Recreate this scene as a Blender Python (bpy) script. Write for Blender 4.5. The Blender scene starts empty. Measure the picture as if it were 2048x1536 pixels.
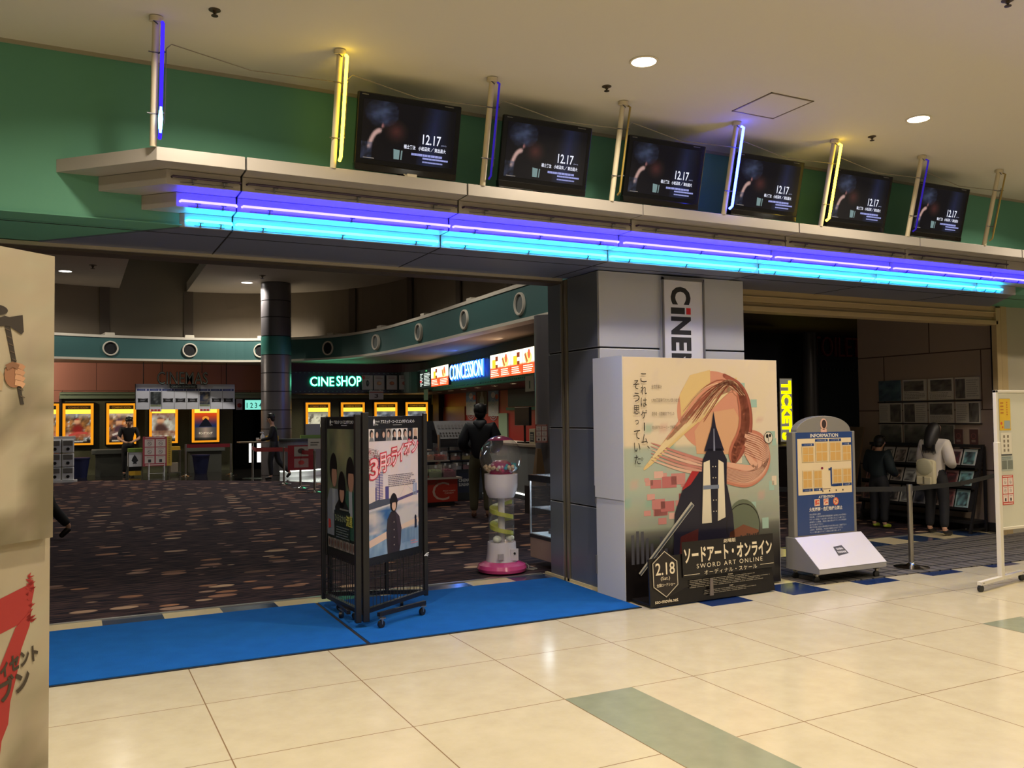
import bpy, bmesh, math, random
from mathutils import Vector, Matrix
random.seed(7)
SC = bpy.context.scene
COL = SC.collection
PI = math.pi

# ------------------------------------------------------------------ camera
CAM = Vector((-0.68682, -5.20469, 1.59444))
YAW, PITCH, ROLL = 0.468421, 0.0358372, -0.0114759
_f = Vector((math.sin(YAW)*math.cos(PITCH), math.cos(YAW)*math.cos(PITCH), math.sin(PITCH)))
_r = Vector((math.cos(YAW), -math.sin(YAW), 0))
_u = _r.cross(_f)
_r2 = math.cos(ROLL)*_r + math.sin(ROLL)*_u
_u2 = -math.sin(ROLL)*_r + math.cos(ROLL)*_u
cd = bpy.data.cameras.new('camera'); cam = bpy.data.objects.new('camera', cd); COL.objects.link(cam)
cd.sensor_fit = 'HORIZONTAL'; cd.sensor_width = 36.0; cd.lens = 1748.74/2048*36
cd.clip_start = 0.05; cd.clip_end = 200
cam.matrix_world = Matrix(((_r2.x, _u2.x, -_f.x, CAM.x), (_r2.y, _u2.y, -_f.y, CAM.y), (_r2.z, _u2.z, -_f.z, CAM.z), (0, 0, 0, 1)))
SC.camera = cam

# ------------------------------------------------------------------ world, view, lamps
SC.view_settings.view_transform = 'Standard'
SC.view_settings.look = 'None'
SC.view_settings.gamma = 1.0
SC.view_settings.use_curve_mapping = False
SC.view_settings.exposure = 0.0
w = bpy.data.worlds.new('mall_ambient'); SC.world = w; w.use_nodes = True
w.node_tree.nodes['Background'].inputs[0].default_value = (1.0, 0.86, 0.68, 1)
w.node_tree.nodes['Background'].inputs[1].default_value = 0.16
WARM = (1.0, 0.86, 0.66)
COOL = (1.0, 0.93, 0.83)
def lamp(name, loc, power, color, size=0.16, spread=170, shape='DISK', rot=(0, 0, 0), size_y=None):
    d = bpy.data.lights.new(name, 'AREA'); d.energy = power; d.color = color; d.shape = shape; d.size = size
    if size_y: d.size_y = size_y
    d.spread = math.radians(spread)
    o = bpy.data.objects.new(name, d); o.location = loc; o.rotation_euler = rot; COL.objects.link(o)
    return o
def spot(name, loc, power, color, angle=110, blend=0.6, radius=0.07, target=None):
    d = bpy.data.lights.new(name, 'SPOT'); d.energy = power; d.color = color; d.spot_size = math.radians(angle); d.spot_blend = blend
    d.shadow_soft_size = radius
    o = bpy.data.objects.new(name, d); o.location = loc; COL.objects.link(o)
    if target is not None:
        o.rotation_euler = (Vector(target)-Vector(loc)).to_track_quat('-Z', 'Y').to_euler()
    return o
CEIL = 4.03
HALL = [(2.84, -0.31), (5.62, -0.31), (0.06, -0.31), (-2.72, -0.31), (8.4, -0.31), (11.2, -0.31),
        (0.06, -3.1), (2.84, -3.1), (5.62, -3.1), (8.4, -3.1), (-2.72, -3.1), (0.06, -6.0), (2.84, -6.0)]
for x, y in HALL:
    lamp('hall_downlight_lamp', (x, y, CEIL-0.012), 50, WARM, 0.17, 150)
LOBBY = [(-0.81, 19.82), (3.75, 20.02), (5.0, 14.6), (4.9, 10.4), (4.7, 6.6), (0.2, 13.0), (-0.6, 7.5)]
LPOW = [120, 330, 70, 90, 80, 80, 80]
for (x, y), p in zip(LOBBY, LPOW):
    spot('lobby_downlight_lamp', (x, y, 5.38), p*1.5, COOL, 150, 0.5, 0.08)

# ------------------------------------------------------------------ materials
def lin(c):
    c = c/255.0
    return c/12.92 if c <= 0.04045 else ((c+0.055)/1.055)**2.4
def L(rgb): return tuple(lin(v) for v in rgb)+(1.0,)
MATS = {}
def mat(name, rgb, rough=0.5, metal=0.0, emit=None, es=0.0, spec=0.5, noise=0.0, nscale=8.0, bump=0.0, bscale=40.0, coat=0.0, alpha=None):
    if name in MATS: return MATS[name]
    m = bpy.data.materials.new(name); m.use_nodes = True
    nt = m.node_tree; b = nt.nodes['Principled BSDF']
    b.inputs['Base Color'].default_value = L(rgb); b.inputs['Roughness'].default_value = rough; b.inputs['Metallic'].default_value = metal
    b.inputs['Specular IOR Level'].default_value = spec
    b.inputs['Coat Weight'].default_value = coat
    if emit is not None:
        b.inputs['Emission Color'].default_value = (emit[0], emit[1], emit[2], 1); b.inputs['Emission Strength'].default_value = es
    if noise or bump:
        tc = nt.nodes.new('ShaderNodeTexCoord')
    if noise:
        n = nt.nodes.new('ShaderNodeTexNoise'); n.inputs['Scale'].default_value = nscale; n.inputs['Detail'].default_value = 5
        nt.links.new(tc.outputs['Object'], n.inputs['Vector'])
        mx = nt.nodes.new('ShaderNodeMix'); mx.data_type = 'RGBA'
        a = L(rgb); k = 1-noise; k2 = 1+noise*0.6
        mx.inputs[6].default_value = (a[0]*k, a[1]*k, a[2]*k, 1); mx.inputs[7].default_value = (min(1, a[0]*k2), min(1, a[1]*k2), min(1, a[2]*k2), 1)
        nt.links.new(n.outputs['Fac'], mx.inputs[0]); nt.links.new(mx.outputs[2], b.inputs['Base Color'])
    if bump:
        n2 = nt.nodes.new('ShaderNodeTexNoise'); n2.inputs['Scale'].default_value = bscale; n2.inputs['Detail'].default_value = 4
        nt.links.new(tc.outputs['Object'], n2.inputs['Vector'])
        bp = nt.nodes.new('ShaderNodeBump'); bp.inputs['Strength'].default_value = bump; bp.inputs['Distance'].default_value = 0.01
        nt.links.new(n2.outputs['Fac'], bp.inputs['Height']); nt.links.new(bp.outputs['Normal'], b.inputs['Normal'])
    MATS[name] = m
    return m
def glow(name, rgb, strength):
    if name in MATS: return MATS[name]
    m = bpy.data.materials.new(name); m.use_nodes = True
    nt = m.node_tree; nt.nodes.remove(nt.nodes['Principled BSDF'])
    e = nt.nodes.new('ShaderNodeEmission'); e.inputs[0].default_value = (rgb[0], rgb[1], rgb[2], 1); e.inputs[1].default_value = strength
    nt.links.new(e.outputs[0], nt.nodes['Material Output'].inputs[0]); MATS[name] = m
    return m
def printmat(name, rough=0.5, es=0.0, coat=0.0, base=1.0):
    if name in MATS: return MATS[name]
    m = bpy.data.materials.new(name); m.use_nodes = True
    nt = m.node_tree; b = nt.nodes['Principled BSDF']
    a = nt.nodes.new('ShaderNodeAttribute'); a.attribute_name = 'Col'
    b.inputs['Roughness'].default_value = rough; b.inputs['Coat Weight'].default_value = coat
    nt.links.new(a.outputs['Color'], b.inputs['Base Color'])
    if es:
        b.inputs['Base Color'].default_value = (0.012, 0.012, 0.012, 1); b.inputs['Specular IOR Level'].default_value = 0.2
        nt.links.remove(b.inputs['Base Color'].links[0])
        nt.links.new(a.outputs['Color'], b.inputs['Emission Color']); b.inputs['Emission Strength'].default_value = es
    MATS[name] = m
    return m
def glass(name, tint=(1, 1, 1), rough=0.0, mixf=0.12):
    if name in MATS: return MATS[name]
    m = bpy.data.materials.new(name); m.use_nodes = True
    nt = m.node_tree; nt.nodes.remove(nt.nodes['Principled BSDF'])
    t = nt.nodes.new('ShaderNodeBsdfTransparent'); t.inputs[0].default_value = (tint[0], tint[1], tint[2], 1)
    g = nt.nodes.new('ShaderNodeBsdfGlossy'); g.inputs['Roughness'].default_value = rough
    fr = nt.nodes.new('ShaderNodeLayerWeight'); fr.inputs[0].default_value = 0.25
    pw = nt.nodes.new('ShaderNodeMath'); pw.operation = 'POWER'; pw.inputs[1].default_value = 1.6; nt.links.new(fr.outputs['Facing'], pw.inputs[0])
    ad = nt.nodes.new('ShaderNodeMath'); ad.operation = 'MULTIPLY_ADD'; ad.inputs[1].default_value = 0.7; ad.inputs[2].default_value = mixf*0.45
    nt.links.new(pw.outputs[0], ad.inputs[0])
    df = nt.nodes.new('ShaderNodeBsdfDiffuse'); df.inputs[0].default_value = (.75, .75, .76, 1); m2 = nt.nodes.new('ShaderNodeMixShader'); m2.inputs[0].default_value = mixf*0.5
    nt.links.new(t.outputs[0], m2.inputs[1]); nt.links.new(df.outputs[0], m2.inputs[2]); t = m2
    mx = nt.nodes.new('ShaderNodeMixShader')
    nt.links.new(ad.outputs[0], mx.inputs[0]); nt.links.new(t.outputs[0], mx.inputs[1]); nt.links.new(g.outputs[0], mx.inputs[2])
    nt.links.new(mx.outputs[0], nt.nodes['Material Output'].inputs[0]); MATS[name] = m
    return m

# ------------------------------------------------------------------ objects and mesh building
WM = {}
def tag(o, label=None, cat=None, group=None, kind=None):
    if label: o['label'] = label
    if cat: o['category'] = cat
    if group: o['group'] = group
    if kind: o['kind'] = kind
    return o
def thing(name, label, cat, loc=(0, 0, 0), rz=0.0, group=None):
    o = bpy.data.objects.new(name, None); COL.objects.link(o); o.empty_display_size = 0.1
    o.location = loc; o.rotation_euler = (0, 0, rz)
    WM[o] = Matrix.Translation(loc) @ Matrix.Rotation(rz, 4, 'Z')
    return tag(o, label, cat, group)
def dup(root, loc, rz, label, group=None):
    r = root.copy(); COL.objects.link(r); r.location = loc; r.rotation_euler = (0, 0, rz); r['label'] = label
    if group: r['group'] = group
    for ch in list(root.children):
        c = ch.copy(); COL.objects.link(c); c.parent = r
        for g in list(ch.children):
            d = g.copy(); COL.objects.link(d); d.parent = c
    return r
class MB:
    def __init__(s): s.v = []; s.f = []; s.m = []; s.mi = 0
    def add(s, vs, fs):
        o = len(s.v); s.v += [tuple(p) for p in vs]
        for f in fs: s.f.append([i+o for i in f]); s.m.append(s.mi)
        return s
    def box(s, x0, x1, y0, y1, z0, z1):
        vs = [(x0, y0, z0), (x1, y0, z0), (x1, y1, z0), (x0, y1, z0), (x0, y0, z1), (x1, y0, z1), (x1, y1, z1), (x0, y1, z1)]
        return s.add(vs, [(0, 3, 2, 1), (4, 5, 6, 7), (0, 1, 5, 4), (1, 2, 6, 5), (2, 3, 7, 6), (3, 0, 4, 7)])
    def hexa(s, lo, hi):
        vs = list(lo)+list(hi); n = len(lo)
        return s.add(vs, [tuple(range(n-1, -1, -1)), tuple(range(n, 2*n))]+[(i, (i+1) % n, n+(i+1) % n, n+i) for i in range(n)])
    def prism(s, pts, z0, z1):
        return s.hexa([(p[0], p[1], z0) for p in pts], [(p[0], p[1], z1) for p in pts])
    def bar(s, p0, p1, wdt, hgt=None, up=(0, 0, 1)):
        hgt = hgt or wdt; p0 = Vector(p0); p1 = Vector(p1); d = (p1-p0).normalized(); up = Vector(up)
        if abs(d.dot(up)) > 0.98: up = Vector((0, 1, 0))
        a = d.cross(up).normalized(); b = a.cross(d)
        q = [a*wdt/2*i+b*hgt/2*j for i, j in ((-1, -1), (1, -1), (1, 1), (-1, 1))]
        return s.hexa([p0+x for x in q], [p1+x for x in q])
    def tube(s, pts, r, n=10, closed=False, cap=True):
        pts = [Vector(p) for p in pts]; rings = []; k = len(pts); base = len(s.v)
        rr = r if isinstance(r, (list, tuple)) else [r]*k
        prev = None
        for i, p in enumerate(pts):
            if closed: d = pts[(i+1) % k]-pts[i-1]
            else: d = pts[min(i+1, k-1)]-pts[max(i-1, 0)]
            d.normalize()
            if prev is None:
                a = d.cross(Vector((0, 0, 1)))
                if a.length < 0.05: a = d.cross(Vector((0, 1, 0)))
            else: a = prev-d*prev.dot(d)
            a.normalize(); prev = a; b = d.cross(a)
            s.v += [tuple(p+(a*math.cos(t)+b*math.sin(t))*rr[i]) for t in [2*PI*j/n for j in range(n)]]
        for i in range(k if closed else k-1):
            i2 = (i+1) % k
            for j in range(n):
                s.f.append([base+i*n+j, base+i*n+(j+1) % n, base+i2*n+(j+1) % n, base+i2*n+j]); s.m.append(s.mi)
        if cap and not closed:
            s.f.append([base+j for j in range(n-1, -1, -1)]); s.m.append(s.mi)
            s.f.append([base+(k-1)*n+j for j in range(n)]); s.m.append(s.mi)
        return s
    def lathe(s, prof, c=(0, 0, 0), n=32, cap=True):
        base = len(s.v); k = len(prof)
        for r, z in prof:
            s.v += [(c[0]+r*math.cos(2*PI*j/n), c[1]+r*math.sin(2*PI*j/n), c[2]+z) for j in range(n)]
        for i in range(k-1):
            for j in range(n):
                s.f.append([base+i*n+j, base+i*n+(j+1) % n, base+(i+1)*n+(j+1) % n, base+(i+1)*n+j]); s.m.append(s.mi)
        if cap:
            s.f.append([base+j for j in range(n-1, -1, -1)]); s.m.append(s.mi)
            s.f.append([base+(k-1)*n+j for j in range(n)]); s.m.append(s.mi)
        return s
    def ball(s, c, r, n=12, k=8, sc=(1, 1, 1), t0=0.0, t1=PI):
        base = len(s.v)
        for i in range(k+1):
            t = t0+(t1-t0)*i/k
            for j in range(n):
                a = 2*PI*j/n
                s.v.append((c[0]+r*sc[0]*math.sin(t)*math.cos(a), c[1]+r*sc[1]*math.sin(t)*math.sin(a), c[2]+r*sc[2]*math.cos(t)))
        for i in range(k):
            for j in range(n):
                s.f.append([base+i*n+j, base+(i+1)*n+j, base+(i+1)*n+(j+1) % n, base+i*n+(j+1) % n]); s.m.append(s.mi)
        return s
    def quad(s, a, b, c, d): return s.add([a, b, c, d], [(0, 1, 2, 3)])
    def wall(s, pts, z0, z1, th=0.0, side=1):
        """upright ribbon along a plan polyline, thickness th to its left"""
        k = len(pts); P = [Vector((p[0], p[1])) for p in pts]; N = []
        for i in range(k):
            d = (P[min(i+1, k-1)]-P[max(i-1, 0)]).normalized(); N.append(Vector((-d.y, d.x))*side)
        Q = [P[i]+N[i]*th for i in range(k)]
        base = len(s.v)
        for i in range(k):
            s.v += [(P[i].x, P[i].y, z0), (P[i].x, P[i].y, z1), (Q[i].x, Q[i].y, z1), (Q[i].x, Q[i].y, z0)]
        for i in range(k-1):
            for j in range(4):
                s.f.append([base+4*i+j, base+4*(i+1)+j, base+4*(i+1)+(j+1) % 4, base+4*i+(j+1) % 4]); s.m.append(s.mi)
        s.f.append([base+3, base+2, base+1, base]); s.m.append(s.mi)
        e = base+4*(k-1); s.f.append([e, e+1, e+2, e+3]); s.m.append(s.mi)
        return s
    def xf(s, M):
        s.v = [tuple(M @ Vector(p)) for p in s.v]; return s
    def build(s, name, mats, parent=None, bevel=0.0, smooth=False, local=False, seg=2):
        me = bpy.data.meshes.new(name)
        vs = s.v
        r = parent
        while r is not None and r.parent is not None: r = r.parent
        if r is not None and not local:
            inv = WM[r].inverted(); vs = [tuple(inv @ Vector(p)) for p in vs]
        me.from_pydata(vs, [], s.f); me.polygons.foreach_set('material_index', s.m)
        for m in (mats if isinstance(mats, (list, tuple)) else [mats]): me.materials.append(m)
        bm = bmesh.new(); bm.from_mesh(me)
        bmesh.ops.recalc_face_normals(bm, faces=bm.faces)
        if bevel > 0:
            ed = [e for e in bm.edges if len(e.link_faces) == 2 and e.calc_face_angle(0) > 0.6]
            bmesh.ops.bevel(bm, geom=ed, offset=bevel, segments=seg, affect='EDGES', clamp_overlap=True, profile=0.5)
        bm.to_mesh(me); bm.free()
        if smooth:
            me.polygons.foreach_set('use_smooth', [True]*len(me.polygons))
            try: me.set_sharp_from_angle(angle=0.7)
            except Exception: pass
        o = bpy.data.objects.new(name, me); COL.objects.link(o)
        if parent is not None: o.parent = parent
        return o
def struct(name, mb, mats, parent=None, **k):
    o = mb.build(name, mats, parent, **k)
    if parent is None: o['kind'] = 'structure'
    return o

# ------------------------------------------------------------------ lettering (built-in font -> mesh outlines)
TXT = {}
def text_geo(body, bold=0.0, spacing=1.0):
    key = (body, bold, spacing)
    if key in TXT: return TXT[key]
    cu = bpy.data.curves.new('lettering', 'FONT'); cu.body = body; cu.size = 1.0; cu.offset = bold; cu.resolution_u = 3
    cu.space_character = spacing
    ob = bpy.data.objects.new('lettering', cu); COL.objects.link(ob)
    dg = bpy.context.evaluated_depsgraph_get(); ev = ob.evaluated_get(dg); me = ev.to_mesh()
    vs = [(v.co.x, v.co.y) for v in me.vertices]; fs = [list(p.vertices) for p in me.polygons]
    ev.to_mesh_clear(); bpy.data.objects.remove(ob); bpy.data.curves.remove(cu)
    if vs:
        bb = (min(p[0] for p in vs), min(p[1] for p in vs), max(p[0] for p in vs), max(p[1] for p in vs))
    else: bb = (0, 0, 1, 1)
    TXT[key] = (vs, fs, bb)
    return TXT[key]
def hsh(i, j, s=0):
    n = (i*374761393+j*668265263+s*1442695041) & 0xffffffff
    n = ((n ^ (n >> 13))*1274126177) & 0xffffffff
    return ((n ^ (n >> 16)) & 0xffff)/65535.0
def vnoise(x, y, s=0):
    i, j = math.floor(x), math.floor(y); a, b = x-i, y-j
    a = a*a*(3-2*a); b = b*b*(3-2*b)
    return (hsh(i, j, s)*(1-a)+hsh(i+1, j, s)*a)*(1-b)+(hsh(i, j+1, s)*(1-a)+hsh(i+1, j+1, s)*a)*b
def fbm(x, y, s=0): return 0.55*vnoise(x, y, s)+0.3*vnoise(2*x, 2*y, s+1)+0.15*vnoise(4*x, 4*y, s+2)
def mixc(a, b, t):
    t = max(0, min(1, t)); return tuple(a[i]*(1-t)+b[i]*t for i in range(3))
class Art:
    """flat printed artwork in a panel's own (u, v) metres"""
    def __init__(s): s.v = []; s.f = []; s.c = []
    def add(s, pts, fs, col, l):
        o = len(s.v); s.v += [(p[0], p[1], l) for p in pts]
        for f in fs: s.f.append([i+o for i in f]); s.c.append(col)
    def rect(s, u0, v0, u1, v1, col, l=1): s.add([(u0, v0), (u1, v0), (u1, v1), (u0, v1)], [(0, 1, 2, 3)], col, l); return s
    def poly(s, pts, col, l=1): s.add(pts, [tuple(range(len(pts)))], col, l); return s
    def ell(s, cu, cv, ru, rv, col, l=1, n=24, a0=0, a1=2*PI):
        s.poly([(cu+ru*math.cos(a0+(a1-a0)*i/n), cv+rv*math.sin(a0+(a1-a0)*i/n)) for i in range(n if a1-a0 > 6.2 else n+1)], col, l); return s
    def ring(s, cu, cv, r0, r1, col, l=1, n=28):
        p = []
        for i in range(n):
            a = 2*PI*i/n; p += [(cu+r0*math.cos(a), cv+r0*math.sin(a)), (cu+r1*math.cos(a), cv+r1*math.sin(a))]
        s.add(p, [(2*i, 2*i+1, (2*i+3) % (2*n), (2*i+2) % (2*n)) for i in range(n)], col, l); return s
    def stroke(s, pts, wd, col, l=1, sm=0):
        if sm:
            for _ in range(sm):
                q = [pts[0]]
                for a, b in zip(pts[:-1], pts[1:]):
                    q += [(a[0]*.75+b[0]*.25, a[1]*.75+b[1]*.25), (a[0]*.25+b[0]*.75, a[1]*.25+b[1]*.75)]
                pts = q+[pts[-1]]
        k = len(pts); ws = wd if callable(wd) else (lambda t: wd); p = []
        for i in range(k):
            a = pts[max(i-1, 0)]; b = pts[min(i+1, k-1)]; dx, dy = b[0]-a[0], b[1]-a[1]; d = math.hypot(dx, dy) or 1
            h = ws(i/(k-1))/2
            p += [(pts[i][0]-dy/d*h, pts[i][1]+dx/d*h), (pts[i][0]+dy/d*h, pts[i][1]-dx/d*h)]
        s.add(p, [(2*i, 2*i+1, 2*i+3, 2*i+2) for i in range(k-1)], col, l); return s
    def grid(s, u0, v0, u1, v1, n, m, fn, l=0):
        o = len(s.v); C = []
        for j in range(m+1):
            for i in range(n+1):
                s.v.append((u0+(u1-u0)*i/n, v0+(v1-v0)*j/m, l)); C.append(fn(min(max(i/n, .004), .996), min(max(j/m, .004), .996)))
        for j in range(m):
            for i in range(n):
                q = [j*(n+1)+i, j*(n+1)+i+1, (j+1)*(n+1)+i+1, (j+1)*(n+1)+i]; s.f.append([k+o for k in q]); s.c.append([C[k] for k in q])
        return s
    def text(s, body, box, col, l=2, bold=0.0, keep=False, rot=0.0, shear=0.0, spacing=1.0):
        """fit lettering into box (u0, v0, u1, v1); keep=True keeps its proportions (height rules)"""
        vs, fs, bb = text_geo(body, bold, spacing)
        if not vs: return s
        W, H = max(bb[2]-bb[0], 1e-6), max(bb[3]-bb[1], 1e-6)
        sx, sy = (box[2]-box[0])/W, (box[3]-box[1])/H
        cu, cv = (box[0]+box[2])/2, (box[1]+box[3])/2
        if keep: sx = sy = min(sx, sy)
        ca, sa = math.cos(rot), math.sin(rot); p = []
        for x, y in vs:
            a = (x-(bb[0]+bb[2])/2)*sx; b = (y-(bb[1]+bb[3])/2)*sy; a += shear*b
            p.append((cu+a*ca-b*sa, cv+a*sa+b*ca))
        s.add(p, fs, col, l); return s
    def fine(s, u0, v0, u1, v1, rows, col, l=2, seed=0, dens=0.75):
        """illegible small print as broken dashes"""
        h = (v1-v0)/rows
        for r in range(rows):
            u = u0+(u1-u0)*0.02*hsh(r, 1, seed); v = v1-(r+1)*h; e = u1-(u1-u0)*0.3*hsh(r, 2, seed); k = 0
            while u < e:
                d = (u1-u0)*(0.03+0.08*hsh(r, k, seed+5)); s.rect(u, v+h*.3, min(u+d*dens, e), v+h*.75, col, l); u += d; k += 1
        return s
    def build(s, name, parent, o, U, V, m, step=0.0008, base=0.001, local=False):
        o = Vector(o); U = Vector(U).normalized(); V = Vector(V).normalized(); N = U.cross(V)
        vs = [tuple(o+U*a+V*b+N*(base+step*l)) for a, b, l in s.v]
        r = parent
        while r is not None and r.parent is not None: r = r.parent
        if r is not None and not local:
            inv = WM[r].inverted(); vs = [tuple(inv @ Vector(p)) for p in vs]
        me = bpy.data.meshes.new(name); me.from_pydata(vs, [], s.f); me.materials.append(m)
        at = me.color_attributes.new('Col', 'FLOAT_COLOR', 'CORNER'); buf = []
        cache = {}
        for p, c in zip(s.f, s.c):
            for q in (c if isinstance(c, list) else [c]*len(p)):
                if q not in cache: cache[q] = list(L(q))
                buf += cache[q]
        at.data.foreach_set('color', buf)
        ob = bpy.data.objects.new(name, me); COL.objects.link(ob)
        if parent is not None: ob.parent = parent
        return ob
def text_mb(mb, body, box, o, U, V, depth=0.0, bold=0.0, keep=False):
    """lettering as solid faces in a mesh builder (front and, with depth, sides)"""
    vs, fs, bb = text_geo(body, bold); o = Vector(o); U = Vector(U); V = Vector(V); N = U.cross(V)
    sx, sy = (box[2]-box[0])/(bb[2]-bb[0]), (box[3]-box[1])/(bb[3]-bb[1])
    if keep: sx = sy = min(sx, sy)
    cu, cv = (box[0]+box[2])/2, (box[1]+box[3])/2
    P = [o+U*(cu+(x-(bb[0]+bb[2])/2)*sx)+V*(cv+(y-(bb[1]+bb[3])/2)*sy) for x, y in vs]
    if not depth: return mb.add(P, fs)
    n = len(P); ed = {}
    for f in fs:
        for a, b in zip(f, f[1:]+f[:1]): ed[(min(a, b), max(a, b))] = ed.get((min(a, b), max(a, b)), 0)+1
    F = [list(f) for f in fs]
    Q = [p+N*depth for p in P]
    F = [[i for i in reversed(f)] for f in fs]+[[i+n for i in f] for f in fs]+[[a, b, b+n, a+n] for (a, b), k in ed.items() if k == 1]
    return mb.add(P+Q, F)
def smooth_curve(pts, n=6):
    out = []; k = len(pts)
    for i in range(k-1):
        p0, p1, p2, p3 = pts[max(i-1, 0)], pts[i], pts[i+1], pts[min(i+2, k-1)]
        for j in range(n):
            t = j/n
            out.append(tuple(0.5*((2*p1[d])+(-p0[d]+p2[d])*t+(2*p0[d]-5*p1[d]+4*p2[d]-p3[d])*t*t+(-p0[d]+3*p1[d]-3*p2[d]+p3[d])*t**3) for d in range(len(p1))))
    out.append(tuple(pts[-1])); return out
PRINT = printmat('printed_paper', 0.55)
GLOSSPRINT = printmat('glossy_print', 0.3, coat=0.3)
BACKLIT = printmat('backlit_print', 0.3, es=1.1)
SCREEN = printmat('screen_picture', 0.2, es=1.0)
BLACK = mat('black_metal', (20, 20, 22), 0.4)
BLACKP = mat('black_plastic', (14, 14, 15), 0.35)
WHITE = mat('white_plastic', (225, 225, 225), 0.4)
STEEL = mat('brushed_steel', (170, 165, 155), 0.3, 1.0)
DARKG = mat('dark_grey_panel', (70, 72, 76), 0.45)
# ================================================================== the hall: floor, ceiling, facade
def tile_floor():
    m = bpy.data.materials.new('cream_floor_tile'); m.use_nodes = True; nt = m.node_tree; b = nt.nodes['Principled BSDF']
    tc = nt.nodes.new('ShaderNodeTexCoord'); sp = nt.nodes.new('ShaderNodeSeparateXYZ'); nt.links.new(tc.outputs['Object'], sp.inputs[0])
    def line(axis):
        d = nt.nodes.new('ShaderNodeMath'); d.operation = 'MULTIPLY'; d.inputs[1].default_value = 1/0.9; nt.links.new(sp.outputs[axis], d.inputs[0])
        r = nt.nodes.new('ShaderNodeMath'); r.operation = 'PINGPONG'; r.inputs[1].default_value = 0.5; nt.links.new(d.outputs[0], r.inputs[0])
        g = nt.nodes.new('ShaderNodeMath'); g.operation = 'LESS_THAN'; g.inputs[1].default_value = 0.0036; nt.links.new(r.outputs[0], g.inputs[0])
        return g
    gx, gy = line(0), line(1)
    mx = nt.nodes.new('ShaderNodeMath'); mx.operation = 'MAXIMUM'; nt.links.new(gx.outputs[0], mx.inputs[0]); nt.links.new(gy.outputs[0], mx.inputs[1])
    n = nt.nodes.new('ShaderNodeTexNoise'); n.inputs['Scale'].default_value = 5.0; n.inputs['Detail'].default_value = 8; n.inputs['Roughness'].default_value = 0.65; nt.links.new(tc.outputs['Object'], n.inputs['Vector'])
    cr = nt.nodes.new('ShaderNodeMix'); cr.data_type = 'RGBA'; cr.inputs[6].default_value = L((180, 168, 138)); cr.inputs[7].default_value = L((206, 196, 166)); nt.links.new(n.outputs['Fac'], cr.inputs[0])
    c2 = nt.nodes.new('ShaderNodeMix'); c2.data_type = 'RGBA'; c2.inputs[7].default_value = L((132, 108, 78)); nt.links.new(cr.outputs[2], c2.inputs[6]); nt.links.new(mx.outputs[0], c2.inputs[0])
    nt.links.new(c2.outputs[2], b.inputs['Base Color'])
    b.inputs['Roughness'].default_value = 0.16; b.inputs['Specular IOR Level'].default_value = 0.35
    n2 = nt.nodes.new('ShaderNodeTexNoise'); n2.inputs['Scale'].default_value = 7.0; nt.links.new(tc.outputs['Object'], n2.inputs['Vector'])
    bp = nt.nodes.new('ShaderNodeBump'); bp.inputs['Strength'].default_value = 0.05; bp.inputs['Distance'].default_value = 0.02
    nt.links.new(n2.outputs['Fac'], bp.inputs['Height']); nt.links.new(bp.outputs['Normal'], b.inputs['Normal'])
    return m
def carpet():
    m = bpy.data.materials.new('pebble_carpet'); m.use_nodes = True; nt = m.node_tree; b = nt.nodes['Principled BSDF']
    tc = nt.nodes.new('ShaderNodeTexCoord')
    mp = nt.nodes.new('ShaderNodeMapping'); mp.inputs['Scale'].default_value = (2.7, 5.0, 1); mp.inputs['Rotation'].default_value = (0, 0, 0.05); nt.links.new(tc.outputs['Object'], mp.inputs['Vector'])
    v = nt.nodes.new('ShaderNodeTexVoronoi'); v.inputs['Scale'].default_value = 1.0; v.inputs['Randomness'].default_value = 0.85; nt.links.new(mp.outputs[0], v.inputs['Vector'])
    sep = nt.nodes.new('ShaderNodeSeparateColor'); nt.links.new(v.outputs['Color'], sep.inputs[0])
    rad = nt.nodes.new('ShaderNodeMapRange'); rad.inputs[3].default_value = 0.10; rad.inputs[4].default_value = 0.44; nt.links.new(sep.outputs[0], rad.inputs[0])
    lt = nt.nodes.new('ShaderNodeMath'); lt.operation = 'SUBTRACT'; nt.links.new(rad.outputs[0], lt.inputs[0]); nt.links.new(v.outputs['Distance'], lt.inputs[1])
    st = nt.nodes.new('ShaderNodeMapRange'); st.inputs[1].default_value = 0.0; st.inputs[2].default_value = 0.03; nt.links.new(lt.outputs[0], st.inputs[0])
    peb = nt.nodes.new('ShaderNodeValToRGB'); e = peb.color_ramp.elements
    e[0].color = L((92, 76, 72)); e[1].color = L((196, 166, 136)); x = e.new(0.4); x.color = L((168, 122, 94)); x = e.new(0.7); x.color = L((140, 112, 104))
    nt.links.new(sep.outputs[1], peb.inputs[0])
    # thin dark streaks between the pebbles
    mp2 = nt.nodes.new('ShaderNodeMapping'); mp2.inputs['Scale'].default_value = (2.5, 22, 1); nt.links.new(tc.outputs['Object'], mp2.inputs['Vector'])
    n = nt.nodes.new('ShaderNodeTexNoise'); n.inputs['Scale'].default_value = 1.4; n.inputs['Detail'].default_value = 3; nt.links.new(mp2.outputs[0], n.inputs['Vector'])
    gr = nt.nodes.new('ShaderNodeValToRGB'); g = gr.color_ramp.elements; g[0].position = 0.42; g[0].color = L((30, 30, 40)); g[1].position = 0.62; g[1].color = L((82, 64, 64))
    nt.links.new(n.outputs['Fac'], gr.inputs[0])
    mx = nt.nodes.new('ShaderNodeMix'); mx.data_type = 'RGBA'; nt.links.new(st.outputs[0], mx.inputs[0]); nt.links.new(gr.outputs[0], mx.inputs[6]); nt.links.new(peb.outputs[0], mx.inputs[7])
    nt.links.new(mx.outputs[2], b.inputs['Base Color']); b.inputs['Roughness'].default_value = 0.95; b.inputs['Specular IOR Level'].default_value = 0.1
    return m
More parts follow.
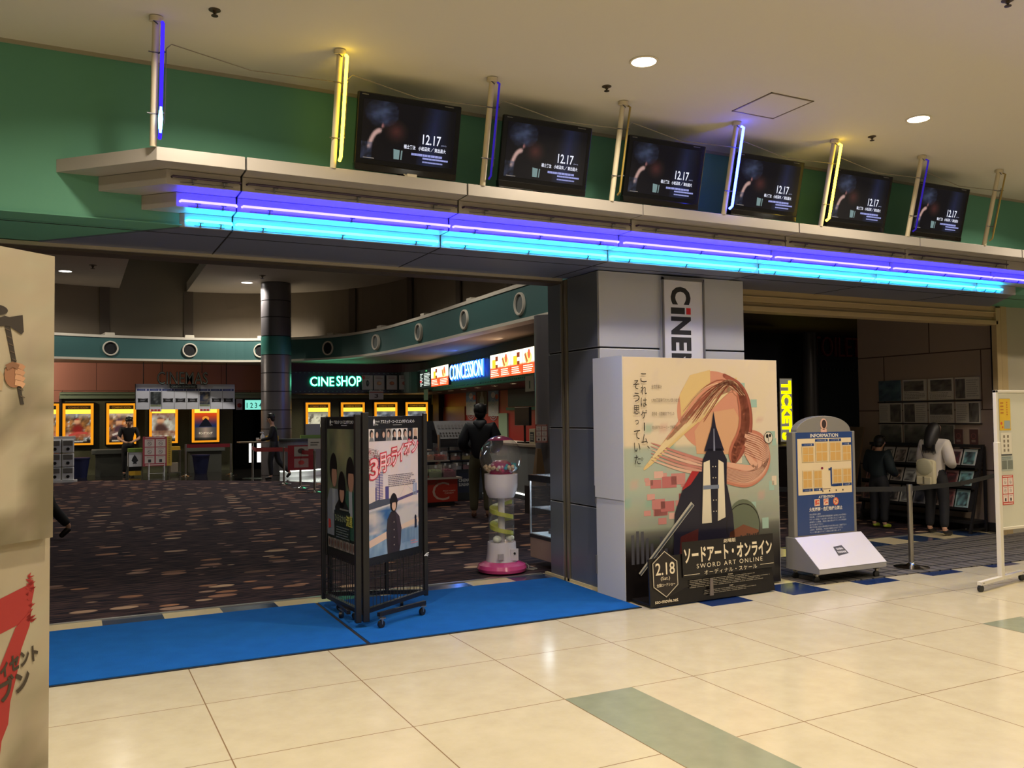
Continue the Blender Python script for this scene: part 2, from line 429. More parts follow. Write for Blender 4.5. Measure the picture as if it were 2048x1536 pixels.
def panel_tiles(name, rgb, joint, sx, sz, vertical_axis='x'):
    """large wall slabs in running bond with thin joints"""
    m = bpy.data.materials.new(name); m.use_nodes = True; nt = m.node_tree; b = nt.nodes['Principled BSDF']
    tc = nt.nodes.new('ShaderNodeTexCoord'); sp = nt.nodes.new('ShaderNodeSeparateXYZ'); nt.links.new(tc.outputs['Object'], sp.inputs[0])
    cb = nt.nodes.new('ShaderNodeCombineXYZ'); nt.links.new(sp.outputs[0 if vertical_axis == 'x' else 1], cb.inputs[0]); nt.links.new(sp.outputs[2], cb.inputs[1])
    br = nt.nodes.new('ShaderNodeTexBrick'); br.inputs['Scale'].default_value = 1.0; br.inputs['Brick Width'].default_value = sx; br.inputs['Row Height'].default_value = sz
    br.inputs['Mortar Size'].default_value = 0.008; br.inputs['Mortar Smooth'].default_value = 0.0
    a = L(rgb); br.inputs['Color1'].default_value = a; br.inputs['Color2'].default_value = (a[0]*.93, a[1]*.93, a[2]*.93, 1); br.inputs['Mortar'].default_value = L(joint)
    nt.links.new(cb.outputs[0], br.inputs['Vector']); nt.links.new(br.outputs['Color'], b.inputs['Base Color']); b.inputs['Roughness'].default_value = 0.7
    return m
FLOOR = tile_floor()
GREENTILE = mat('green_marble_tile', (140, 146, 122), 0.16, noise=0.22, nscale=9)
BLUETILE = mat('dark_blue_tile', (44, 62, 92), 0.14, noise=0.08)
BLUETILE2 = mat('blue_tile', (26, 48, 92), 0.2, noise=0.06)
CREAMTILE = mat('cream_border_tile', (214, 198, 156), 0.16, noise=0.06)
mb = MB()
mb.quad((-9, -10, 0), (18, -10, 0), (18, 2.58, 0), (-9, 2.58, 0))
def inlay(x0, x1, y0, y1, mi, z=0.0006):
    mb.mi = mi; mb.quad((x0, y0, z), (x1, y0, z), (x1, y1, z), (x0, y1, z))
for g in (-1.8, 1.8, 5.4, 9.0):
    inlay(g+0.002, g+0.452, -2.7, -0.9, 1)
for k in range(5): inlay(4.05+0.9*k, 4.5+0.9*k, 0.55, 0.98, 3)
k = 0; x = -5.4
while x < 16:
    dark = (round(x/0.45) % 2 != 0)
    inlay(x, x+0.45, 2.1, 2.55, 2 if dark else 4, 0.0008); x += 0.45
struct('floor', mb, [FLOOR, GREENTILE, BLUETILE, BLUETILE2, CREAMTILE])
mb = MB().quad((-9, 2.58, 0.002), (20, 2.58, 0.002), (20, 26, 0.002), (-9, 26, 0.002))
struct('floor_carpet', mb, carpet())
mb = MB().box(-9, 3.56, 2.55, 2.59, 0.0, 0.008); mb.box(5.4, 10.0, 2.55, 2.59, 0, 0.008)
struct('trim_1', mb, mat('threshold_strip', (190, 190, 185), 0.3, 0.9))
mb = MB()   # polished dark floor in front of the back wall
pts = smooth_curve([(-5, 20.9), (-0.55, 20.55), (2.0, 19.0), (3.2, 17.95), (4.1, 17.2), (5.0, 15.6), (5.6, 13), (5.9, 11)], 5)
n = len(pts); mb.add([(p[0], p[1], 0.004) for p in pts]+[(11, 11, 0.004), (11, 24, 0.004), (-5, 24, 0.004)], [tuple(range(n+3))])
struct('floor_polished', mb, mat('dark_polished_floor', (34, 32, 30), 0.12))

TAN = mat('tan_ceiling_paint', (206, 201, 188), 0.8)
GREEN = mat('green_wall_paint', (88, 146, 122), 0.75, noise=0.04, nscale=3)
mb = MB().box(-9, 18, -10, 1.2, CEIL, CEIL+0.1)
struct('ceiling', mb, TAN)
mb = MB().box(-9, 18, 1.14, 2.10, 2.93, 5.6)
struct('wall_front', mb, GREEN)
mb = MB().box(-9, 18, 1.128, 1.14, CEIL-0.025, CEIL)
struct('trim_2', mb, mat('ceiling_edge_trim', (150, 146, 126), 0.6))
# underside of the header: green outside the canopy, grey panels under it
mb = MB().box(-9, 18, 1.125, 2.10, 2.922, 2.93)
struct('trim_3', mb, GREEN)
SOFF = mat('soffit_panel', (92, 98, 120), 0.4)
mb = MB().prism([(0.02, 1.13), (9.0, 1.13), (9.9, 2.08), (-0.9, 2.08)], 2.912, 2.9225)
struct('trim_4', mb, SOFF)
mb = MB()
mb.box(-9, 18, 1.36, 1.368, 2.9095, 2.9125)
for x in (0.325, 1.895, 3.45, 5.15, 6.74, 8.33): mb.box(x-.005, x+.005, 1.13, 2.08, 2.9095, 2.9125)
struct('trim_5', mb, mat('joint_black', (14, 14, 14), 0.6))
mb = MB().box(-9, 3.56, 2.08, 2.11, 2.888, 2.915)
struct('trim_6', mb, mat('door_track_beige', (190, 180, 160), 0.35, 0.5))
mb = MB().box(-9, 3.56, 2.11, 2.30, 2.865, 2.95)
struct('trim_7', mb, mat('dark_track', (60, 52, 46), 0.5))
# shutter housing over the right-hand opening
SH = mat('shutter_beige', (172, 150, 108), 0.5)
mb = MB().box(5.3, 9.9, 1.96, 2.10, 2.78, 2.925); mb.box(5.3, 9.9, 1.94, 1.96, 2.83, 2.845); mb.box(5.3, 9.9, 1.93, 2.12, 2.68, 2.735); mb.box(5.3, 9.9, 1.98, 2.08, 2.735, 2.78)
struct('trim_8', mb, SH, bevel=0.006)
mb = MB().box(9.86, 9.95, 1.93, 2.0, 0, 2.9); mb.box(9.98, 10.10, 1.95, 2.06, 0, 2.93)
struct('trim_9', mb, SH, bevel=0.004)
mb = MB().box(9.95, 9.98, 1.96, 2.08, 0, 2.9)
struct('trim_10', mb, mat('guide_black', (18, 15, 12), 0.5))
mb = MB().box(10.1, 18, 1.97, 2.1, 0, 2.93)
struct('wall_right', mb, mat('beige_wall_paint', (168, 160, 140), 0.7))

# ------------------------------------------------------------------ pillar between the two openings
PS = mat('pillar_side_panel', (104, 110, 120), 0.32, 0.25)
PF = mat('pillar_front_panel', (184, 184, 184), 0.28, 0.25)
t = thing('pillar', 'large grey metal-panelled pillar standing between the two cinema openings', 'pillar', (4.45, 1.9, 0))
zs = [0.02, 0.74, 0.755, 1.46, 1.475, 2.195, 2.212, 2.905]
mb = MB()
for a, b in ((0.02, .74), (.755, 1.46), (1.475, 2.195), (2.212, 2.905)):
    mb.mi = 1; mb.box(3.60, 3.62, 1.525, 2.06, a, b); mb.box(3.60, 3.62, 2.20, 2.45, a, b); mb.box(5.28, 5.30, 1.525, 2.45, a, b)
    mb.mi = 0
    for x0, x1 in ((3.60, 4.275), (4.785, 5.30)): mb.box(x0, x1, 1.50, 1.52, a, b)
mb.box(4.275, 4.785, 1.50, 1.515, 0.02, 2.905)
mb.build('cladding', [PF, PS], t, bevel=0.003)
MB().box(3.615, 5.285, 1.515, 2.45, 0.0, 2.91).build('core', mat('joint_black', (14, 14, 14), 0.6), t)
mb = MB().box(3.585, 3.61, 2.07, 2.105, 0, 2.9); mb.box(3.585, 3.61, 2.14, 2.165, 0, 2.9)
mb.build('door_guide', mat('guide_aluminium', (150, 142, 124), 0.35, 0.7), t)
MB().box(3.585, 3.61, 1.5, 2.55, 0, 0.025).build('skirting', mat('cream_skirting', (206, 192, 150), 0.5), t)
# vertical name board on the pillar front
b = thing('pillar_sign', 'tall narrow white sign reading sideways CINEMA letters on the grey pillar', 'sign', (4.53, 1.5, 0))
mb = MB().box(4.29, 4.77, 1.470, 1.499, 0.55, 2.86); mb.build('sign_panel', mat('sign_white', (198, 196, 196), 0.3), b, bevel=0.003)
mb = MB().box(4.282, 4.298, 1.455, 1.475, 0.55, 2.88); mb.box(4.762, 4.778, 1.455, 1.475, 0.55, 2.88); mb.box(4.282, 4.778, 1.455, 1.475, 2.86, 2.885)
mb.build('sign_frame', mat('sign_frame_grey', (120, 118, 116), 0.35, 0.5), b)
a = Art(); BK = (18, 16, 18); a.rect(-.01, -.14, 2.05, .14, (198, 196, 196), 1)
W = 0.235; x0 = -W/2
for ch, s, e in (('C', 0.0, 0.172), ('ı', 0.20, 0.262), ('N', 0.286, 0.458), ('E', 0.482, 0.613), ('M', 0.635, 0.80), ('A', 0.81, 0.97)):
    if ch == 'ı':
        a.rect(s, x0, e, x0+W*.70, BK, 2); a.rect(s, x0+W*.77, e, x0+W, (196, 24, 30), 2)
    else: a.text(ch, (s, x0, e, x0+W), BK, 2, bold=0.045)
for i, ch in enumerate('SUNSHINE'): a.text(ch, (1.27+i*.1, x0+.02, 1.35+i*.1, x0+W-.02), BK, 2, bold=0.03)
a.build('lettering', b, (4.5, 1.470, 2.80), (0, 0, -1), (1, 0, 0), PRINT)

# ------------------------------------------------------------------ stepped canopy
CAN = mat('canopy_champagne_panel', (172, 166, 160), 0.38, 0.25)
def canopy():
    t = thing('canopy', 'long stepped grey metal canopy with neon strips over the cinema entrance', 'canopy', (4.4, 1.14, 2.91))
    steps = [(0.58, 3.205, 3.29, 'top_step'), (0.755, 3.107, 3.203, 'upper_step'), (0.94, 3.009, 3.105, 'middle_step'), (1.11, 2.912, 3.007, 'bottom_step')]
    joints = [0.325, 1.895, 3.45, 5.15, 6.74, 8.33]
    for y, z0, z1, nm in steps:
        off = 1.14-y; xl = 0.02-0.0-(off)*0.42; xr = 9.0+off*0.42
        # each step is a slab whose ends run back to the wall at an angle
        xs = [xl]+joints+[xr]; mb = MB()
        for i in range(len(xs)-1):
            a0 = xs[i]+(0.006 if i else 0); b0 = xs[i+1]-(0.006 if i < len(xs)-2 else 0)
            a1 = a0-(off*1.0 if i == 0 else 0); b1 = b0+(off*1.0 if i == len(xs)-2 else 0)
            mb.prism([(a0, y), (b0, y), (b1, 1.14), (a1, 1.14)], z0, z1)
        mb.build(nm, CAN, t, bevel=0.002)
        MB().box(xl+0.02, xr-0.02, y+0.02, 1.14, z0+0.004, z1-0.004).build('core', mat('joint_black', (14, 14, 14), 0.6), t)
    return t
canopy()
VIO = glow('violet_neon', (0.016, 0.013, 1.0), 62)
CYA = glow('cyan_neon', (0.011, 0.46, 1.0), 40)
OFF = mat('unlit_violet_tube', (52, 36, 70), 0.25)
CLIP = mat('tube_clip', (90, 90, 96), 0.4, 0.6)
def neon_run(nm, label, grp, y, z, segs, m, r, drop):
    for i, (a, b) in enumerate(segs):
        t = thing('neon_tube', label[i] if isinstance(label, list) else label, 'neon tube', ((a+b)/2, y, z), 0, grp)
        mb = MB(); pts = [(a, y+.03, z), (a+.006, y, z)]+[(a+(b-a)*k/6, y, z) for k in range(1, 6)]+[(b-.006, y, z), (b, y+.03, z)]
        mb.tube(pts, r, 8).build('tube', m, t, smooth=True)
        mb = MB(); L_ = b-a
        for k in ((0.12, .5, .88) if L_ > .7 else (0.3, .75)):
            x = a+L_*k; mb.bar((x, y, z-r), (x, y+.02, z-drop), .008); mb.bar((x-.015, y, z-r-.004), (x+.02, y, z-r-.004), .006); mb.bar((x, y+.02, z-drop), (x, y+.05, z-drop), .012)
        mb.tube([(a+.05, y+.012, z-drop), (b-.05, y+.012, z-drop)], .0035, 5)
        mb.build('bracket', CLIP, t)
names = ['first from the left', 'second from the left', 'third from the left', 'fourth from the left', 'fifth from the left', 'sixth from the left', 'short one at the right end']
VS = [(-0.04, .325), (.36, 1.90), (1.93, 3.44), (3.50, 5.14), (5.20, 6.72), (6.79, 8.32), (8.37, 8.92)]
CS = [(0.02, .32), (.35, 1.87), (1.92, 3.42), (3.47, 5.10), (5.16, 6.68), (6.73, 8.26), (8.33, 8.74)]
neon_run('violet', ['glowing violet-blue neon tube on the upper lit strip, %s' % s for s in names], 'violet neon tubes on the canopy', 0.915, 3.045, VS, VIO, 0.0085, 0.032)
neon_run('cyan', ['bright cyan neon tube on the lowest canopy strip, %s' % s for s in names], 'cyan neon tubes on the canopy', 1.085, 2.955, CS, CYA, 0.0095, 0.033)
DS = [(-0.11, .32), (.36, 1.88), (1.93, 3.44), (3.50, 5.14), (5.20, 6.72), (6.79, 8.32)]
neon_run('unlit', ['unlit dark purple neon tube above the violet strip, %s' % s for s in names[:6]], 'unlit neon tubes on the canopy', 0.73, 3.155, DS, OFF, 0.0085, 0.032)

# ------------------------------------------------------------------ leaning poles with neon tubes above the canopy
POLE = mat('cream_pole', (196, 186, 160), 0.5)
VPOLE = glow('violet_neon_soft', (0.045, 0.02, 1.0), 1.5)
VDIM = glow('violet_neon_dim', (0.06, 0.03, 0.62), 0.55)
VBRI = glow('blue_neon_bright', (0.03, 0.05, 1.0), 26)
YEL = glow('yellow_neon', (1.0, 0.66, 0.03), 13)
YOFF = mat('unlit_yellow_tube', (150, 128, 60), 0.3)
def pole_pt(x, s, dx=0.0, dy=0.0):
    z = 3.29+s*0.74; return (x+dx, 0.59-0.19*s+dy, z)
PL_ = [(-0.235, 'vhalf', 'leaning cream pole with a half-lit blue neon tube, above the canopy left corner'),
       (0.9, 'yel', 'leaning pole with a glowing yellow neon tube left of the first television'),
       (2.02, 'vdim', 'leaning pole with a dim violet neon tube between the first and second televisions'),
       (3.15, 'yoff', 'leaning pole with an unlit tube between the second and third televisions'),
       (4.29, 'vbri', 'leaning pole with a bright blue neon tube between the third and fourth televisions'),
       (5.42, 'yel', 'leaning pole with a glowing yellow neon tube between the fourth and fifth televisions'),
       (6.57, 'vdim', 'leaning pole with a dim violet neon tube left of the last television'),
       (7.72, 'yoff', 'leaning pole with an unlit tube right of the last television')]
for x, kind, lab in PL_:
    t = thing('neon_pole', lab, 'neon pole', (x, 0.59, 3.29), 0, 'leaning neon poles on the canopy')
    MB().tube([pole_pt(x, 0), pole_pt(x, 0.98)], 0.021, 14).build('pole', POLE, t, smooth=True)
    mb = MB().tube([(x, .405, CEIL-.03), (x, .40, CEIL)], 0.04, 14); mb.build('ceiling_cup', POLE, t, smooth=True)
    dx, dy = 0.035, -0.055
    m = {'vhalf': VPOLE, 'yel': YEL, 'vdim': VDIM, 'yoff': YOFF, 'vbri': VBRI}[kind]
    r = 0.0115 if kind in ('yel', 'vbri', 'vhalf') else 0.008
    mb = MB().tube([pole_pt(x, .06, dx, dy+.03)]+[pole_pt(x, s, dx, dy) for s in (.08, .3, .5, .7, .93)]+[pole_pt(x, .95, dx, dy+.03)], r, 8)
    mb.build('tube', m, t, smooth=True)
    if kind == 'vhalf':
        MB().tube([pole_pt(x, s, dx, dy-.003) for s in (.09, .2, .34)], [.009, .014, .006], 8).build('lit_core', glow('blue_core', (.15, .55, 1), 9), t, smooth=True)
    mb = MB()
    for s in (.25, .72): mb.bar(pole_pt(x, s), pole_pt(x, s, dx+.02, dy), .008); mb.bar(pole_pt(x, s, .045, -.02), pole_pt(x, s, -.04, -.02), .006)
    mb.tube([pole_pt(x, .18, .06, -.02), pole_pt(x, .5, .062, -.02), pole_pt(x, .76, .06, -.02)], .003, 5)
    mb.tube([pole_pt(x, .93, .01, -.03), pole_pt(x, .97, -.03, -.02), (x-.005, .40, CEIL-.02)], .004, 5)
    mb.build('bracket', CLIP, t)
mb = MB()
for a, b in zip(PL_[:-1], PL_[1:]):
    p, q = a[0], b[0]; mb.tube([pole_pt(p, .76, .06, -.02), pole_pt(p, .80, .09, -.02), pole_pt((p+q)/2, .70, 0, -.02), pole_pt(q, .72, -.04, -.02)], .0035, 5)
tag(mb.build('wire', mat('grey_wire', (120, 112, 96), 0.5), None), 'thin grey wire strung between the leaning neon poles under the ceiling', 'wire')

# ------------------------------------------------------------------ televisions on the canopy
BEZ = mat('television_bezel', (12, 12, 13), 0.22)
def tv_art():
    a = Art(); W, H = 0.70, 0.405
    def bg(u, v):
        c = (7, 7, 12)
        d = math.hypot((u-.2)/.16, (v-.80)/.22)
        if d < 1.1: c = mixc((64, 74, 100), (14, 16, 26), d*.9+(fbm(u*16, v*14, 3)-.5)*.9)
        if .60 < u < .97:
            x = (u-.52-(v)*.12)
            if 0 < x: c = mixc(c, (26, 32, 58), min(1, x*6)*min(1, (0.97-u)*5))
        d = math.hypot((u-.36)/.14, (v-.52)/.22)
        if d < 1: c = mixc((70, 36, 34), c, d)
        for k in range(9):
            s = k/8; px_, py_ = .10+.085*s*s+.03*(1-s)*(s-.5), .22+.40*s-.12*s*s*s
            d = math.hypot((u-px_)/.024, (v-py_)/.045)
            if d < 1.3: c = mixc((186, 150, 140), c, max(0, d-.45)*1.2)
        d = math.hypot((u-.215)/.016, (v-.585)/.05)
        if d < 1.2: c = mixc((150, 100, 96), c, max(0, d-.3)*1.1)
        if u < .12 and v < .3: c = mixc(c, (60, 70, 96), fbm(u*40, v*22, 9)*.8)
        return tuple(int(q/4)*4 for q in c)
    a.grid(0, 0, W, H, 66, 40, bg, 0)
    a.poly([(.245, .02), (.285, .02), (.288, .085), (.24, .09)], (116, 140, 140), 1); a.poly([(.295, .02), (.305, .02), (.309, .085), (.298, .085)], (110, 132, 132), 1)
    a.rect(.02, .006, .10, .010, (150, 140, 130), 2)
    a.text('12.17', (.455, .148, .595, .218), (238, 240, 255), 3, bold=0.012)
    a.text('(SAT)', (.60, .150, .64, .160), (180, 184, 220), 3)
    a.text('福士蒼汰　小松菜奈 ／ 東出昌大', (.315, .102, .64, .132), (236, 238, 255), 3, bold=0.02)
    a.fine(.375, .052, .66, .088, 1, (150, 155, 215), 3, 2, .9); a.fine(.46, .035, .69, .062, 1, (150, 155, 215), 3, 5, .95); a.fine(.46, .012, .69, .035, 1, (140, 145, 200), 3, 8, .95)
    return a
TVX = [1.475, 2.60, 3.735, 4.865, 6.02, 7.155]
tilt = math.radians(-14)
first = None
nm = ['first television from the left', 'second television from the left', 'third television from the left', 'fourth television from the left', 'fifth television from the left', 'sixth and rightmost television']
for i, x in enumerate(TVX):
    lab = 'black flat-screen television with a dark film trailer, %s on the canopy' % nm[i]
    base = (x, 0.78, 3.29)
    if first is None:
        t = thing('television', lab, 'television', base, 0, 'televisions on the canopy'); first = t
        MT = Matrix.Translation((0, -0.02, 0.055)) @ Matrix.Rotation(-tilt, 4, 'X')
        mb = MB().box(-.39, .39, -.035, 0.0, .045, .535); mb.box(-.33, .33, 0, .05, .1, .48)
        mb.xf(MT).build('bezel', BEZ, t, bevel=0.008, local=True)
        mb = MB(); mb.hexa([(-.385, -.045, .0), (.385, -.045, .0), (.385, .01, .0), (-.385, .01, .0)], [(-.39, -.036, .05), (.39, -.036, .05), (.39, .01, .05), (-.39, .01, .05)])
        mb.xf(MT).build('speaker_bar', mat('television_gloss', (8, 8, 9), 0.12), t, bevel=0.006, local=True)
        o = MT @ Vector((-.35, -.0355, .085)); ax = (MT.to_3x3() @ Vector((0, 0, 1)))
        tv_art().build('screen', t, o, (1, 0, 0), ax, SCREEN, local=True, step=0.0004)
        a = Art(); a.fine(0, 0, .06, .012, 1, (120, 120, 120), 1, 4); a.fine(.62, 0, .70, .012, 1, (120, 120, 120), 1, 6)
        a.build('badge', t, MT @ Vector((-.365, -.0355, .512)), (1, 0, 0), ax, PRINT, local=True)
        mb = MB().box(-.09, .09, -.05, .1, .002, .02); mb.bar((0, .02, .01), (0, .0, .10), .09, .03); mb.build('stand', BEZ, t, local=True, bevel=.004)
    else: t = dup(first, base, 0, lab, 'televisions on the canopy')
    WM[t] = Matrix.Translation(base)
mb = MB()
for k in range(26): mb.tube([(1.42+.0025*k+.01*math.sin(k*9), .735, 3.385+.006*math.sin(k*3)), (1.46+.003*k, .725, 3.395+.004*math.sin(k*7)), (1.5+.0015*k, .735, 3.38+.006*math.cos(k*5))], .003, 4)
mb.tube([(1.47, .738, 3.382), (1.455, .715, 3.34), (1.47, .64, 3.305)], .004, 5); mb.box(1.44, 1.51, .6, .66, 3.295, 3.315)
tag(mb.build('cable_bundle', mat('beige_cable', (206, 196, 176), 0.5), None), 'bundle of beige cable tied below the leftmost television', 'cable')

# ------------------------------------------------------------------ hall ceiling fittings
RIM = mat('downlight_rim', (214, 204, 180), 0.4)
LGT = glow('downlight_glow', (1.0, 0.93, 0.78), 30)
dl = None
pos = {0: 'nearer the leftmost televisions, centre of the photo', 1: 'near the right edge of the photo, above the fifth television'}
for i, (x, y) in enumerate(HALL):
    lab = 'recessed round ceiling downlight '+(pos[i] if i in pos else 'in the hall ceiling beyond the picture edge')
    if dl is None:
        t = thing('ceiling_downlight', lab, 'downlight', (x, y, CEIL), 0, 'downlights in the hall ceiling'); dl = t
        MB().lathe([(.085, -.001), (.098, -.001), (.102, -.004), (.098, -.008), (.085, -.008)], n=36, cap=False).build('rim', RIM, t, smooth=True, local=True)
        MB().lathe([(.001, -.0045), (.086, -.0045)], n=36, cap=False).build('lamp_disc', LGT, t, local=True)
    else: dup(dl, (x, y, CEIL), 0, lab, 'downlights in the hall ceiling')
sp = None
for x, y, lab in ((0.07, .16, 'small sprinkler head in the ceiling, left, above the canopy corner'), (2.86, .19, 'small sprinkler head in the ceiling above the third television'), (5.65, .19, 'small sprinkler head in the ceiling above the fifth television'), (4.28, -1.98, 'small sprinkler head at the top edge, right of centre')):
    if sp is None:
        t = thing('sprinkler', lab, 'sprinkler', (x, y, CEIL), 0, 'ceiling sprinklers'); sp = t
        MB().lathe([(.035, 0), (.035, -.004), (.02, -.008), (.012, -.008), (.012, -.02)], n=18).build('escutcheon', mat('sprinkler_brass', (96, 84, 66), 0.4, 0.6), t, local=True)
        MB().lathe([(.006, -.02), (.006, -.032), (.020, -.034), (.020, -.038), (.004, -.04)], n=14).build('deflector', mat('sprinkler_dark', (70, 60, 48), 0.4, 0.6), t, local=True)
    else: dup(sp, (x, y, CEIL), 0, lab, 'ceiling sprinklers')
t = thing('access_panel', 'square ceiling access hatch with a dark frame above the televisions', 'access panel', (4.285, -.02, CEIL))
mb = MB(); x0, x1, y0, y1 = 4.065, 4.505, -.245, .205
for q in ((x0, x1, y0, y0+.014), (x0, x1, y1-.014, y1), (x0, x0+.014, y0, y1), (x1-.014, x1, y0, y1)): mb.box(*q, CEIL-.005, CEIL+.001)
mb.build('frame', mat('hatch_frame', (112, 100, 78), 0.5), t)
MB().box(x0+.014, x1-.014, y0+.014, y1-.014, CEIL-.003, CEIL+.001).build('hatch', TAN, t)
# ================================================================== things in the hall
def rug_mat():
    m = mat('blue_rug_pile', (24, 92, 166), 0.95, spec=0.1, noise=0.22, nscale=6, bump=0.5, bscale=260)
    return m
RUG = rug_mat(); EDGE = mat('rug_rubber_edge', (22, 26, 36), 0.7)
def rug(pts, lab, loc):
    t = thing('rug', lab, 'rug', loc, 0, None)
    cx = sum(p[0] for p in pts)/len(pts); cy = sum(p[1] for p in pts)/len(pts)
    inn = [(p[0]+(.014 if p[0] < cx else -.014), p[1]+(.014 if p[1] < cy else -.014)) for p in pts]
    MB().prism(inn, 0.002, 0.012).build('pile', RUG, t)
    MB().prism(pts, 0.001, 0.007).build('edging', EDGE, t)
rug([(-4.2, .77), (1.19, .765), (1.205, 2.31), (-4.2, 2.30)], 'long blue floor mat at the left, running behind the tall white display board', (-1.5, 1.5, 0))
rug([(1.192, .765), (3.52, .79), (3.56, 2.30), (1.207, 2.305)], 'blue floor mat under the triangular poster stand, reaching the grey pillar', (2.4, 1.5, 0))

# entrance mat of grooved grey squares
def grooved():
    m = bpy.data.materials.new('grooved_grey_mat'); m.use_nodes = True; nt = m.node_tree; b = nt.nodes['Principled BSDF']
    tc = nt.nodes.new('ShaderNodeTexCoord')
    br = nt.nodes.new('ShaderNodeTexBrick'); br.offset = 0.0; br.inputs['Scale'].default_value = 1.0; br.inputs['Brick Width'].default_value = 0.15; br.inputs['Row Height'].default_value = 0.3
    br.inputs['Mortar Size'].default_value = 0.014; br.inputs['Mortar Smooth'].default_value = 0.1
    br.inputs['Color1'].default_value = L((98, 92, 86)); br.inputs['Color2'].default_value = L((90, 85, 80)); br.inputs['Mortar'].default_value = L((16, 16, 18))
    nt.links.new(tc.outputs['Object'], br.inputs['Vector'])
    v = nt.nodes.new('ShaderNodeTexVoronoi'); v.inputs['Scale'].default_value = 1/0.075; v.inputs['Randomness'].default_value = 0; nt.links.new(tc.outputs['Object'], v.inputs['Vector'])
    lt = nt.nodes.new('ShaderNodeMath'); lt.operation = 'LESS_THAN'; lt.inputs[1].default_value = 0.13; nt.links.new(v.outputs['Distance'], lt.inputs[0])
    mx = nt.nodes.new('ShaderNodeMix'); mx.data_type = 'RGBA'; mx.inputs[7].default_value = L((34, 34, 38)); nt.links.new(lt.outputs[0], mx.inputs[0]); nt.links.new(br.outputs['Color'], mx.inputs[6])
    nt.links.new(mx.outputs[2], b.inputs['Base Color']); b.inputs['Roughness'].default_value = 0.7
    return m
mb = MB().prism([(5.42, .77), (6.6, .72), (7.9, .66), (10.5, .66), (10.5, 2.08), (5.42, 2.08)], 0.001, 0.009)
tag(mb.build('entrance_mat', grooved(), None), 'grooved dark grey entrance mat in front of the right-hand opening', 'mat')

# ------------------------------------------------------------------ triangular poster stand
F, R_, L_ = (1.285, 1.235), (1.995, 1.745), (1.215, 2.075)
t = thing('poster_stand', 'black triangular poster stand on castors standing on the blue mat', 'poster stand', (1.5, 1.68, 0.012))
def edge(a, b, s): return (a[0]+(b[0]-a[0])*s, a[1]+(b[1]-a[1])*s)
# posts: front pair, one at each back corner pair
def upright(name, x, y, z0, z1, wd):
    MB().box(x-wd/2, x+wd/2, y-wd/2, y+wd/2, z0, z1).build(name, BLACK, t, bevel=.005)
upright('post', F[0]-.028, F[1]+.01, .05, 1.615, .045); upright('post', F[0]+.032, F[1]+.012, .05, 1.63, .05)
upright('post', R_[0], R_[1], .09, 1.62, .035); upright('post', R_[0]-.30, R_[1]+.13, .11, 1.0, .03)
upright('post', L_[0]-.01, L_[1]-.03, .09, 1.60, .035); upright('post', L_[0]+.06, L_[1]+.02, .11, 1.6, .035)
for a, b in ((F, R_), (F, L_), (R_, L_)):
    MB().bar((a[0], a[1], .125), (b[0], b[1], .125), .035).build('bottom_rail', BLACK, t)
    MB().bar((a[0], a[1], .17), (b[0], b[1], .17), .006).build('basket_rail', BLACK, t) if a != F else None
    mb = MB()
    d = math.dist(a, b); n = int(d/.045)
    for k in range(1, n): p = edge(a, b, k/n); mb.bar((p[0], p[1], .13), (p[0], p[1], .47), .0035)
    for z in (.24, .36): mb.bar((a[0], a[1], z), (b[0], b[1], z), .0035)
    mb.build('wire_grille', BLACK, t)
MB().prism([F, R_, L_], .155, .16).build('base_plate', BLACK, t) if False else None
PANEL = mat('stand_panel_black', (26, 26, 27), 0.3)
def face(a, b, nm):
    d = Vector((b[0]-a[0], b[1]-a[1], 0)); l = d.length; d.normalize(); n = d.cross(Vector((0, 0, 1)))
    o = Vector((a[0], a[1], 0))
    mb = MB(); lo = [o+d*.05-n*.008, o+d*(l-.02)-n*.008, o+d*(l-.02)-n*.03, o+d*.05-n*.03]
    mb.hexa([tuple(q+Vector((0, 0, .45))) for q in lo], [tuple(q+Vector((0, 0, 1.60))) for q in lo]); p = mb.build(nm, PANEL, t, bevel=.003)
    return o-n*.008, d, l, p
o, U, ln, pr = face(F, R_, 'poster_panel')
# --- right face: pale poster with a figure in a dark coat by a river
a = Art(); W, H = .68, .985
def river(u, v):
    if v > .43:
        c = mixc((222, 206, 200), (206, 200, 214), fbm(u*4, v*4, 2)); c = mixc(c, (226, 206, 188), .5 if v < .6 else .1)
    elif v > .20-.0*u:
        c = mixc((202, 190, 186), (196, 190, 194), u); s = fbm(u*5, v*26, 4)
        blue = .85*max(0, 1-abs(u-.34)/.22)*(1 if v < .40 else .6)+.5*max(0, s-.45)*2
        c = mixc(c, (48, 92, 146), blue*(.4+.9*s))
    else: c = mixc((90, 124, 160), (168, 188, 208), fbm(u*18, v*8, 6))
    return tuple(int(q/5)*5 for q in c)
a.grid(0, 0, W, .89, 34, 44, river, 0)
sk = (196, 160, 142)
bgc = [(232, 222, 214), (36, 40, 48), (30, 30, 34), (150, 140, 130), (196, 196, 196), (232, 224, 220), (214, 204, 196), (54, 58, 66), (214, 196, 180)]
a.rect(0, .89, W, H, (40, 38, 40), 0)
for i in range(9):
    x0, x1 = W*i/9, W*(i+1)/9; cx = (x0+x1)/2; a.rect(x0, .89, x1, H, bgc[i], 1)
    a.ell(cx, .948, .024, .032, (30, 24, 24) if i < 8 else (196, 160, 130), 2); a.ell(cx+.006*(-1)**i, .938, .016, .024, sk, 3); a.poly([(x0+.006, .89), (x1-.006, .89), (cx+.02, .918), (cx-.02, .918)], (36, 34, 40) if i % 3 else (120, 120, 120), 2)
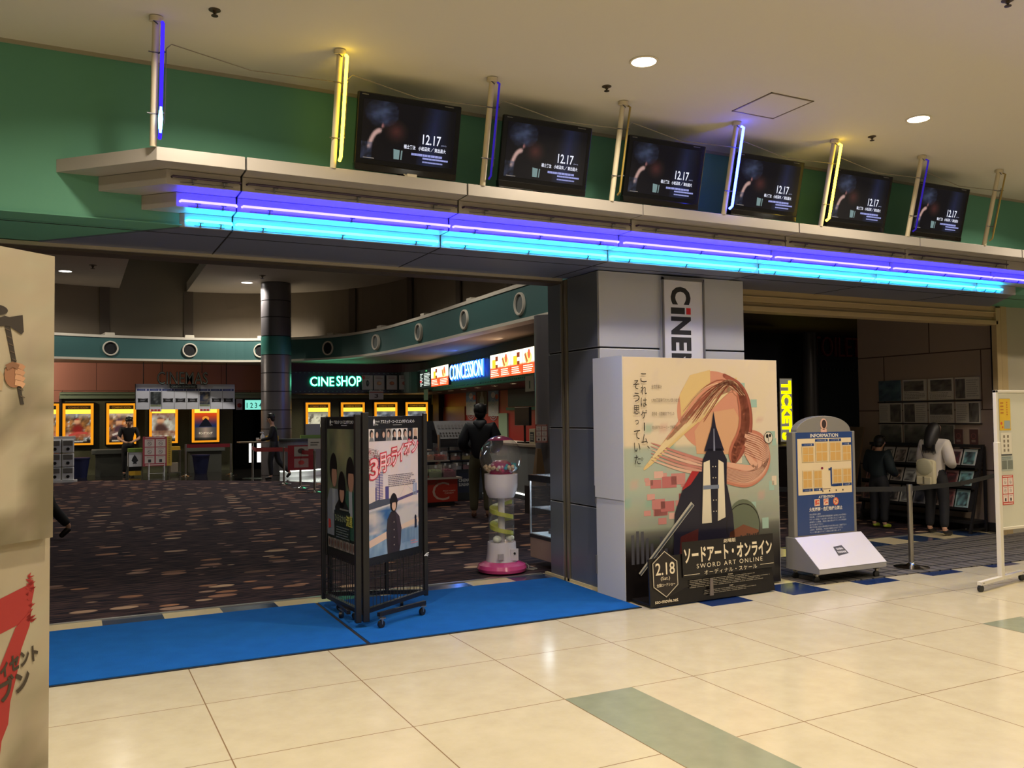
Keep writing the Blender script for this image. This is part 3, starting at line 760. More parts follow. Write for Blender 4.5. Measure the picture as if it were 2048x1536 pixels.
# blossom branches
for k in range(16): a.stroke([(0.0, .66+.012*k), (.05+.09*hsh(k, 1), .70+.008*k), (.08+.12*hsh(k, 2), .66+.18*hsh(k, 3))], .003, (96, 70, 70), 1)
for k in range(50): a.ell(.16*hsh(k, 4)**1.3, .66+.17*hsh(k, 5), .008, .006, (206, 160, 160) if k % 2 else (150, 96, 100), 2, 8)
# tower and city
for k in range(24): a.rect(.085+(.02 if k > 16 else 0), .44+k*.0125, .185-(.02 if k > 16 else 0), .446+k*.0125, (96, 92, 146), 1)
a.rect(.132, .43, .142, .76, (72, 62, 130), 2); a.rect(.085, .43, .10, .53, (80, 74, 130), 2)
a.rect(.215, .43, .262, .53, (76, 70, 128), 1); a.rect(.60, .43, .63, .55, (160, 170, 196), 1); a.rect(.635, .43, .66, .53, (150, 160, 190), 1)
a.stroke([(.40, .42), (.50, .53), (.64, .44)], .003, (190, 176, 180), 1); a.stroke([(.30, .40), (.68, .455)], .022, (92, 82, 124), 1)
a.poly([(0, .365), (.30, .39), (.30, .43), (.12, .435), (0, .41)], (70, 76, 92), 1); a.stroke([(0, .352), (.3, .385)], .010, (196, 196, 204), 2)
a.stroke([(0, .10), (.26, .155)], .055, (214, 186, 168), 2); a.stroke([(.42, .185), (W, .225)], .04, (214, 190, 172), 2)
for k in range(14): a.rect(.44+.017*k, .06, .446+.017*k, .175, (96, 128, 164), 2)
# coat figure
a.poly([(.24, 0), (.225, .16), (.24, .27), (.285, .325), (.345, .325), (.40, .28), (.43, .18), (.415, .05), (.40, 0)], (46, 38, 44), 4)
a.poly([(.345, .325), (.40, .28), (.43, .18), (.415, .05), (.385, .05), (.37, .2)], (62, 52, 62), 5)
a.ell(.325, .395, .05, .075, (28, 24, 28), 4); a.ell(.327, .370, .028, .038, (206, 168, 148), 5); a.poly([(.275, .395), (.38, .395), (.37, .43), (.28, .43)], (28, 24, 28), 6)
a.rect(.315, .328, .345, .345, (200, 164, 146), 4)
for k in range(4): a.ell(.325, .06+.06*k, .006, .006, (160, 150, 146), 6, 8)
a.ell(.635, .245, .014, .022, (26, 28, 44), 3); a.rect(.622, .16, .652, .23, (34, 40, 62), 3)
a.fine(.25, .52, .64, .62, 7, (120, 110, 124), 3, 12, .8)
a.text('PREMIUM', (.56, .03, .66, .07), (206, 140, 150), 3) if False else a.fine(.56, .03, .67, .07, 2, (206, 140, 150), 3, 8)
glyph = [('3', .012, .60, .105, .155), ('月', .125, .64, .095, .15), ('の', .22, .69, .08, .08), ('ラ', .295, .69, .08, .14), ('イ', .38, .725, .085, .13), ('オ', .475, .765, .10, .12), ('ン', .585, .79, .085, .095)]
for ch, x, y, ww, hh in glyph:
    a.text(ch, (x-.010, y-.010, x+ww+.010, y+hh+.010), (196, 44, 60), 7, bold=.06, rot=.12, shear=.12)
    a.text(ch, (x, y, x+ww, y+hh), (240, 196, 200), 8, bold=.012, rot=.12, shear=.12)
a.build('poster', t, o+U*.10+Vector((0, 0, .515)), U, (0, 0, 1), GLOSSPRINT)
def header(o, U, ln):
    a = Art(); wd = ln-.16
    a.rect(.10, .012, .125, .05, (215, 215, 215), 1); a.rect(.107, .012, .118, .028, (20, 20, 20), 2); a.poly([(.10, .05), (.125, .05), (.1125, .066)], (215, 215, 215), 1)
    a.text('Asmik', (.132, .036, .185, .052), (200, 200, 200), 1); a.text('Ace', (.132, .014, .165, .030), (200, 200, 200), 1)
    a.build('logo_print', t, o+U*.06+Vector((0, 0, 1.515)), U, (0, 0, 1), PRINT); a = Art()
    a.text('アスミック・エース エンタテインメント', (.20, .026, .20+wd*.66, .056), (232, 232, 232), 1, bold=.01)
    a.fine(.36, .008, .52, .02, 1, (150, 150, 150), 1, 4, .9)
    a.build('header_print', t, o+U*.06+Vector((0, 0, 1.515)), U, (0, 0, 1), PRINT)
header(o, U, ln)
# --- left face: greenish poster with three young people
o, U, ln, pr = face(L_, F, 'poster_panel')
a = Art(); W, H = .66, .985
def leafy(u, v):
    c = mixc((60, 64, 58), (108, 116, 84), fbm(u*7, v*9, 21)); c = mixc(c, (150, 140, 100), max(0, 1-math.hypot((u-.5)/.4, (v-.85)/.3))*.8)
    if v < .42: c = mixc(c, (22, 30, 28), (.42-v)*4)
    return tuple(int(q/5)*5 for q in c)
a.grid(0, 0, W, H, 22, 33, leafy, 0)
for cx, cy, shirt in ((.15, .60, (116, 120, 126)), (.52, .58, (40, 74, 60))):
    a.poly([(cx-.15, .12), (cx-.15, .40), (cx-.09, .50), (cx+.09, .50), (cx+.15, .40), (cx+.14, .12)], shirt, 1); a.poly([(cx-.02, .3), (cx+.05, .3), (cx+.04, .5), (cx-.03, .5)], (140, 144, 146), 2)
    a.ell(cx, cy+.06, .085, .13, (24, 22, 22), 2); a.ell(cx+.02, cy+.01, .06, .095, (150, 112, 92), 3); a.poly([(cx-.08, cy+.06), (cx+.085, cy+.06), (cx+.06, cy+.15), (cx-.06, cy+.15)], (24, 22, 22), 4)
a.poly([(.60, .12), (.60, .42), (.63, .45), (.66, .42), (.66, .12)], (150, 152, 152), 2)
a.poly([(.18, .1), (.19, .36), (.27, .42), (.41, .42), (.49, .36), (.50, .1)], (26, 30, 30), 4); a.ell(.34, .50, .085, .15, (18, 17, 18), 4); a.ell(.345, .475, .05, .075, (158, 118, 98), 5); a.poly([(.27, .50), (.42, .50), (.40, .60), (.29, .60)], (18, 17, 18), 6)
a.rect(.17, .10, .52, .33, (22, 36, 34), 5)
a.text('ひるなかの', (.19, .245, .44, .30), (120, 128, 100), 7, bold=.02); a.text('流星', (.44, .22, .575, .31), (176, 172, 76), 7, bold=.02)
a.text('永野芽郁', (.32, .335, .5, .355), (120, 120, 110), 7) if False else a.fine(.30, .33, .5, .36, 1, (120, 122, 112), 7, 3)
a.fine(.22, .11, .52, .21, 5, (100, 110, 110), 7, 17); a.poly([(.03, .17), (.09, .18), (.085, .24), (.03, .25)], (176, 60, 60), 3)
for k in range(9): a.rect(.03+.068*k, .02, .09+.068*k, .10, (104, 98, 90) if k % 2 else (130, 120, 108), 6); a.ell(.06+.068*k, .062, .02, .03, (90, 66, 56), 7, 12)
a.build('poster', t, o+U*.075+Vector((0, 0, .515)), U, (0, 0, 1), GLOSSPRINT)
header(o+U*(-.02), U, ln)
face(R_, L_, 'back_panel')
WHEEL = mat('castor_black', (24, 24, 24), 0.4)
def castor(x, y, r, root, z=0.0, ang=0.0):
    mb = MB(); ca, sa = math.cos(ang), math.sin(ang)
    mb.tube([(x-.012*sa, y+.012*ca, z+r), (x+.012*sa, y-.012*ca, z+r)], r, 16); w_ = mb.build('castor', WHEEL, root, smooth=True)
    mb = MB(); mb.bar((x, y, z+r), (x+.01, y, z+2*r+.02), .024, .016); mb.box(x-.018, x+.03, y-.02, y+.02, z+2*r+.012, z+2*r+.02); mb.build('fork', STEEL, w_)
for x, y in ((1.41, 1.16), (1.83, 1.40), (1.235, 1.62), (1.32, 1.52), (1.30, 1.90), (1.80, 1.80)): castor(x, y, .028, t, .012, hsh(int(x*100), 3)*3)
mb = MB().bar((1.23, 1.40, .10), (1.27, 1.95, .10), .03).bar((1.40, 1.19, .105), (1.86, 1.42, .105), .03)
mb.build('castor_rail', BLACK, t)
mb = MB()
for k in range(3): mb.tube([(R_[0]-.018, R_[1]-.02, .425), (R_[0]-.004, R_[1]-.026, .428+.008*k), (R_[0]+.014+.004*k, R_[1]-.02, .422+.014*k)], .003, 5)
mb.build('cable_tie', WHITE, t)

# ------------------------------------------------------------------ big film box display with its front plinth
t = thing('film_display', 'large cardboard box display with a pink and dark film picture before the pillar', 'cardboard display', (4.4, 1.25, 0))
WB = mat('white_card', (196, 196, 196), 0.55)
mb = MB().prism([(3.51, 1.01), (5.27, 1.03), (5.27, 1.40), (3.515, 1.46)], 0.012, 2.085); mb.build('box', WB, t, bevel=.002)
mb = MB().prism([(3.502, 1.0), (3.507, 1.0), (3.507, 1.465), (3.502, 1.465)], .86, 2.095); mb.build('upper_card', WB, t)
for z, nm in ((.18, 'tape'), (.80, 'tape')): MB().box(3.50, 3.53, 1.455, 1.475, z, z+.16).build(nm, mat('grey_tape', (78, 80, 86), 0.5), t)
a = Art(); W, H = 1.75, 2.07
def sky(u, v):
    if v > .62: c = mixc((206, 190, 164), (214, 198, 172), fbm(u*5, v*5, 31))
    else: c = mixc((176, 172, 150), (150, 170, 160), fbm(u*4+.3, v*6, 33))
    if v < .62: c = mixc(c, (104, 108, 98), max(0, (.45-v)*2.6))
    if v < .28: c = mixc(c, (20, 18, 18), (.32-v)*6)
    q = hsh(int(u*22), int(v*26), 5)
    if q > .9 and .35 < v < .75 and (u < .4 or u > .85): c = mixc(c, (120, 160, 150) if q > .95 else (196, 150, 140), .5)
    return tuple(int(x/4)*4 for x in c)
a.grid(0, 0, W, H, 44, 52, sky, 0)
# sweeping ribbons (plain stand-in for the picture)
sal, sal2, rose, straw = (172, 102, 80), (196, 136, 112), (160, 84, 82), (206, 178, 122)
a.ell(.97, 1.60, .40, .36, sal2, 1, 40)
a.poly([(.62, 1.52), (.60, 1.74), (.72, 1.92), (.95, 1.97), (.95, 1.62), (.82, 1.50)], straw, 2)
for k in range(9): a.stroke([(.20+.05*k, 1.10+.05*k), (.60+.03*k, 1.42+.04*k), (.92+.03*k, 1.62+.035*k), (1.26, 1.90-.02*k)], lambda tt, k=k: .012+.07*math.sin(tt*PI), mixc(straw, (214, 196, 160), (k % 3)/3) if k < 4 else mixc(sal, sal2, (k % 3)/2), 3+k % 3, 3)
for k in range(8): a.stroke([(1.10+.02*k, 1.93-.02*k), (1.36-.01*k, 1.80), (1.42-.012*k, 1.45), (1.30-.02*k, 1.22), (1.2, 1.12)], lambda tt: .02+.06*math.sin(tt*PI), mixc((140, 74, 60), sal, (k % 4)/3), 5+k % 2, 3)
a.poly([(.78, 1.22), (1.25, 1.20), (1.33, 1.46), (1.22, 1.62), (.90, 1.58), (.76, 1.42)], (200, 154, 118), 2)
for k in range(9): a.stroke([(1.34, 1.42-.025*k), (1.58-.02*k, 1.36-.03*k), (1.64-.02*k, 1.08), (1.40, .90+.02*k), (1.10, .96+.02*k)], lambda tt: .03+.035*math.sin(tt*PI), mixc((184, 118, 96), (208, 160, 136), (k % 3)/2), 5+k % 3, 3)
for k in range(34):
    q = hsh(k, 140); a.stroke([(.62+.25*q, 1.48+.12*hsh(k, 141)), (.85+.2*q, 1.70+.12*hsh(k, 141)), (1.12+.1*q, 1.86+.06*hsh(k, 142)), (1.30+.06*q, 1.74)], lambda tt: .003+.006*math.sin(tt*PI), (150, 84, 64) if k % 3 else (216, 176, 140), 7, 2)
for k in range(22):
    q = k/22; a.stroke([(1.38-.05*q, 1.40-.2*q), (1.60-.06*q, 1.34-.22*q), (1.655-.06*q, 1.12), (1.42, .92+.1*q), (1.12, .97+.12*q)], .004, (150, 92, 74) if k % 2 else (220, 182, 158), 8, 3)
for k in range(6): a.stroke([(1.15, 1.02+.01*k), (.70, 1.05+.03*k), (.28, 1.18+.03*k)], lambda tt: .045*(1-tt)+.005, mixc((206, 168, 148), (180, 120, 110), (k % 3)/2), 4, 2)
for k in range(26):
    u, v = .16+.5*hsh(k, 40), .62+.42*hsh(k, 41); s_ = .03+.07*hsh(k, 42)
    a.rect(u, v, u+s_*1.6, v+s_, mixc((168, 90, 92), (206, 170, 156), hsh(k, 43)), 1+k % 2)
for k in range(14):
    u, v = 1.2+.5*hsh(k, 50), .5+1.3*hsh(k, 51); a.rect(u, v, u+.05+.06*hsh(k, 52), v+.05+.05*hsh(k, 53), (150, 178, 164) if k % 2 else (206, 190, 168), 1)
# dark cloak-like mass and pale standing panel in the middle
a.poly([(.50, .34), (.52, .70), (.62, .93), (.80, 1.06), (.98, 1.06), (1.12, .92), (1.18, .66), (1.20, .40), (1.1, .28)], (30, 28, 44), 8)
a.poly([(.56, .30), (.58, .5), (.78, .56), (.76, .30)], (72, 30, 30), 9); a.poly([(.60, .90), (.70, .95), (.80, 1.06), (.72, 1.07)], (160, 40, 44), 9)
a.poly([(.80, .62), (.84, 1.16), (.90, 1.26), (1.06, 1.26), (1.12, 1.16), (1.10, .62), (.95, .58)], (24, 24, 40), 10)
a.poly([(.82, .60), (.85, 1.14), (.92, 1.16), (.93, .60)], (212, 202, 178), 11); a.poly([(1.00, .61), (1.02, 1.16), (1.08, 1.13), (1.09, .64)], (212, 202, 178), 11)
a.rect(.84, .90, 1.02, .935, (110, 120, 140), 12)
for v in (.70, .80, 1.0, 1.1): a.ell(.955, v, .006, .006, (200, 190, 170), 12, 8); a.ell(.985, v, .006, .006, (200, 190, 170), 12, 8)
a.poly([(.86, 1.24), (.95, 1.46), (.975, 1.60), (1.0, 1.46), (1.09, 1.24)], (26, 24, 44), 10); a.poly([(.965, 1.24), (.97, 1.44), (.98, 1.44), (.985, 1.24)], (120, 124, 146), 11)
a.ell(1.30, .55, .20, .24, (96, 104, 84), 7); a.poly([(1.12, .33), (1.5, .33), (1.48, .50), (1.3, .56), (1.14, .5)], (120, 70, 46), 8); a.ring(1.30, .55, .195, .202, (30, 26, 24), 9)
for k in range(9): a.rect(1.26+.025*k, .34, 1.28+.025*k, .42+.06*hsh(k, 60), (46, 34, 30), 9)
a.poly([(.70, .80), (.735, .765), (.15, .20), (.125, .225)], (176, 172, 160), 13); a.poly([(.71, .78), (.725, .765), (.145, .205), (.135, .215)], (70, 76, 84), 14)
for k in range(8): a.rect(.06+.05*k, .30, .09+.05*k, .40+.3*hsh(k, 70), (70, 70, 78), 2)
INK = (34, 28, 24)
for i, ch in enumerate('これはゲーム、'):
    v = 1.93-.105*i
    if ch == 'ー': a.rect(.203, v-.075, .213, v-.005, INK, 15)
    elif ch == '、': a.text(ch, (.235, v-.02, .26, v+.005), INK, 15)
    else: a.text(ch, (.175, v-.078, .24, v), INK, 15)
for i, ch in enumerate('そう思っていた。'):
    v = 1.87-.107*i
    a.text(ch, (.098, v-.078, .162, v) if ch not in 'っ。' else ((.11, v-.06, .15, v-.02) if ch == 'っ' else (.165, v+.06, .19, v+.085)), INK, 15)
for i, s_ in enumerate(('全世界累計', '1,900万部発行の大人気小説を', '原作者・川原礫書き下ろしの', '完全新作ストーリーで映画化')):
    a.text(s_, (.29, 1.80-.118*i, .29+(.11, .30, .24, .27)[i], 1.832-.118*i), (96, 80, 66), 15)
a.ring(1.625, 1.345, .05, .055, (46, 40, 36), 12); a.ell(1.625, 1.345, .05, .05, (206, 196, 178), 11); a.ell(1.61, 1.36, .016, .02, (30, 26, 24), 12, 10); a.ell(1.645, 1.365, .014, .016, (30, 26, 24), 12, 10); a.rect(1.62, 1.31, 1.625, 1.35, (30, 26, 24), 12)
a.build('printed_front', t, (3.515, 1.0095, .014), (1.76, .02, 0), (0, 0, 1), printmat('satin_print', 0.32, coat=0.15))
# front plinth card with the title lettering
mb = MB(); y0 = .72
mb.hexa([(3.545, .705, .012), (4.93, .75, .012), (4.93, .765, .012), (3.545, .72, .012)], [(3.545, .725, .40), (4.90, .80, .46), (4.90, .815, .46), (3.545, .74, .40)])
mb.build('plinth_card', mat('plinth_black', (24, 21, 20), 0.25), t)
MB().prism([(3.56, .74), (4.92, .78), (4.92, 1.02), (3.56, 1.0)], .012, .035).build('plinth_base', mat('plinth_black', (24, 21, 20), 0.25), t)
a = Art(); CR = (222, 208, 180)
a.poly([(.02, .14), (.155, .045), (.29, .14), (.29, .34), (.155, .44), (.02, .34)], (34, 28, 26), 1)
pts = [(.03, .145), (.155, .055), (.28, .145), (.28, .335), (.155, .425), (.03, .335), (.03, .145)]
a.stroke(pts, .007, (196, 186, 164), 2)
a0 = a; a.text('2.18', (.055, .235, .255, .335), CR, 2, bold=.01); a.text('(Sat.)', (.105, .185, .20, .222), CR, 2); a.text('全国ロードショー', (.06, .14, .25, .168), CR, 2, bold=.01)
a.text('sao-movie.net', (.035, -.012, .275, .025), CR, 2, bold=.01) if False else a.text('sao-movie.net', (.035, .008, .275, .038), CR, 2, bold=.01)
V = Vector((0.0, .020, .40)).normalized(); Uv = Vector((1.385, .045, 0)).normalized()
a.build('date_print', t, Vector((3.555, .7045, .03)), Uv, V, printmat('satin_print', 0.32, coat=0.15))
a = Art(); a.rect(.34, .19, 1.38, .485, (24, 21, 20), 1); a.text('劇場版', (.80, .445, .94, .478), CR, 2, bold=.01)
a.text('ソードアート・オンライン', (.36, .305, 1.36, .435), CR, 2, bold=.03)
a.text('SWORD ART ONLINE', (.49, .255, 1.24, .292), CR, 2, spacing=1.35)
a.text('オーディナル・スケール', (.57, .195, 1.17, .235), CR, 2, spacing=1.2); a.rect(.35, .207, .52, .211, CR, 2); a.rect(1.21, .222, 1.37, .226, CR, 2)
a.build('title_print', t, Vector((3.555, .7045, .03)), Uv, V, printmat('satin_print', 0.32, coat=0.15)); a = Art()
a.text('STAFF', (.83, .170, .885, .180), CR, 2); a.text('CAST', (.84, .075, .885, .085), CR, 2)
a.fine(.40, .095, 1.34, .165, 5, (120, 112, 98), 2, 77, .9); a.fine(.55, .03, 1.2, .07, 3, (120, 112, 98), 2, 79, .9)
V = Vector((0.0, .020, .40)).normalized(); Uv = Vector((1.385, .045, 0)).normalized()
a.build('credit_print', t, Vector((3.555, .7045, .03)), Uv, V, printmat('satin_print', 0.32, coat=0.15))
MB().hexa([(4.16, .702, .05), (4.20, .704, .05), (4.20, .71, .05), (4.16, .71, .05)], [(4.175, .712, .19), (4.2, .714, .19), (4.2, .72, .19), (4.175, .72, .19)]).build('tape', mat('clear_tape', (110, 100, 96), 0.2), t)

# ------------------------------------------------------------------ information stand
t = thing('information_stand', 'grey and blue information stand with an arched top beside the film display', 'sign stand', (5.88, 1.1, 0))
GREYB = mat('stand_grey', (132, 128, 120), 0.4, 0.2)
x0, x1, yf, yb = 5.47, 6.30, 1.05, 1.13
arch = [(x0, .40), (x1, .40), (x1, 1.40)]+[(5.885+.36*math.cos(PI*k/20), 1.40+.155*math.sin(PI*k/20)) for k in range(21)]+[(x0, 1.40)]
mb = MB(); n = len(arch)
mb.hexa([(p[0], yf, p[1]) for p in arch], [(p[0], yb, p[1]) for p in arch]); mb.build('upright_panel', GREYB, t, bevel=.004)
mb = MB().hexa([(x0-.02, yb+.02, .10), (x0-.02, .66+.07, .10), (x0-.02, .66+.07, .145), (x0-.02, yf-.02, .40), (x0-.02, yb+.02, .40)],
               [(x1+.03, yb+.02, .10), (x1+.03, .66+.07, .10), (x1+.03, .66+.07, .145), (x1+.03, yf-.02, .40), (x1+.03, yb+.02, .40)])
mb.build('base', mat('stand_silver', (150, 148, 146), 0.4, 0.2), t, bevel=.004)
for x, y in ((x0+.05, .84), (x1-.06, .78), (x0+.05, 1.1), (x1-.06, 1.1)): castor(x, y, .032, t)
lo = Vector((x0-.02, .73, .147)); hi = Vector((x0-.02, yf-.02, .402)); 
a = Art(); sl = (hi-lo).length; wd = x1-x0+.04
a.poly([(.35, .13), (.50, .15), (.49, .25), (.37, .24)], (50, 46, 50), 1); a.text('CINEMA', (.385, .198, .475, .223), (200, 196, 196), 2, bold=.03); a.text('SUNSHINE', (.375, .158, .482, .183), (200, 196, 196), 2, bold=.03)
Uv = (Vector((x1+.03, .73, .147))-lo).normalized(); Vv = ((hi+Vector((x1+.03, yf-.02, .402)))/2-(lo+Vector((x1+.03, .73, .147)))/2).normalized()
mb = MB(); mb.quad(lo+Vector((0, -.002, .002)), Vector((x1+.03, .728, .149)), Vector((x1+.03, yf-.022, .404)), hi+Vector((0, -.002, .002)))
mb.build('slope_sheet', mat('pale_sheet', (200, 196, 200), 0.25), t)
a.build('emblem', t, lo+Vector((.0, -.002, .002)), Uv, Vv, PRINT)
a = Art(); W, H = .755, .985; NAVY = (38, 62, 112); PAP = (216, 196, 158); OCH = (200, 158, 90); WH = (222, 214, 200)
a.rect(0, 0, W, H, NAVY, 0); a.text('INFORMATION', (.19, .935, .56, .97), WH, 2, bold=.02)
a.rect(.02, .385, W-.02, .925, PAP, 1)
def hall(u0, v0, u1, v1, num, top):
    a.rect(u0, v0, u1, v1, (206, 184, 140), 2)
    for i in range(2):
        for j in range(2): a.rect(u0+(u1-u0)*(.1+.45*i), v0+(v1-v0)*(.06+.47*j), u0+(u1-u0)*(.5+.42*i), v0+(v1-v0)*(.48+.46*j), OCH, 3)
    vb = v1+.003 if top else v0-.028
    a.rect(u0, vb, u1, vb+.025, NAVY, 2); a.text('CINEMA', (u0+.03, vb+.007, u1-.05, vb+.017), (150, 160, 190), 3); a.text(num, (u1-.045, vb+.004, u1-.03, vb+.021), WH, 3)
    a.stroke([(u0, v0), (u1, v0)], .002, (120, 100, 80), 3); a.stroke([(u0, v0), (u0, v1)], .002, (120, 100, 80), 3)
hall(.075, .695, .235, .850, '3', True); hall(.25, .695, .42, .89, '4', True); hall(.435, .695, .60, .89, '5', True); hall(.61, .695, .735, .850, '6', True)
hall(.075, .445, .205, .62, '2', False); hall(.22, .445, .335, .62, '1', False); hall(.475, .48, .60, .625, '8', False); hall(.61, .48, .73, .625, '7', False)
a.rect(.445, .47, .465, .64, NAVY, 3); a.rect(.45, .455, .60, .475, NAVY, 3); a.rect(.42, .61, .45, .63, NAVY, 3); a.ell(.335, .635, .016, .012, (120, 30, 60), 3)
for k in range(4): a.rect(.33+.09*k, .405, .345+.09*k, .42, (60, 50, 50), 3)
a.fine(.34, .425, .46, .44, 1, (110, 90, 80), 3, 2)
a.text('ATTENTION', (.28, .345, .49, .37), WH, 2, bold=.02)
RED = (206, 66, 50)
a.rect(.225, .272, .295, .338, (226, 190, 160), 1); a.text('禁', (.23, .278, .29, .332), RED, 2, bold=.04); a.rect(.345, .274, .41, .338, (226, 190, 160), 1); a.text('煙', (.35, .280, .405, .332), RED, 2, bold=.04)
a.ell(.51, .306, .038, .038, (222, 180, 130), 1); a.ring(.51, .306, .030, .037, RED, 2); a.stroke([(.49, .285), (.53, .327)], .008, RED, 3); a.stroke([(.49, .318), (.53, .296)], .006, (40, 36, 40), 2)
a.text('火気厳禁・危険物持込禁止', (.155, .222, .595, .262), WH, 2, bold=.02)
LINES = ['完全定員入替制', '学生券、ご招待券等特別鑑賞券をお持ちのお客様は', 'チケット売場にて当日券とお引換えの上ご入場下さい', '劇場内へ入場後、再度入場の際はチケットの半券を', '必ずお持ち下さい', '場内でお買い求めの飲食物以外のお持込みはご遠慮下さい', '上映中、携帯電話、PHS等の電源をお切り下さい', 'ペット等を連れてのご入場はお断り致します']
LWD = [.15, .50, .49, .50, .18, .50, .45, .42]
for i, s_ in enumerate(LINES):
    v = .188-.0245*i-.0*i; a.text(s_, (.155, v-.002, .155+LWD[i]*.98, v+.015), (176, 182, 196), 2, bold=.006)
a.build('printed_panel', t, (x0+.04, yf, .412), (1, 0, 0), (0, 0, 1), GLOSSPRINT)
a = Art(); a.ell(0, .02, .045, .055, (206, 160, 140), 1); a.ell(.005, .02, .03, .042, (46, 30, 26), 2); a.rect(-.04, -.06, .04, -.028, (206, 160, 140), 1)
a.build('emblem', t, (5.88, yf, 1.455), (1, 0, 0), (0, 0, 1), PRINT)

# ------------------------------------------------------------------ queue post and belt
def queue_post(lab, loc, h, grp, base_r=.16, first=[None]):
    if first[0] is not None: return dup(first[0], loc, 0, lab, grp)
    t = thing('queue_post', lab, 'queue post', loc, 0, grp); first[0] = t
    MB().tube([(0, 0, .02), (0, 0, h)], .026, 18).build('post', STEEL, t, smooth=True, local=True)
    MB().lathe([(.17, 0), (.17, .008), (.12, .018), (.05, .028), (.028, .05)], n=30).build('base', mat('polished_steel', (190, 186, 178), 0.15, 1.0), t, smooth=True, local=True)
    MB().lathe([(.029, h-.09), (.029, h-.005), (.022, h)], n=18).build('cap', STEEL, t, smooth=True, local=True)
    return t
t = queue_post('chrome queue post on the grey entrance mat beside the information stand', (6.93, .935, .009), .84, None)
BELT = mat('black_belt', (16, 16, 17), 0.6)
def belt(name, pts, z, hgt, m, lab, cat='barrier belt', grp=None):
    mb = MB(); 
    for a_, b_ in zip(pts[:-1], pts[1:]):
        mb.hexa([(a_[0], a_[1], a_[2]-hgt/2), (b_[0], b_[1], b_[2]-hgt/2), (b_[0]+.002, b_[1]+.003, b_[2]-hgt/2), (a_[0]+.002, a_[1]+.003, a_[2]-hgt/2)], [(a_[0], a_[1], a_[2]+hgt/2), (b_[0], b_[1], b_[2]+hgt/2), (b_[0]+.002, b_[1]+.003, b_[2]+hgt/2), (a_[0]+.002, a_[1]+.003, a_[2]+hgt/2)])
    return tag(mb.build(name, m, None), lab, cat, grp)
belt('barrier_belt', [(6.956, .95, .80), (8.2, 1.28, .775), (9.88, 1.90, .79)], 0, .05, BELT, 'black barrier belt stretched from the queue post to the right wall')
belt('barrier_belt', [(6.90, .95, .80), (6.2, 1.6, .78), (5.32, 2.2, .80)], 0, .05, BELT, 'black barrier belt running from the queue post behind the information stand')

# ------------------------------------------------------------------ whiteboard on castors at the right edge
t = thing('whiteboard', 'white rolling notice board with taped leaflets at the right edge of the picture', 'notice board', (7.6, -.08, 0))
WF = mat('board_frame_white', (214, 208, 192), 0.4)
for x in (6.85, 8.65):
    MB().box(x-.022, x+.022, -.10, -.055, .06, 1.30).build('leg', WF, t, bevel=.004)
    mb = MB().bar((x-.0, -.42, .085), (x-.0, .0, .085), .04, .03) if False else MB().bar((x-.42, -.16, .075), (x+.42, .0, .075), .04, .03)
    mb.build('foot', WF, t)
    castor(x-.40, -.155, .03, t); castor(x+.40, -.005, .03, t)
MB().box(6.87, 8.66, -.075, -.06, .52, 1.76).build('board', mat('whiteboard_surface', (206, 204, 186), 0.25), t)
mb = MB().box(6.845, 8.68, -.085, -.05, 1.75, 1.775); mb.box(6.845, 8.68, -.085, -.05, .50, .525); mb.box(6.845, 6.872, -.085, -.05, .50, 1.775); mb.box(8.65, 8.68, -.085, -.05, .5, 1.775)
mb.build('frame', WF, t, bevel=.003)
a = Art()
a.rect(.04, .885, .20, 1.175, (214, 176, 52), 1)
for k in range(4): a.rect(.055+.0*k, 1.13-.03*k, .10, 1.142-.03*k, (176, 110, 40), 2)
for k in range(6): a.ell(.15, 1.14-.022*k, .009, .007, (190, 110, 40), 2, 8)
a.rect(.105, .90, .19, .975, (150, 160, 156), 2); a.ell(.065, .95, .014, .014, (206, 90, 50), 2); a.ell(.08, .915, .01, .01, (206, 90, 50), 2)
a.rect(.05, .665, .205, .865, (214, 208, 190), 1)
for i in range(2):
    for j in range(4): a.rect(.085+.055*i, .69+.042*j, .11+.055*i, .715+.042*j, (130, 120, 104), 2)
a.rect(.05, .655, .205, .668, (70, 74, 78), 2)
a.rect(.05, .515, .215, .65, (170, 176, 168), 1); a.rect(.055, .53, .125, .61, (110, 116, 108), 2); a.rect(.135, .53, .21, .61, (112, 118, 110), 2); a.fine(.055, .615, .21, .645, 2, (90, 110, 112), 2, 5)
def notice(a, u0, v0, u1, v1, l=1, red=(196, 84, 72)):
    a.rect(u0, v0, u1, v1, red, l); w_, h_ = (u1-u0), (v1-v0)
    for i in range(2):
        for j in range(3):
            x, y = u0+w_*(.08+.46*i), v0+h_*(.10+.28*j); a.rect(x, y, x+w_*.40, y+h_*.25, (222, 206, 196), l+1)
            if j: a.ring(x+w_*.2, y+h_*.10, w_*.07, w_*.085, (90, 70, 76), l+2, 14); a.stroke([(x+w_*.15, y+h_*.12), (x+w_*.25, y+h_*.08)], w_*.02, (90, 70, 76), l+2)
            else: a.rect(x+w_*.14, y+h_*.03, x+w_*.26, y+h_*.13, (70, 60, 64), l+2)
            a.rect(x+w_*.08, y+h_*.2, x+w_*.33, y+h_*.215, (170, 130, 130), l+2)
    a.rect(u0+w_*.1, v0+h_*.03, u1-w_*.1, v0+h_*.06, (232, 206, 196), l+1); a.rect(u0+w_*.1, v0+h_*.95, u1-w_*.1, v0+h_*.975, (232, 206, 196), l+1)
notice(a, .045, .205, .21, .475)
a.build('leaflets', t, (6.855, -.076, .52), (1, 0, 0), (0, 0, 1), PRINT)

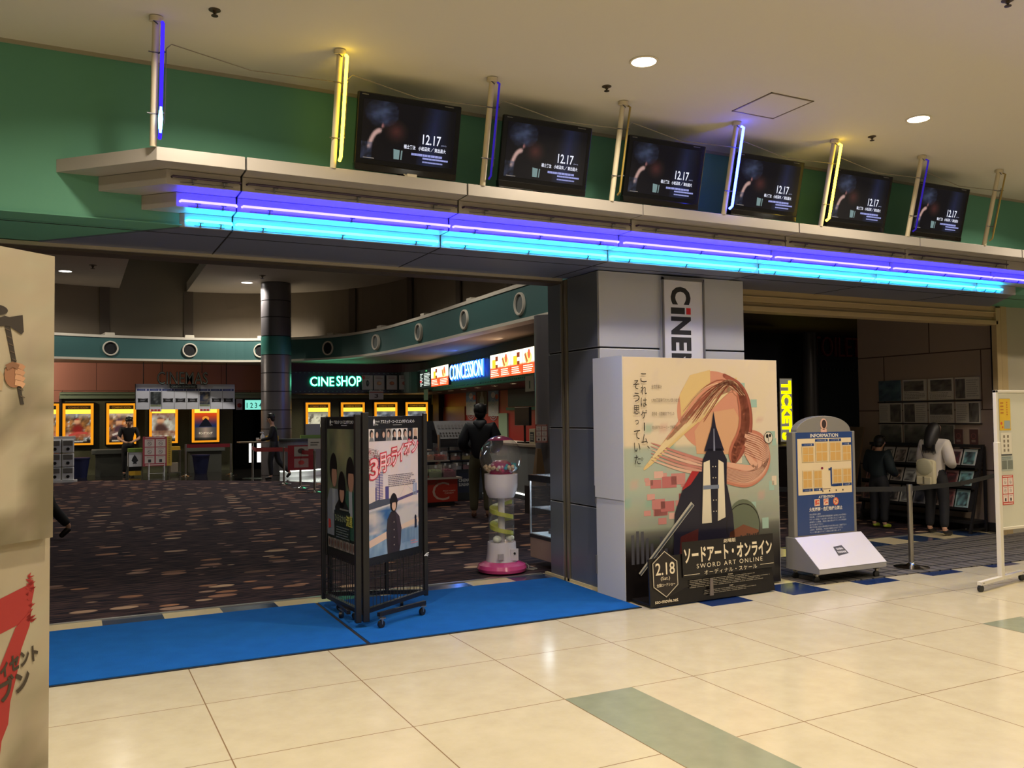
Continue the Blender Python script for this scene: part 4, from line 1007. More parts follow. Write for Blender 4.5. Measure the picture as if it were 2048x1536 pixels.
# ------------------------------------------------------------------ tall film board at the left edge
root = thing('film_board', 'tall beige cardboard film display with a red numeral 7 at the left edge', 'cardboard display', (-.73, -2.27, 0), math.radians(90-48.5))
def smoke(u, v):
    c = mixc((166, 156, 132), (178, 166, 142), fbm(u*3, v*3, 61)); c = mixc(c, (112, 102, 80), max(0, fbm(u*7, v*6, 64)-.40)*(4.5 if v < .5 else max(.4, 2.6-(v-.5)*12)))
    return tuple(int(x/3)*3 for x in c)
CARD = mat('beige_card', (170, 160, 138), 0.6)
MB().box(-1.25, 0.0, 0.0, .10, 1.25, 2.085).build('upper_box', CARD, root, local=True, bevel=.002)
MB().box(-1.25, .016, .03, .13, 0.0, 1.262).build('lower_box', CARD, root, local=True, bevel=.002)
mb = MB()
for z in (1.30, 1.52, 1.74, 1.93): mb.box(-.005, .012, .02, .09, z, z+.10)
mb.box(-.03, .02, .1, .14, 1.1, 1.95)
mb.build('support_tab', mat('dark_tab', (46, 38, 30), 0.6), root, local=True)
a = Art(); a.grid(0, 0, 1.25, .835, 30, 24, smoke, 0)
WD_ = (52, 44, 34); SKN = (178, 132, 98); O = 1.25
# tomahawk: head, shaft and the gripping fist
a.poly([(O-.195, .628), (O-.165, .640), (O-.150, .638), (O-.108, .648), (O-.104, .600), (O-.112, .592), (O-.145, .610), (O-.16, .612), (O-.195, .608)], WD_, 3)
a.ell(O-.185, .655, .03, .014, WD_, 3); a.poly([(O-.168, .63), (O-.150, .63), (O-.104, .405), (O-.100, .392), (O-.112, .392)], WD_, 2)
for k in range(10): a.stroke([(O-.164+.0055*k, .605-.021*k), (O-.148+.0055*k, .60-.021*k)], .003, (84, 70, 54), 3)
a.poly([(O-.25, .43), (O-.25, .50), (O-.19, .505), (O-.165, .47), (O-.17, .43)], (172, 150, 118), 2)
a.ell(O-.135, .475, .030, .036, (150, 104, 74), 4)
for k in range(4): a.stroke([(O-.132, .503-.0165*k), (O-.112, .500-.0165*k), (O-.103, .494-.0165*k)], .0155, mixc(SKN, (206, 160, 124), k/4), 5)
a.stroke([(O-.16, .495), (O-.14, .505), (O-.122, .497)], .016, (130, 92, 66), 6)
a.build('upper_print', root, (-1.25, 0, 1.25), (1, 0, 0), (0, 0, 1), PRINT, local=True)
a = Art(); a.grid(0, 0, 1.266, 1.262, 30, 30, smoke, 0)
RD = (156, 42, 38); q = 1.25
a.poly([(q-.75, 1.02), (q-.40, 1.045), (q-.17, 1.09), (q-.062, 1.118), (q-.04, 1.13), (q-.037, 1.10), (q-.046, 1.06), (q-.05, 1.02), (q-.17, .992), (q-.45, .95), (q-.75, .93)], RD, 1)
a.poly([(q-.046, 1.045), (q-.052, 1.0), (q-.078, .94), (q-.092, .87), (q-.112, .80), (q-.118, .74), (q-.138, .70), (q-.148, .62), (q-.19, .46), (q-.25, .1), (q-.42, .1), (q-.30, .50), (q-.225, .70), (q-.185, .82), (q-.148, .90), (q-.098, 1.005)], RD, 2)
for k in range(30):
    u = q-.04-.02*hsh(k, 80); v = 1.0+.14*hsh(k, 81); a.poly([(u, v), (u+.02*hsh(k, 83), v+.006+.012*hsh(k, 82)), (u-.008, v+.008)], RD, 2)
for k in range(24):
    u = q-.155-.05*hsh(k, 84); v = .70+.28*hsh(k, 85)*.6; a.poly([(u, v), (u-.02*hsh(k, 86), v+.012), (u+.012, v+.012)], RD, 2)
INKB = (58, 48, 36)
a.text('マグニフィセント', (q-.275, .872, q-.022, .924), INKB, 4, bold=.05, rot=.19, shear=.1)
a.text('セブン', (q-.205, .808, q-.05, .874), INKB, 4, bold=.05, rot=.22, shear=.1)
a.build('lower_print', root, (-1.25, .03, 0), (1, 0, 0), (0, 0, 1), PRINT, local=True)

# ------------------------------------------------------------------ gumball machine
gx, gy = 3.255, 2.86
t = thing('gumball_machine', 'pink and white spiral gumball machine with a clear globe beside the pillar', 'gumball machine', (gx, gy, 0.003))
c = (gx, gy, 0); PINK = mat('glossy_pink', (196, 70, 130), 0.2, coat=.4); WGL = mat('glossy_white', (205, 200, 206), 0.25, coat=.3)
MB().lathe([(.20, .003), (.245, .02), (.255, .05), (.24, .085), (.19, .105), (.16, .12)], c, 36).build('base_ring', PINK, t, smooth=True)
MB().lathe([(.165, .11), (.15, .20), (.145, .30), (.143, .31)], c, 36).build('lower_housing', WGL, t, smooth=True)
MB().box(gx-.12, gx-.06, gy-.165, gy-.155, .15, .21).build('notice_plate', mat('plate_grey', (160, 156, 160), .4), t)
mb = MB().box(gx+.02, gx+.11, gy-.160, gy-.145, .13, .25); o = mb.build('coin_door', WGL, t, bevel=.003); MB().ball((gx+.065, gy-.163, .205), .012).build('lock', BLACK, o, smooth=True)
MB().lathe([(.132, .31), (.132, .78)], c, 36, cap=False).build('clear_column', glass('clear_tube', (.96, .96, .98), 0.02, 0.1), t, smooth=True)
MB().lathe([(.034, .31), (.034, .78)], c, 20).build('inner_tube', mat('inner_white', (190, 184, 190), .35), t, smooth=True)
mb = MB()
for k in range(48):
    a0, a1 = k/48*4*PI, (k+1)/48*4*PI; z0, z1 = .70-.33*k/48, .70-.33*(k+1)/48
    p = lambda r_, a_, z_: (gx+r_*math.cos(a_), gy+r_*math.sin(a_), z_)
    mb.hexa([p(.036, a0, z0-.012), p(.122, a0, z0-.012), p(.122, a1, z1-.012), p(.036, a1, z1-.012)], [p(.036, a0, z0+.006), p(.122, a0, z0+.03), p(.122, a1, z1+.03), p(.036, a1, z1+.006)])
mb.build('spiral_ramp', mat('lime_plastic', (176, 180, 60), .3), t)
mb = MB().ball((gx-.08, gy-.06, .345), .045, 14, 8, (1, 1, .8)).ball((gx+.06, gy-.07, .35), .045, 14, 8, (1, 1, .8)); mb.build('side_scoop', mat('pale_plastic', (206, 210, 190), .3), t, smooth=True)
MB().lathe([(.13, .76), (.15, .80), (.168, .86), (.17, .93), (.17, 1.0)], c, 36).build('upper_housing', WGL, t, smooth=True)
gz = 1.165; gr = .218
ang0 = math.asin(.165/gr)
MB().ball((gx, gy, gz), gr, 40, 24, (1, 1, 1), .62, PI-ang0).build('globe', glass('clear_globe', (.97, .97, .97), 0.0, 0.12), t, smooth=True)
MB().ball((gx, gy, gz), gr+.004, 36, 8, (1, 1, 1), 0, .64).build('cap', PINK, t, smooth=True)
mb = MB().lathe([(.12, 0.0), (.125, .05), (.10, .11), (.06, .135), (.001, .14)], (gx, gy, 1.0), 28); mb.build('cone', mat('dark_pink_plastic', (150, 40, 84), .25, coat=.3), t, smooth=True)
gcol = [(190, 40, 90), (60, 150, 160), (214, 190, 150), (206, 120, 60), (120, 40, 110), (70, 130, 70), (220, 210, 210)]
GM = [mat('gumball_%s' % n_, gcol[i], .2) for i, n_ in enumerate(('magenta', 'teal', 'cream', 'orange', 'purple', 'green', 'white'))]
gm = [MB().ball((0, 0, 0), .019, 10, 7).build('gumball', m_, None, smooth=True) for m_ in GM]
proto = {}
cnt = 0
names7 = ['magenta', 'teal', 'cream', 'orange', 'purple', 'green', 'white']
for k in range(46):
    ang = k*2.4; r_ = .135+.03*hsh(k, 90); z_ = 1.03+.05*hsh(k, 91)+(.02 if k % 3 == 0 else 0); i = (1 if math.cos(ang) > .6 else 2 if math.cos(ang) < -.6 else k % 7)
    if math.hypot(r_, z_-gz) > gr-.024: r_ = math.sqrt(max(0.001, (gr-.024)**2-(z_-gz)**2))
    src = gm[i]
    if i not in proto: o = src; proto[i] = 1
    else: o = src.copy(); COL.objects.link(o)
    o.location = (gx+r_*math.cos(ang), gy+r_*math.sin(ang), z_)
    tag(o, '%s gumball lying inside the clear globe of the machine' % names7[i], 'gumball', '%s gumballs in the globe' % names7[i])
for i in range(7):
    if i not in proto: bpy.data.objects.remove(gm[i])
# power cable beside it
pts = smooth_curve([(3.57, 2.75, .01), (3.50, 2.80, .02), (3.47, 2.95, .03), (3.55, 3.05, .05), (3.60, 2.95, .03), (3.56, 2.85, .012), (3.63, 2.80, .01), (3.60, 3.0, .02), (3.66, 3.1, .02)], 6)
tag(MB().tube(pts, .006, 6).build('power_cable', mat('grey_cable', (120, 116, 112), .5), None, smooth=True), 'coiled grey power cable on the floor beside the gumball machine', 'cable')

# ------------------------------------------------------------------ glass showcase behind the pillar
t = thing('showcase', 'glass display case with a wooden lower panel, half hidden behind the pillar', 'display case', (4.15, 2.78, 0))
ALU = mat('case_aluminium', (196, 196, 200), .3, .7)
MB().box(3.67, 4.55, 2.50, 3.02, .10, .31).build('lower_panel', mat('greyed_wood', (150, 128, 116), .5, noise=.08), t, bevel=.004)
MB().box(3.665, 4.555, 2.495, 3.025, .31, .345).build('deck', mat('case_dark', (44, 44, 48), .4), t)
MB().box(3.68, 4.54, 2.51, 3.01, .345, .352).build('deck_top', WHITE, t)
mb = MB()
for x in (3.675, 4.545):
    for y in (2.505, 3.015): mb.box(x-.008, x+.008, y-.008, y+.008, .345, .90)
mb.build('frame', ALU, t)
G = glass('case_glass', (.95, .98, 1.0), 0.0, 0.06)
for q_ in ((3.67, 3.674, 2.51, 3.01), (4.545, 4.549, 2.51, 3.01), (3.68, 4.54, 2.50, 2.504)): MB().box(*q_, .35, .90).build('pane', G, t)
MB().box(3.69, 4.53, 2.56, 3.0, .62, .626).build('shelf', glass('shelf_glass', (.75, .85, .9), 0.05, .3), t)
MB().box(3.66, 3.70, 2.49, 3.03, .90, .965).box(4.52, 4.56, 2.49, 3.03, .90, .965).box(3.70, 4.52, 2.49, 2.53, .90, .965).box(3.70, 4.52, 2.99, 3.03, .90, .965).build('top', mat('case_top_dark', (40, 42, 48), .2), t)
MB().box(3.70, 4.52, 2.53, 2.99, .957, .962).build('top_glass', glass('case_glass', (.95, .98, 1.0), 0.0, 0.06), t)
MB().box(3.71, 4.5, 2.78, 2.86, .90, .935).build('light_strip', glow('case_light', (.85, .93, 1), 28), t)
lamp('showcase_lamp', (4.1, 2.82, .89), 3, (.8, .9, 1), .5, 160, 'RECTANGLE', (0, 0, 0), .05)
mb = MB().box(3.80, 4.15, 2.60, 2.86, .352, .40); mb.box(3.83, 4.12, 2.63, 2.83, .40, .425)
tag(mb.build('game_box', mat('dark_box', (44, 46, 52), .4), None, bevel=.004), 'dark flat box lying in the glass display case', 'box')
# ================================================================== the cinema lobby
IC = 5.42
WCEIL = mat('lobby_ceiling', (196, 186, 172), .85)
mb = MB().prism([(-9, 2.3), (.45, 2.3), (.55, 16.7), (.58, 22.9), (.58, 26), (-9, 26)], IC, IC+.28)
mb.prism([(2.15, 2.3), (12, 2.3), (12, 26), (2.43, 26), (2.43, 22.72), (2.29, 16.2)], IC, IC+.28)
struct('ceiling_lobby', mb, WCEIL)
m = bpy.data.materials.new('mottled_blue_ceiling'); m.use_nodes = True; nt = m.node_tree; b = nt.nodes['Principled BSDF']
tc = nt.nodes.new('ShaderNodeTexCoord'); mp = nt.nodes.new('ShaderNodeMapping'); mp.inputs['Scale'].default_value = (4, 2.2, 1); nt.links.new(tc.outputs['Object'], mp.inputs[0])
n = nt.nodes.new('ShaderNodeTexNoise'); n.inputs['Scale'].default_value = 1.6; n.inputs['Detail'].default_value = 4; nt.links.new(mp.outputs[0], n.inputs['Vector'])
cr = nt.nodes.new('ShaderNodeValToRGB'); e = cr.color_ramp.elements; e[0].position = .4; e[0].color = L((52, 104, 120)); e[1].position = .66; e[1].color = L((150, 190, 190)); nt.links.new(n.outputs['Fac'], cr.inputs[0]); nt.links.new(cr.outputs[0], b.inputs['Base Color']); b.inputs['Roughness'].default_value = .8
MOTTLE = m
struct('ceiling_blue', MB().box(-.5, 3.5, 2.3, 26, 6.3, 6.4), MOTTLE)
# soffit band following a double curve
BAND = smooth_curve([(-7, 18.6), (-4, 20.3), (-1.1, 21.1), (.31, 21.42), (2.4, 21.5), (4.32, 21.05), (5.92, 19.5), (6.6, 17.2), (6.68, 14.2), (6.58, 11.3), (6.48, 8.6), (6.4, 5.5), (6.35, 3.2)], 8)
TEAL = mat('teal_band_paint', (60, 100, 97), .6)
CRM = mat('cream_moulding', (214, 206, 188), .55)
struct('trim_11', MB().wall(BAND, 3.31, 3.88, .25, 1), TEAL)
def offs(pts, d):
    out = []; k = len(pts)
    for i in range(k):
        a_, b_ = Vector(pts[max(i-1, 0)]), Vector(pts[min(i+1, k-1)]); q = (b_-a_).normalized(); out.append((pts[i][0]-q.y*d, pts[i][1]+q.x*d))
    return out
struct('trim_12', MB().wall(offs(BAND, -.025), 3.25, 3.31, .3, 1), CRM)
struct('trim_13', MB().wall(offs(BAND, -.02), 3.88, 3.95, .3, 1), CRM)
UP = offs(BAND, 1.05)
TAUPE = mat('taupe_fabric_wall', (130, 118, 101), .85)
struct('wall_upper', MB().wall(UP, 3.9, 6.4, .1, 1), TAUPE)
lamp('added_cove_lamp', (1.35, 12.0, 5.75), 70, (1, .95, .85), 1.0, 180, 'RECTANGLE', (PI, 0, 0), 8.0)  # unseen lamp added to brighten the blue ceiling
mb = MB().wall(offs(BAND, .2), 3.90, 3.93, .95, 1)
struct('trim_14', mb, CRM)
mb = MB().wall(offs(BAND, .0), 3.26, 3.29, 2.6, 1)
struct('ceiling_soffit', mb, mat('soffit_taupe', (150, 132, 112), .8))
# pilaster recess strips with cream feet, portholes below
import bisect
def nearest(p, pts): return min(range(len(pts)), key=lambda i: (pts[i][0]-p[0])**2+(pts[i][1]-p[1])**2)
PORT = [(.31, 21.42), (2.4, 21.5), (4.32, 21.05), (5.92, 19.5), (6.58, 17.14), (6.66, 14.14), (6.58, 11.27), (6.48, 8.59)]
STRIP = mat('taupe_strip', (96, 86, 76), .85)
pl = ['first from the left', 'second from the left', 'third, half behind the round column', 'fourth, right of the round column', 'fifth from the left', 'sixth from the left', 'seventh from the left', 'nearest one by the grey pillar']
for i, p in enumerate(PORT):
    k = nearest(p, BAND); a_, b_ = Vector(BAND[max(k-1, 0)]), Vector(BAND[min(k+1, len(BAND)-1)]); d = (b_-a_).normalized(); nn = Vector((d.y, -d.x)); ang = math.atan2(d.y, d.x)
    t = thing('porthole', 'round white-rimmed porthole in the teal band, '+pl[i], 'porthole', (p[0], p[1], 3.58), ang, 'portholes in the teal band')
    M = Matrix.Rotation(PI/2, 4, 'X')
    mb = MB().lathe([(.165, -.02), (.165, .03), (.175, .045), (.20, .045), (.208, .03), (.208, -.02)], n=36, cap=False); mb.xf(M); mb.build('rim', CRM, t, smooth=True, local=True)
    mb = MB().lathe([(.166, .02), (.160, -.0)], n=36, cap=False); mb.lathe([(.001, .006), (.168, .006)], n=36, cap=False); mb.xf(M)
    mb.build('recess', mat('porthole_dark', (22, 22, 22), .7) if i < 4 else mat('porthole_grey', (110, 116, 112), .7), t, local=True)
    q = Vector(p)-nn*1.03
    mb = MB(); w_ = .13 if i < 6 else .10
    mb.hexa([tuple(q+d*s+nn*o)+(4.0,) for s, o in ((-w_, 0), (w_, 0), (w_, .035), (-w_, .035))], [tuple(q+d*s+nn*o)+(5.42,) for s, o in ((-w_, 0), (w_, 0), (w_, .035), (-w_, .035))])
    struct('trim_%d' % (20+i), mb, STRIP)
    mb = MB(); q2 = Vector(p)-nn*.5
    mb.hexa([tuple(q2+d*s+nn*o)+(3.93,) for s, o in ((-.13, -.5), (.13, -.5), (.13, .42), (-.13, .42))], [tuple(q2+d*s+nn*o)+(4.03,) for s, o in ((-.12, -.5), (.12, -.5), (.12, .42), (-.12, .42))])
    struct('trim_%d' % (30+i), mb, CRM)
# round column
t = thing('round_column', 'round grey metal-clad column with a teal ring in the lobby', 'column', (4.53, 19.9, 0))
CC = mat('column_grey', (118, 114, 116), .35, .35); CT = mat('column_teal', (70, 140, 126), .4, .2)
z = [0, .77, 1.29, 1.82, 2.34, 2.86, 3.37, 3.90, 4.43, 4.90, 5.42]
mb = MB(); tb = MB()
for a_, b_ in zip(z[:-1], z[1:]):
    (tb if abs(a_-3.37) < .01 else mb).lathe([(.416, a_+.012), (.416, b_-.012)], (4.53, 19.9, 0), 40, cap=True)
mb.build('cladding', CC, t, smooth=True); tb.build('teal_ring', CT, t, smooth=True)
MB().lathe([(.402, 0), (.402, 5.42)], (4.53, 19.9, 0), 32).build('core', mat('joint_black', (14, 14, 14), .6), t)
# downlights of the lobby ceiling
dl2 = None
LOBL = ['recessed downlight in the left lobby ceiling above the posters', 'recessed downlight in the lobby ceiling left of the round column']
for i, (x, y) in enumerate(LOBBY):
    lab = LOBL[i] if i < 2 else 'recessed downlight in the lobby ceiling hidden above the entrance header'
    if dl2 is None:
        t = thing('lobby_downlight', lab, 'downlight', (x, y, IC), 0, 'downlights in the lobby ceiling'); dl2 = t
        MB().lathe([(.15, 0), (.17, 0), (.17, -.012), (.15, -.012)], n=30, cap=False).build('rim', RIM, t, local=True)
        MB().lathe([(.001, -.006), (.152, -.006)], n=30, cap=False).build('lamp_disc', glow('lobby_glow', (1, .96, .9), 9), t, local=True)
    else: dup(dl2, (x, y, IC), 0, lab, 'downlights in the lobby ceiling')
sp2 = dup(sp, (-.2, 18.6, IC), 0, 'small sprinkler head in the left lobby ceiling', 'ceiling sprinklers'); sp2.scale = (2.5, 2.5, 2.5)
sp2 = dup(sp, (3.9, 18.6, IC), 0, 'small sprinkler head beside the downlight near the round column', 'ceiling sprinklers'); sp2.scale = (2.5, 2.5, 2.5)

# back wall, side walls
BRK = panel_tiles('brick_red_slabs', (160, 104, 84), (96, 56, 44), 1.75, .82)
struct('wall_back', MB().box(-9, 5.4, 23.02, 23.2, 2.42, 3.3).box(-9, -.92, 23.02, 23.2, 0, 2.42), BRK)
OLIVE = mat('olive_wall', (92, 92, 66), .85, noise=.25, nscale=30)
struct('wall_olive', MB().box(-.9, 3.9, 23.04, 23.2, 0, 2.42).box(4.72, 10.6, 23.04, 23.2, 0, 2.42).box(3.9, 4.72, 23.04, 23.2, 2.2, 2.42), OLIVE)
SAGE = mat('sage_moulding', (122, 136, 108), .6)
struct('trim_15', MB().box(-.95, 10.6, 22.94, 23.04, 2.22, 2.34).box(-.95, 10.6, 22.90, 23.04, 2.34, 2.40), SAGE)
struct('trim_16', MB().box(-.96, -.9, 22.95, 23.1, 0, 2.3), mat('dark_edge', (26, 24, 20), .6))
struct('trim_17', MB().box(10.45, 10.75, 22.7, 23.1, 2.0, 2.36).box(10.5, 10.62, 22.85, 23.1, 0, 2.0), SAGE)
struct('wall_dark', MB().box(3.9, 4.72, 24.4, 24.5, 0, 2.3).box(3.85, 3.9, 23.04, 24.4, 0, 2.3).box(4.72, 4.77, 23.04, 24.4, 0, 2.3), mat('dark_corridor', (20, 20, 26), .6))
struct('wall_left', MB().box(-9.1, -9, -10, 26, 0, 6.5), TAUPE)
struct('wall_far', MB().box(-9, 20, 26, 26.1, 0, 6.5), mat('dark_far_wall', (40, 30, 28), .8))
REDW = mat('concession_red_wall', (150, 30, 32), .4)
struct('wall_concession', MB().box(10.6, 10.75, 13.0, 22.6, 0, 3.3), REDW)
struct('trim_18', MB().box(10.4, 10.62, 22.2, 22.7, 0, 3.3), mat('brown_pier', (50, 34, 26), .6))

for i, x in enumerate((-3.6, -2.2)):  # unseen lamps added under the soffit to brighten the brick wall
    t = thing('added_soffit_lamp', 'small unseen lamp added under the band soffit at the far left, %s' % ('outer' if i == 0 else 'inner'), 'downlight', (x, 21.6, 3.24), 0); MB().lathe([(.001, -.004), (.09, -.004)], (x, 21.6, 3.24), 20, cap=False).build('lamp_disc', glow('counter_glow', (1, .82, .55), 8), t)
    MB().lathe([(.09, 0), (.11, 0), (.11, -.01), (.09, -.01)], (x, 21.6, 3.24), 20, cap=False).build('rim', RIM, t)
    spot('added_wash_lamp', (x, 21.6, 3.2), 140, (1, .86, .68), 150, .8, .06, (x+3.2, 23.0, 2.6))
# lit poster cases
AMB = glow('amber_case_glow', (1.0, .36, .015), .95)
AMBT = glow('amber_case_top', (1.0, .62, .06), 1.8)
CASE = mat('case_black', (18, 12, 8), .4)
def poster_case(xc, seed, lab, w_=.80, h_=1.2, z0=.88):
    t = thing('poster_case', lab, 'poster case', (xc, 23.0, z0), 0, 'lit poster cases on the back wall')
    x0, x1, z1 = xc-w_/2, xc+w_/2, z0+h_; y = 22.96
    mb = MB().box(x0-.035, x1+.035, y-.0, 23.06, z0-.035, z1+.035); mb.build('case', CASE, t)
    mb = MB().box(x0, x1, y-.02, y, z0, z0+.055).box(x0, x0+.075, y-.02, y, z0, z1).box(x1-.075, x1, y-.02, y, z0, z1).box(x0, x1, y-.02, y, z1-.06, z1)
    mb.build('frame', AMB, t)
    MB().box(x0+.075, x1-.075, y-.02, y, z1-.30, z1-.17).build('lamp_hood', AMBT, t)
    a = Art(); a.rect(x0+.075-xc, -.17, x1-.075-xc, -.06, (58, 36, 10), 0); a.text('COMING SOON', (-.26, -.15, .26, -.09), (196, 130, 30), 1, bold=.03) if seed % 2 else a.text('COMING SOON', (-.26, -.15, .26, -.09), (176, 110, 24), 1, bold=.03)
    a.build('title_strip', t, (xc, y-.02, z1), (1, 0, 0), (0, 0, 1), printmat('backlit_soft', .4, es=.5))
    a = Art(); W, H = w_-.15, h_-.36
    cols = {0: ((40, 34, 30), (190, 120, 60), (200, 200, 190), (170, 40, 30)), 1: ((52, 40, 40), (214, 130, 60), (230, 214, 190), (90, 60, 70)), 2: ((150, 140, 120), (216, 214, 196), (120, 60, 46), (96, 60, 50)), 3: ((26, 34, 60), (210, 70, 24), (216, 190, 150), (20, 24, 30)),
            4: ((206, 200, 170), (230, 224, 190), (90, 84, 70), (150, 140, 110)), 5: ((60, 64, 70), (200, 206, 210), (90, 90, 96), (30, 30, 34))}[seed]
    def pic(u, v):
        s = fbm(u*5+seed*3, v*6, 100+seed); c = mixc(cols[0], cols[1], (s-.3)*2.4)
        c = mixc(c, cols[2], max(0, fbm(u*9, v*9, 120+seed)-.58)*5)
        if v > .80: c = mixc(c, cols[2], (v-.80)*3.4)
        if seed == 3:
            c = mixc((150, 130, 110), (60, 56, 56), abs(u-.5)*2) if v < .5 else mixc((30, 42, 80), (220, 76, 26), (v-.55)*2.6)
        if seed in (0, 1, 2):
            cx, cy, hr = ((.46, .74, .13), (.40, .70, .15), (.36, .74, .17))[seed]; d = math.hypot((u-cx)/hr, (v-cy)/(hr*.85))
            if d < 1.1: c = mixc((206, 150, 110) if v < cy+.06 else cols[3], c, max(0, d-.75)*2.8)
            d = math.hypot((u-cx-.03)/(hr*2.0), (v-cy+.30)/.24)
            if d < 1.1: c = mixc(mixc(cols[3], (30, 26, 26), .3), c, max(0, d-.6)*2)
            if .2 < v < .40: c = mixc(c, mixc(cols[3], (220, 170, 120), fbm(u*12, v*9, 140+seed)), .55)
        if v < .12: c = mixc((12, 12, 12), c, v*5)
        return tuple(int(q/6)*6 for q in c)
    a.grid(-W/2, 0, W/2, H, 16, 22, pic, 0)
    if seed == 3: a.poly([(-.2, H*.5), (.2, H*.5), (.06, H*.76), (0, H*.82), (-.06, H*.76)], (16, 18, 26), 1); a.ell(0, H*.80, .1, .07, (240, 150, 50), 0.5)
    if False:
        cx = (-.02, -.05, -.08)[seed]; a.ell(cx, H*.76, .07, .095, mixc(cols[3], (180, 130, 100), .6), 2); a.poly([(cx-.16, H*.40), (cx+.16, H*.40), (cx+.10, H*.66), (cx-.10, H*.66)], cols[3], 1)
        for k in range(6): a.ell(-.22+.09*k, H*(.24+.1*hsh(k, seed)), .04, .05, mixc(cols[3], cols[1], hsh(k, seed+2)), 2, 12)
    ttl = {0: (230, 220, 200), 1: (236, 220, 190), 2: (120, 40, 30), 3: (236, 214, 180), 4: (60, 50, 40), 5: (220, 220, 220)}[seed]
    if seed == 3: a.text('キングコング', (-.20, H*.22, .20, H*.31), ttl, 3, bold=.03)
    elif seed in (0, 1): a.fine(-W*.4, H*.03, W*.42, H*.09, 2, ttl, 3, seed, .9); a.stroke([(-.24, H*.26), (.0, H*.36), (.24, H*.34)], .06, mixc(ttl, cols[3], .3 if seed else .85), 3)
    elif seed == 4:
        for k in range(14): a.rect(-W*.44, H*(.2+.052*k), -W*.40+.06*hsh(k, 3), H*(.215+.052*k), ttl, 2)
        for k in range(5): a.poly([(-.05+.06*k, H*.1), (.01+.06*k, H*.1), (-.01+.06*k, H*.5), (-.03+.06*k, H*.5)], cols[3], 2)
    a.build('poster', t, (xc, y-.008, z0+.055), (1, 0, 0), (0, 0, 1), printmat('case_poster', .3, es=.95))
    return t
cl = [(-1.36, 0, 'amber-lit poster case at the far left, mostly hidden by the beige display board'), (-.47, 0, 'amber-lit poster case with an action film poster, leftmost full one'), (.67, 1, 'amber-lit poster case behind the man in the dark polo shirt'), (1.83, 2, 'amber-lit poster case behind the red-bordered notice board'), (3.03, 3, 'amber-lit poster case with an orange sunset picture, right of the notice board'),
      (6.5, 4, 'amber-lit poster case with a pale poster, right of the round column'), (7.66, 5, 'amber-lit poster case above the triangular stand, second right of the column'), (8.8, 5, 'amber-lit poster case above the triangular stand, third right of the column'), (9.9, 5, 'amber-lit poster case at the right end of the olive wall')]
for x, s_, lab in cl: poster_case(x, s_, lab)

# hanging CINEMAS sign with its row of film sheets
t = thing('cinemas_sign', 'unlit dark outlined CINEMAS letters above the white film listing board', 'sign', (2.25, 22.0, 2.5))
mb = MB(); text_mb(mb, 'CINEMAS', (1.56, 2.60, 2.96, 2.98), (0, 22.0, 0), (1, 0, 0), (0, 0, 1), .06, .02)
mb.build('lettering', mat('dark_green_letters', (30, 44, 38), .4), t)
mb = MB(); text_mb(mb, 'CINEMAS', (1.57, 2.62, 2.95, 2.97), (0, 21.935, 0), (1, 0, 0), (0, 0, 1), .004, -.012)
mb.build('tube_outline', mat('unlit_glass_tube', (150, 160, 150), .3), t)
MB().box(1.9, 2.66, 21.96, 22.0, 2.50, 2.60).build('sub_strip', mat('strip_black', (16, 16, 16), .5), t)
a = Art(); a.text('CINEMA SUNSHINE', (.05, .02, .71, .075), (140, 150, 140), 1); a.build('strip_lettering', t, (1.9, 21.958, 2.50), (1, 0, 0), (0, 0, 1), PRINT)
mb = MB(); mb.tube([(1.7, 22, 2.95), (1.7, 22, 3.26)], .012, 6).tube([(2.8, 22, 2.95), (2.8, 22, 3.26)], .012, 6); mb.build('hanger', BLACK, t)
t = thing('listing_board', 'white hanging board with eight numbered screen panels above the posters', 'listing board', (2.37, 22.05, 1.9))
MB().box(1.0, 3.74, 22.03, 22.10, 1.885, 2.62).build('board', mat('listing_white', (206, 208, 216), .5), t)
MB().box(.985, 1.0, 22.02, 22.11, 1.885, 2.62).build('edge', CASE, t)
mb = MB().tube([(1.2, 22.06, 2.6), (1.2, 22.06, 3.26)], .012, 6).tube([(3.5, 22.06, 2.6), (3.5, 22.06, 3.26)], .012, 6); mb.build('hanger', BLACK, t)
a = Art()
for k in range(8):
    u = .03+.3375*k; e_ = u+.32
    a.rect(u, .535, e_, .595, (60, 74, 130), 1); a.text('CINEMA', (u+.05, .553, u+.20, .578), (150, 160, 200), 2); a.text(str(k+1), (u+.225, .545, u+.26, .588), (214, 218, 236), 2, bold=.02)
    if k: a.rect(u-.012, .0, u-.004, .535, (20, 20, 24), 1)
    if k in (1, 5):
        def ph(uu, vv, k=k): return tuple(int(q/6)*6 for q in mixc((36, 42, 44) if k == 1 else (24, 36, 66), (120, 126, 126) if k == 1 else (210, 180, 120), (fbm(uu*5, vv*5, 130+k)-.35)*2*(1-abs(uu-.5))))
        a.grid(u+.02, .14, e_-.01, .51, 8, 10, ph, 1); a.rect(u+.02, .08, e_-.01, .135, (150, 160, 120), 1); a.fine(u+.03, .09, e_-.02, .13, 2, (40, 50, 40), 2, k)
    else:
        a.poly([(u+.02, .20), (u+.17, .212), (e_-.02, .20), (e_-.03, .26), (e_-.02, .32), (u+.17, .308), (u+.02, .32), (u+.03, .26)], (14, 14, 16), 1)
        a.text('LAST', (u+.12, .27, u+.21, .29), (150, 150, 156), 2) if False else a.fine(u+.09, .235, u+.25, .29, 2, (150, 150, 156), 2, k, .9)
a.build('panels', t, (1.0, 22.03, 1.885), (1, 0, 0), (0, 0, 1), PRINT)
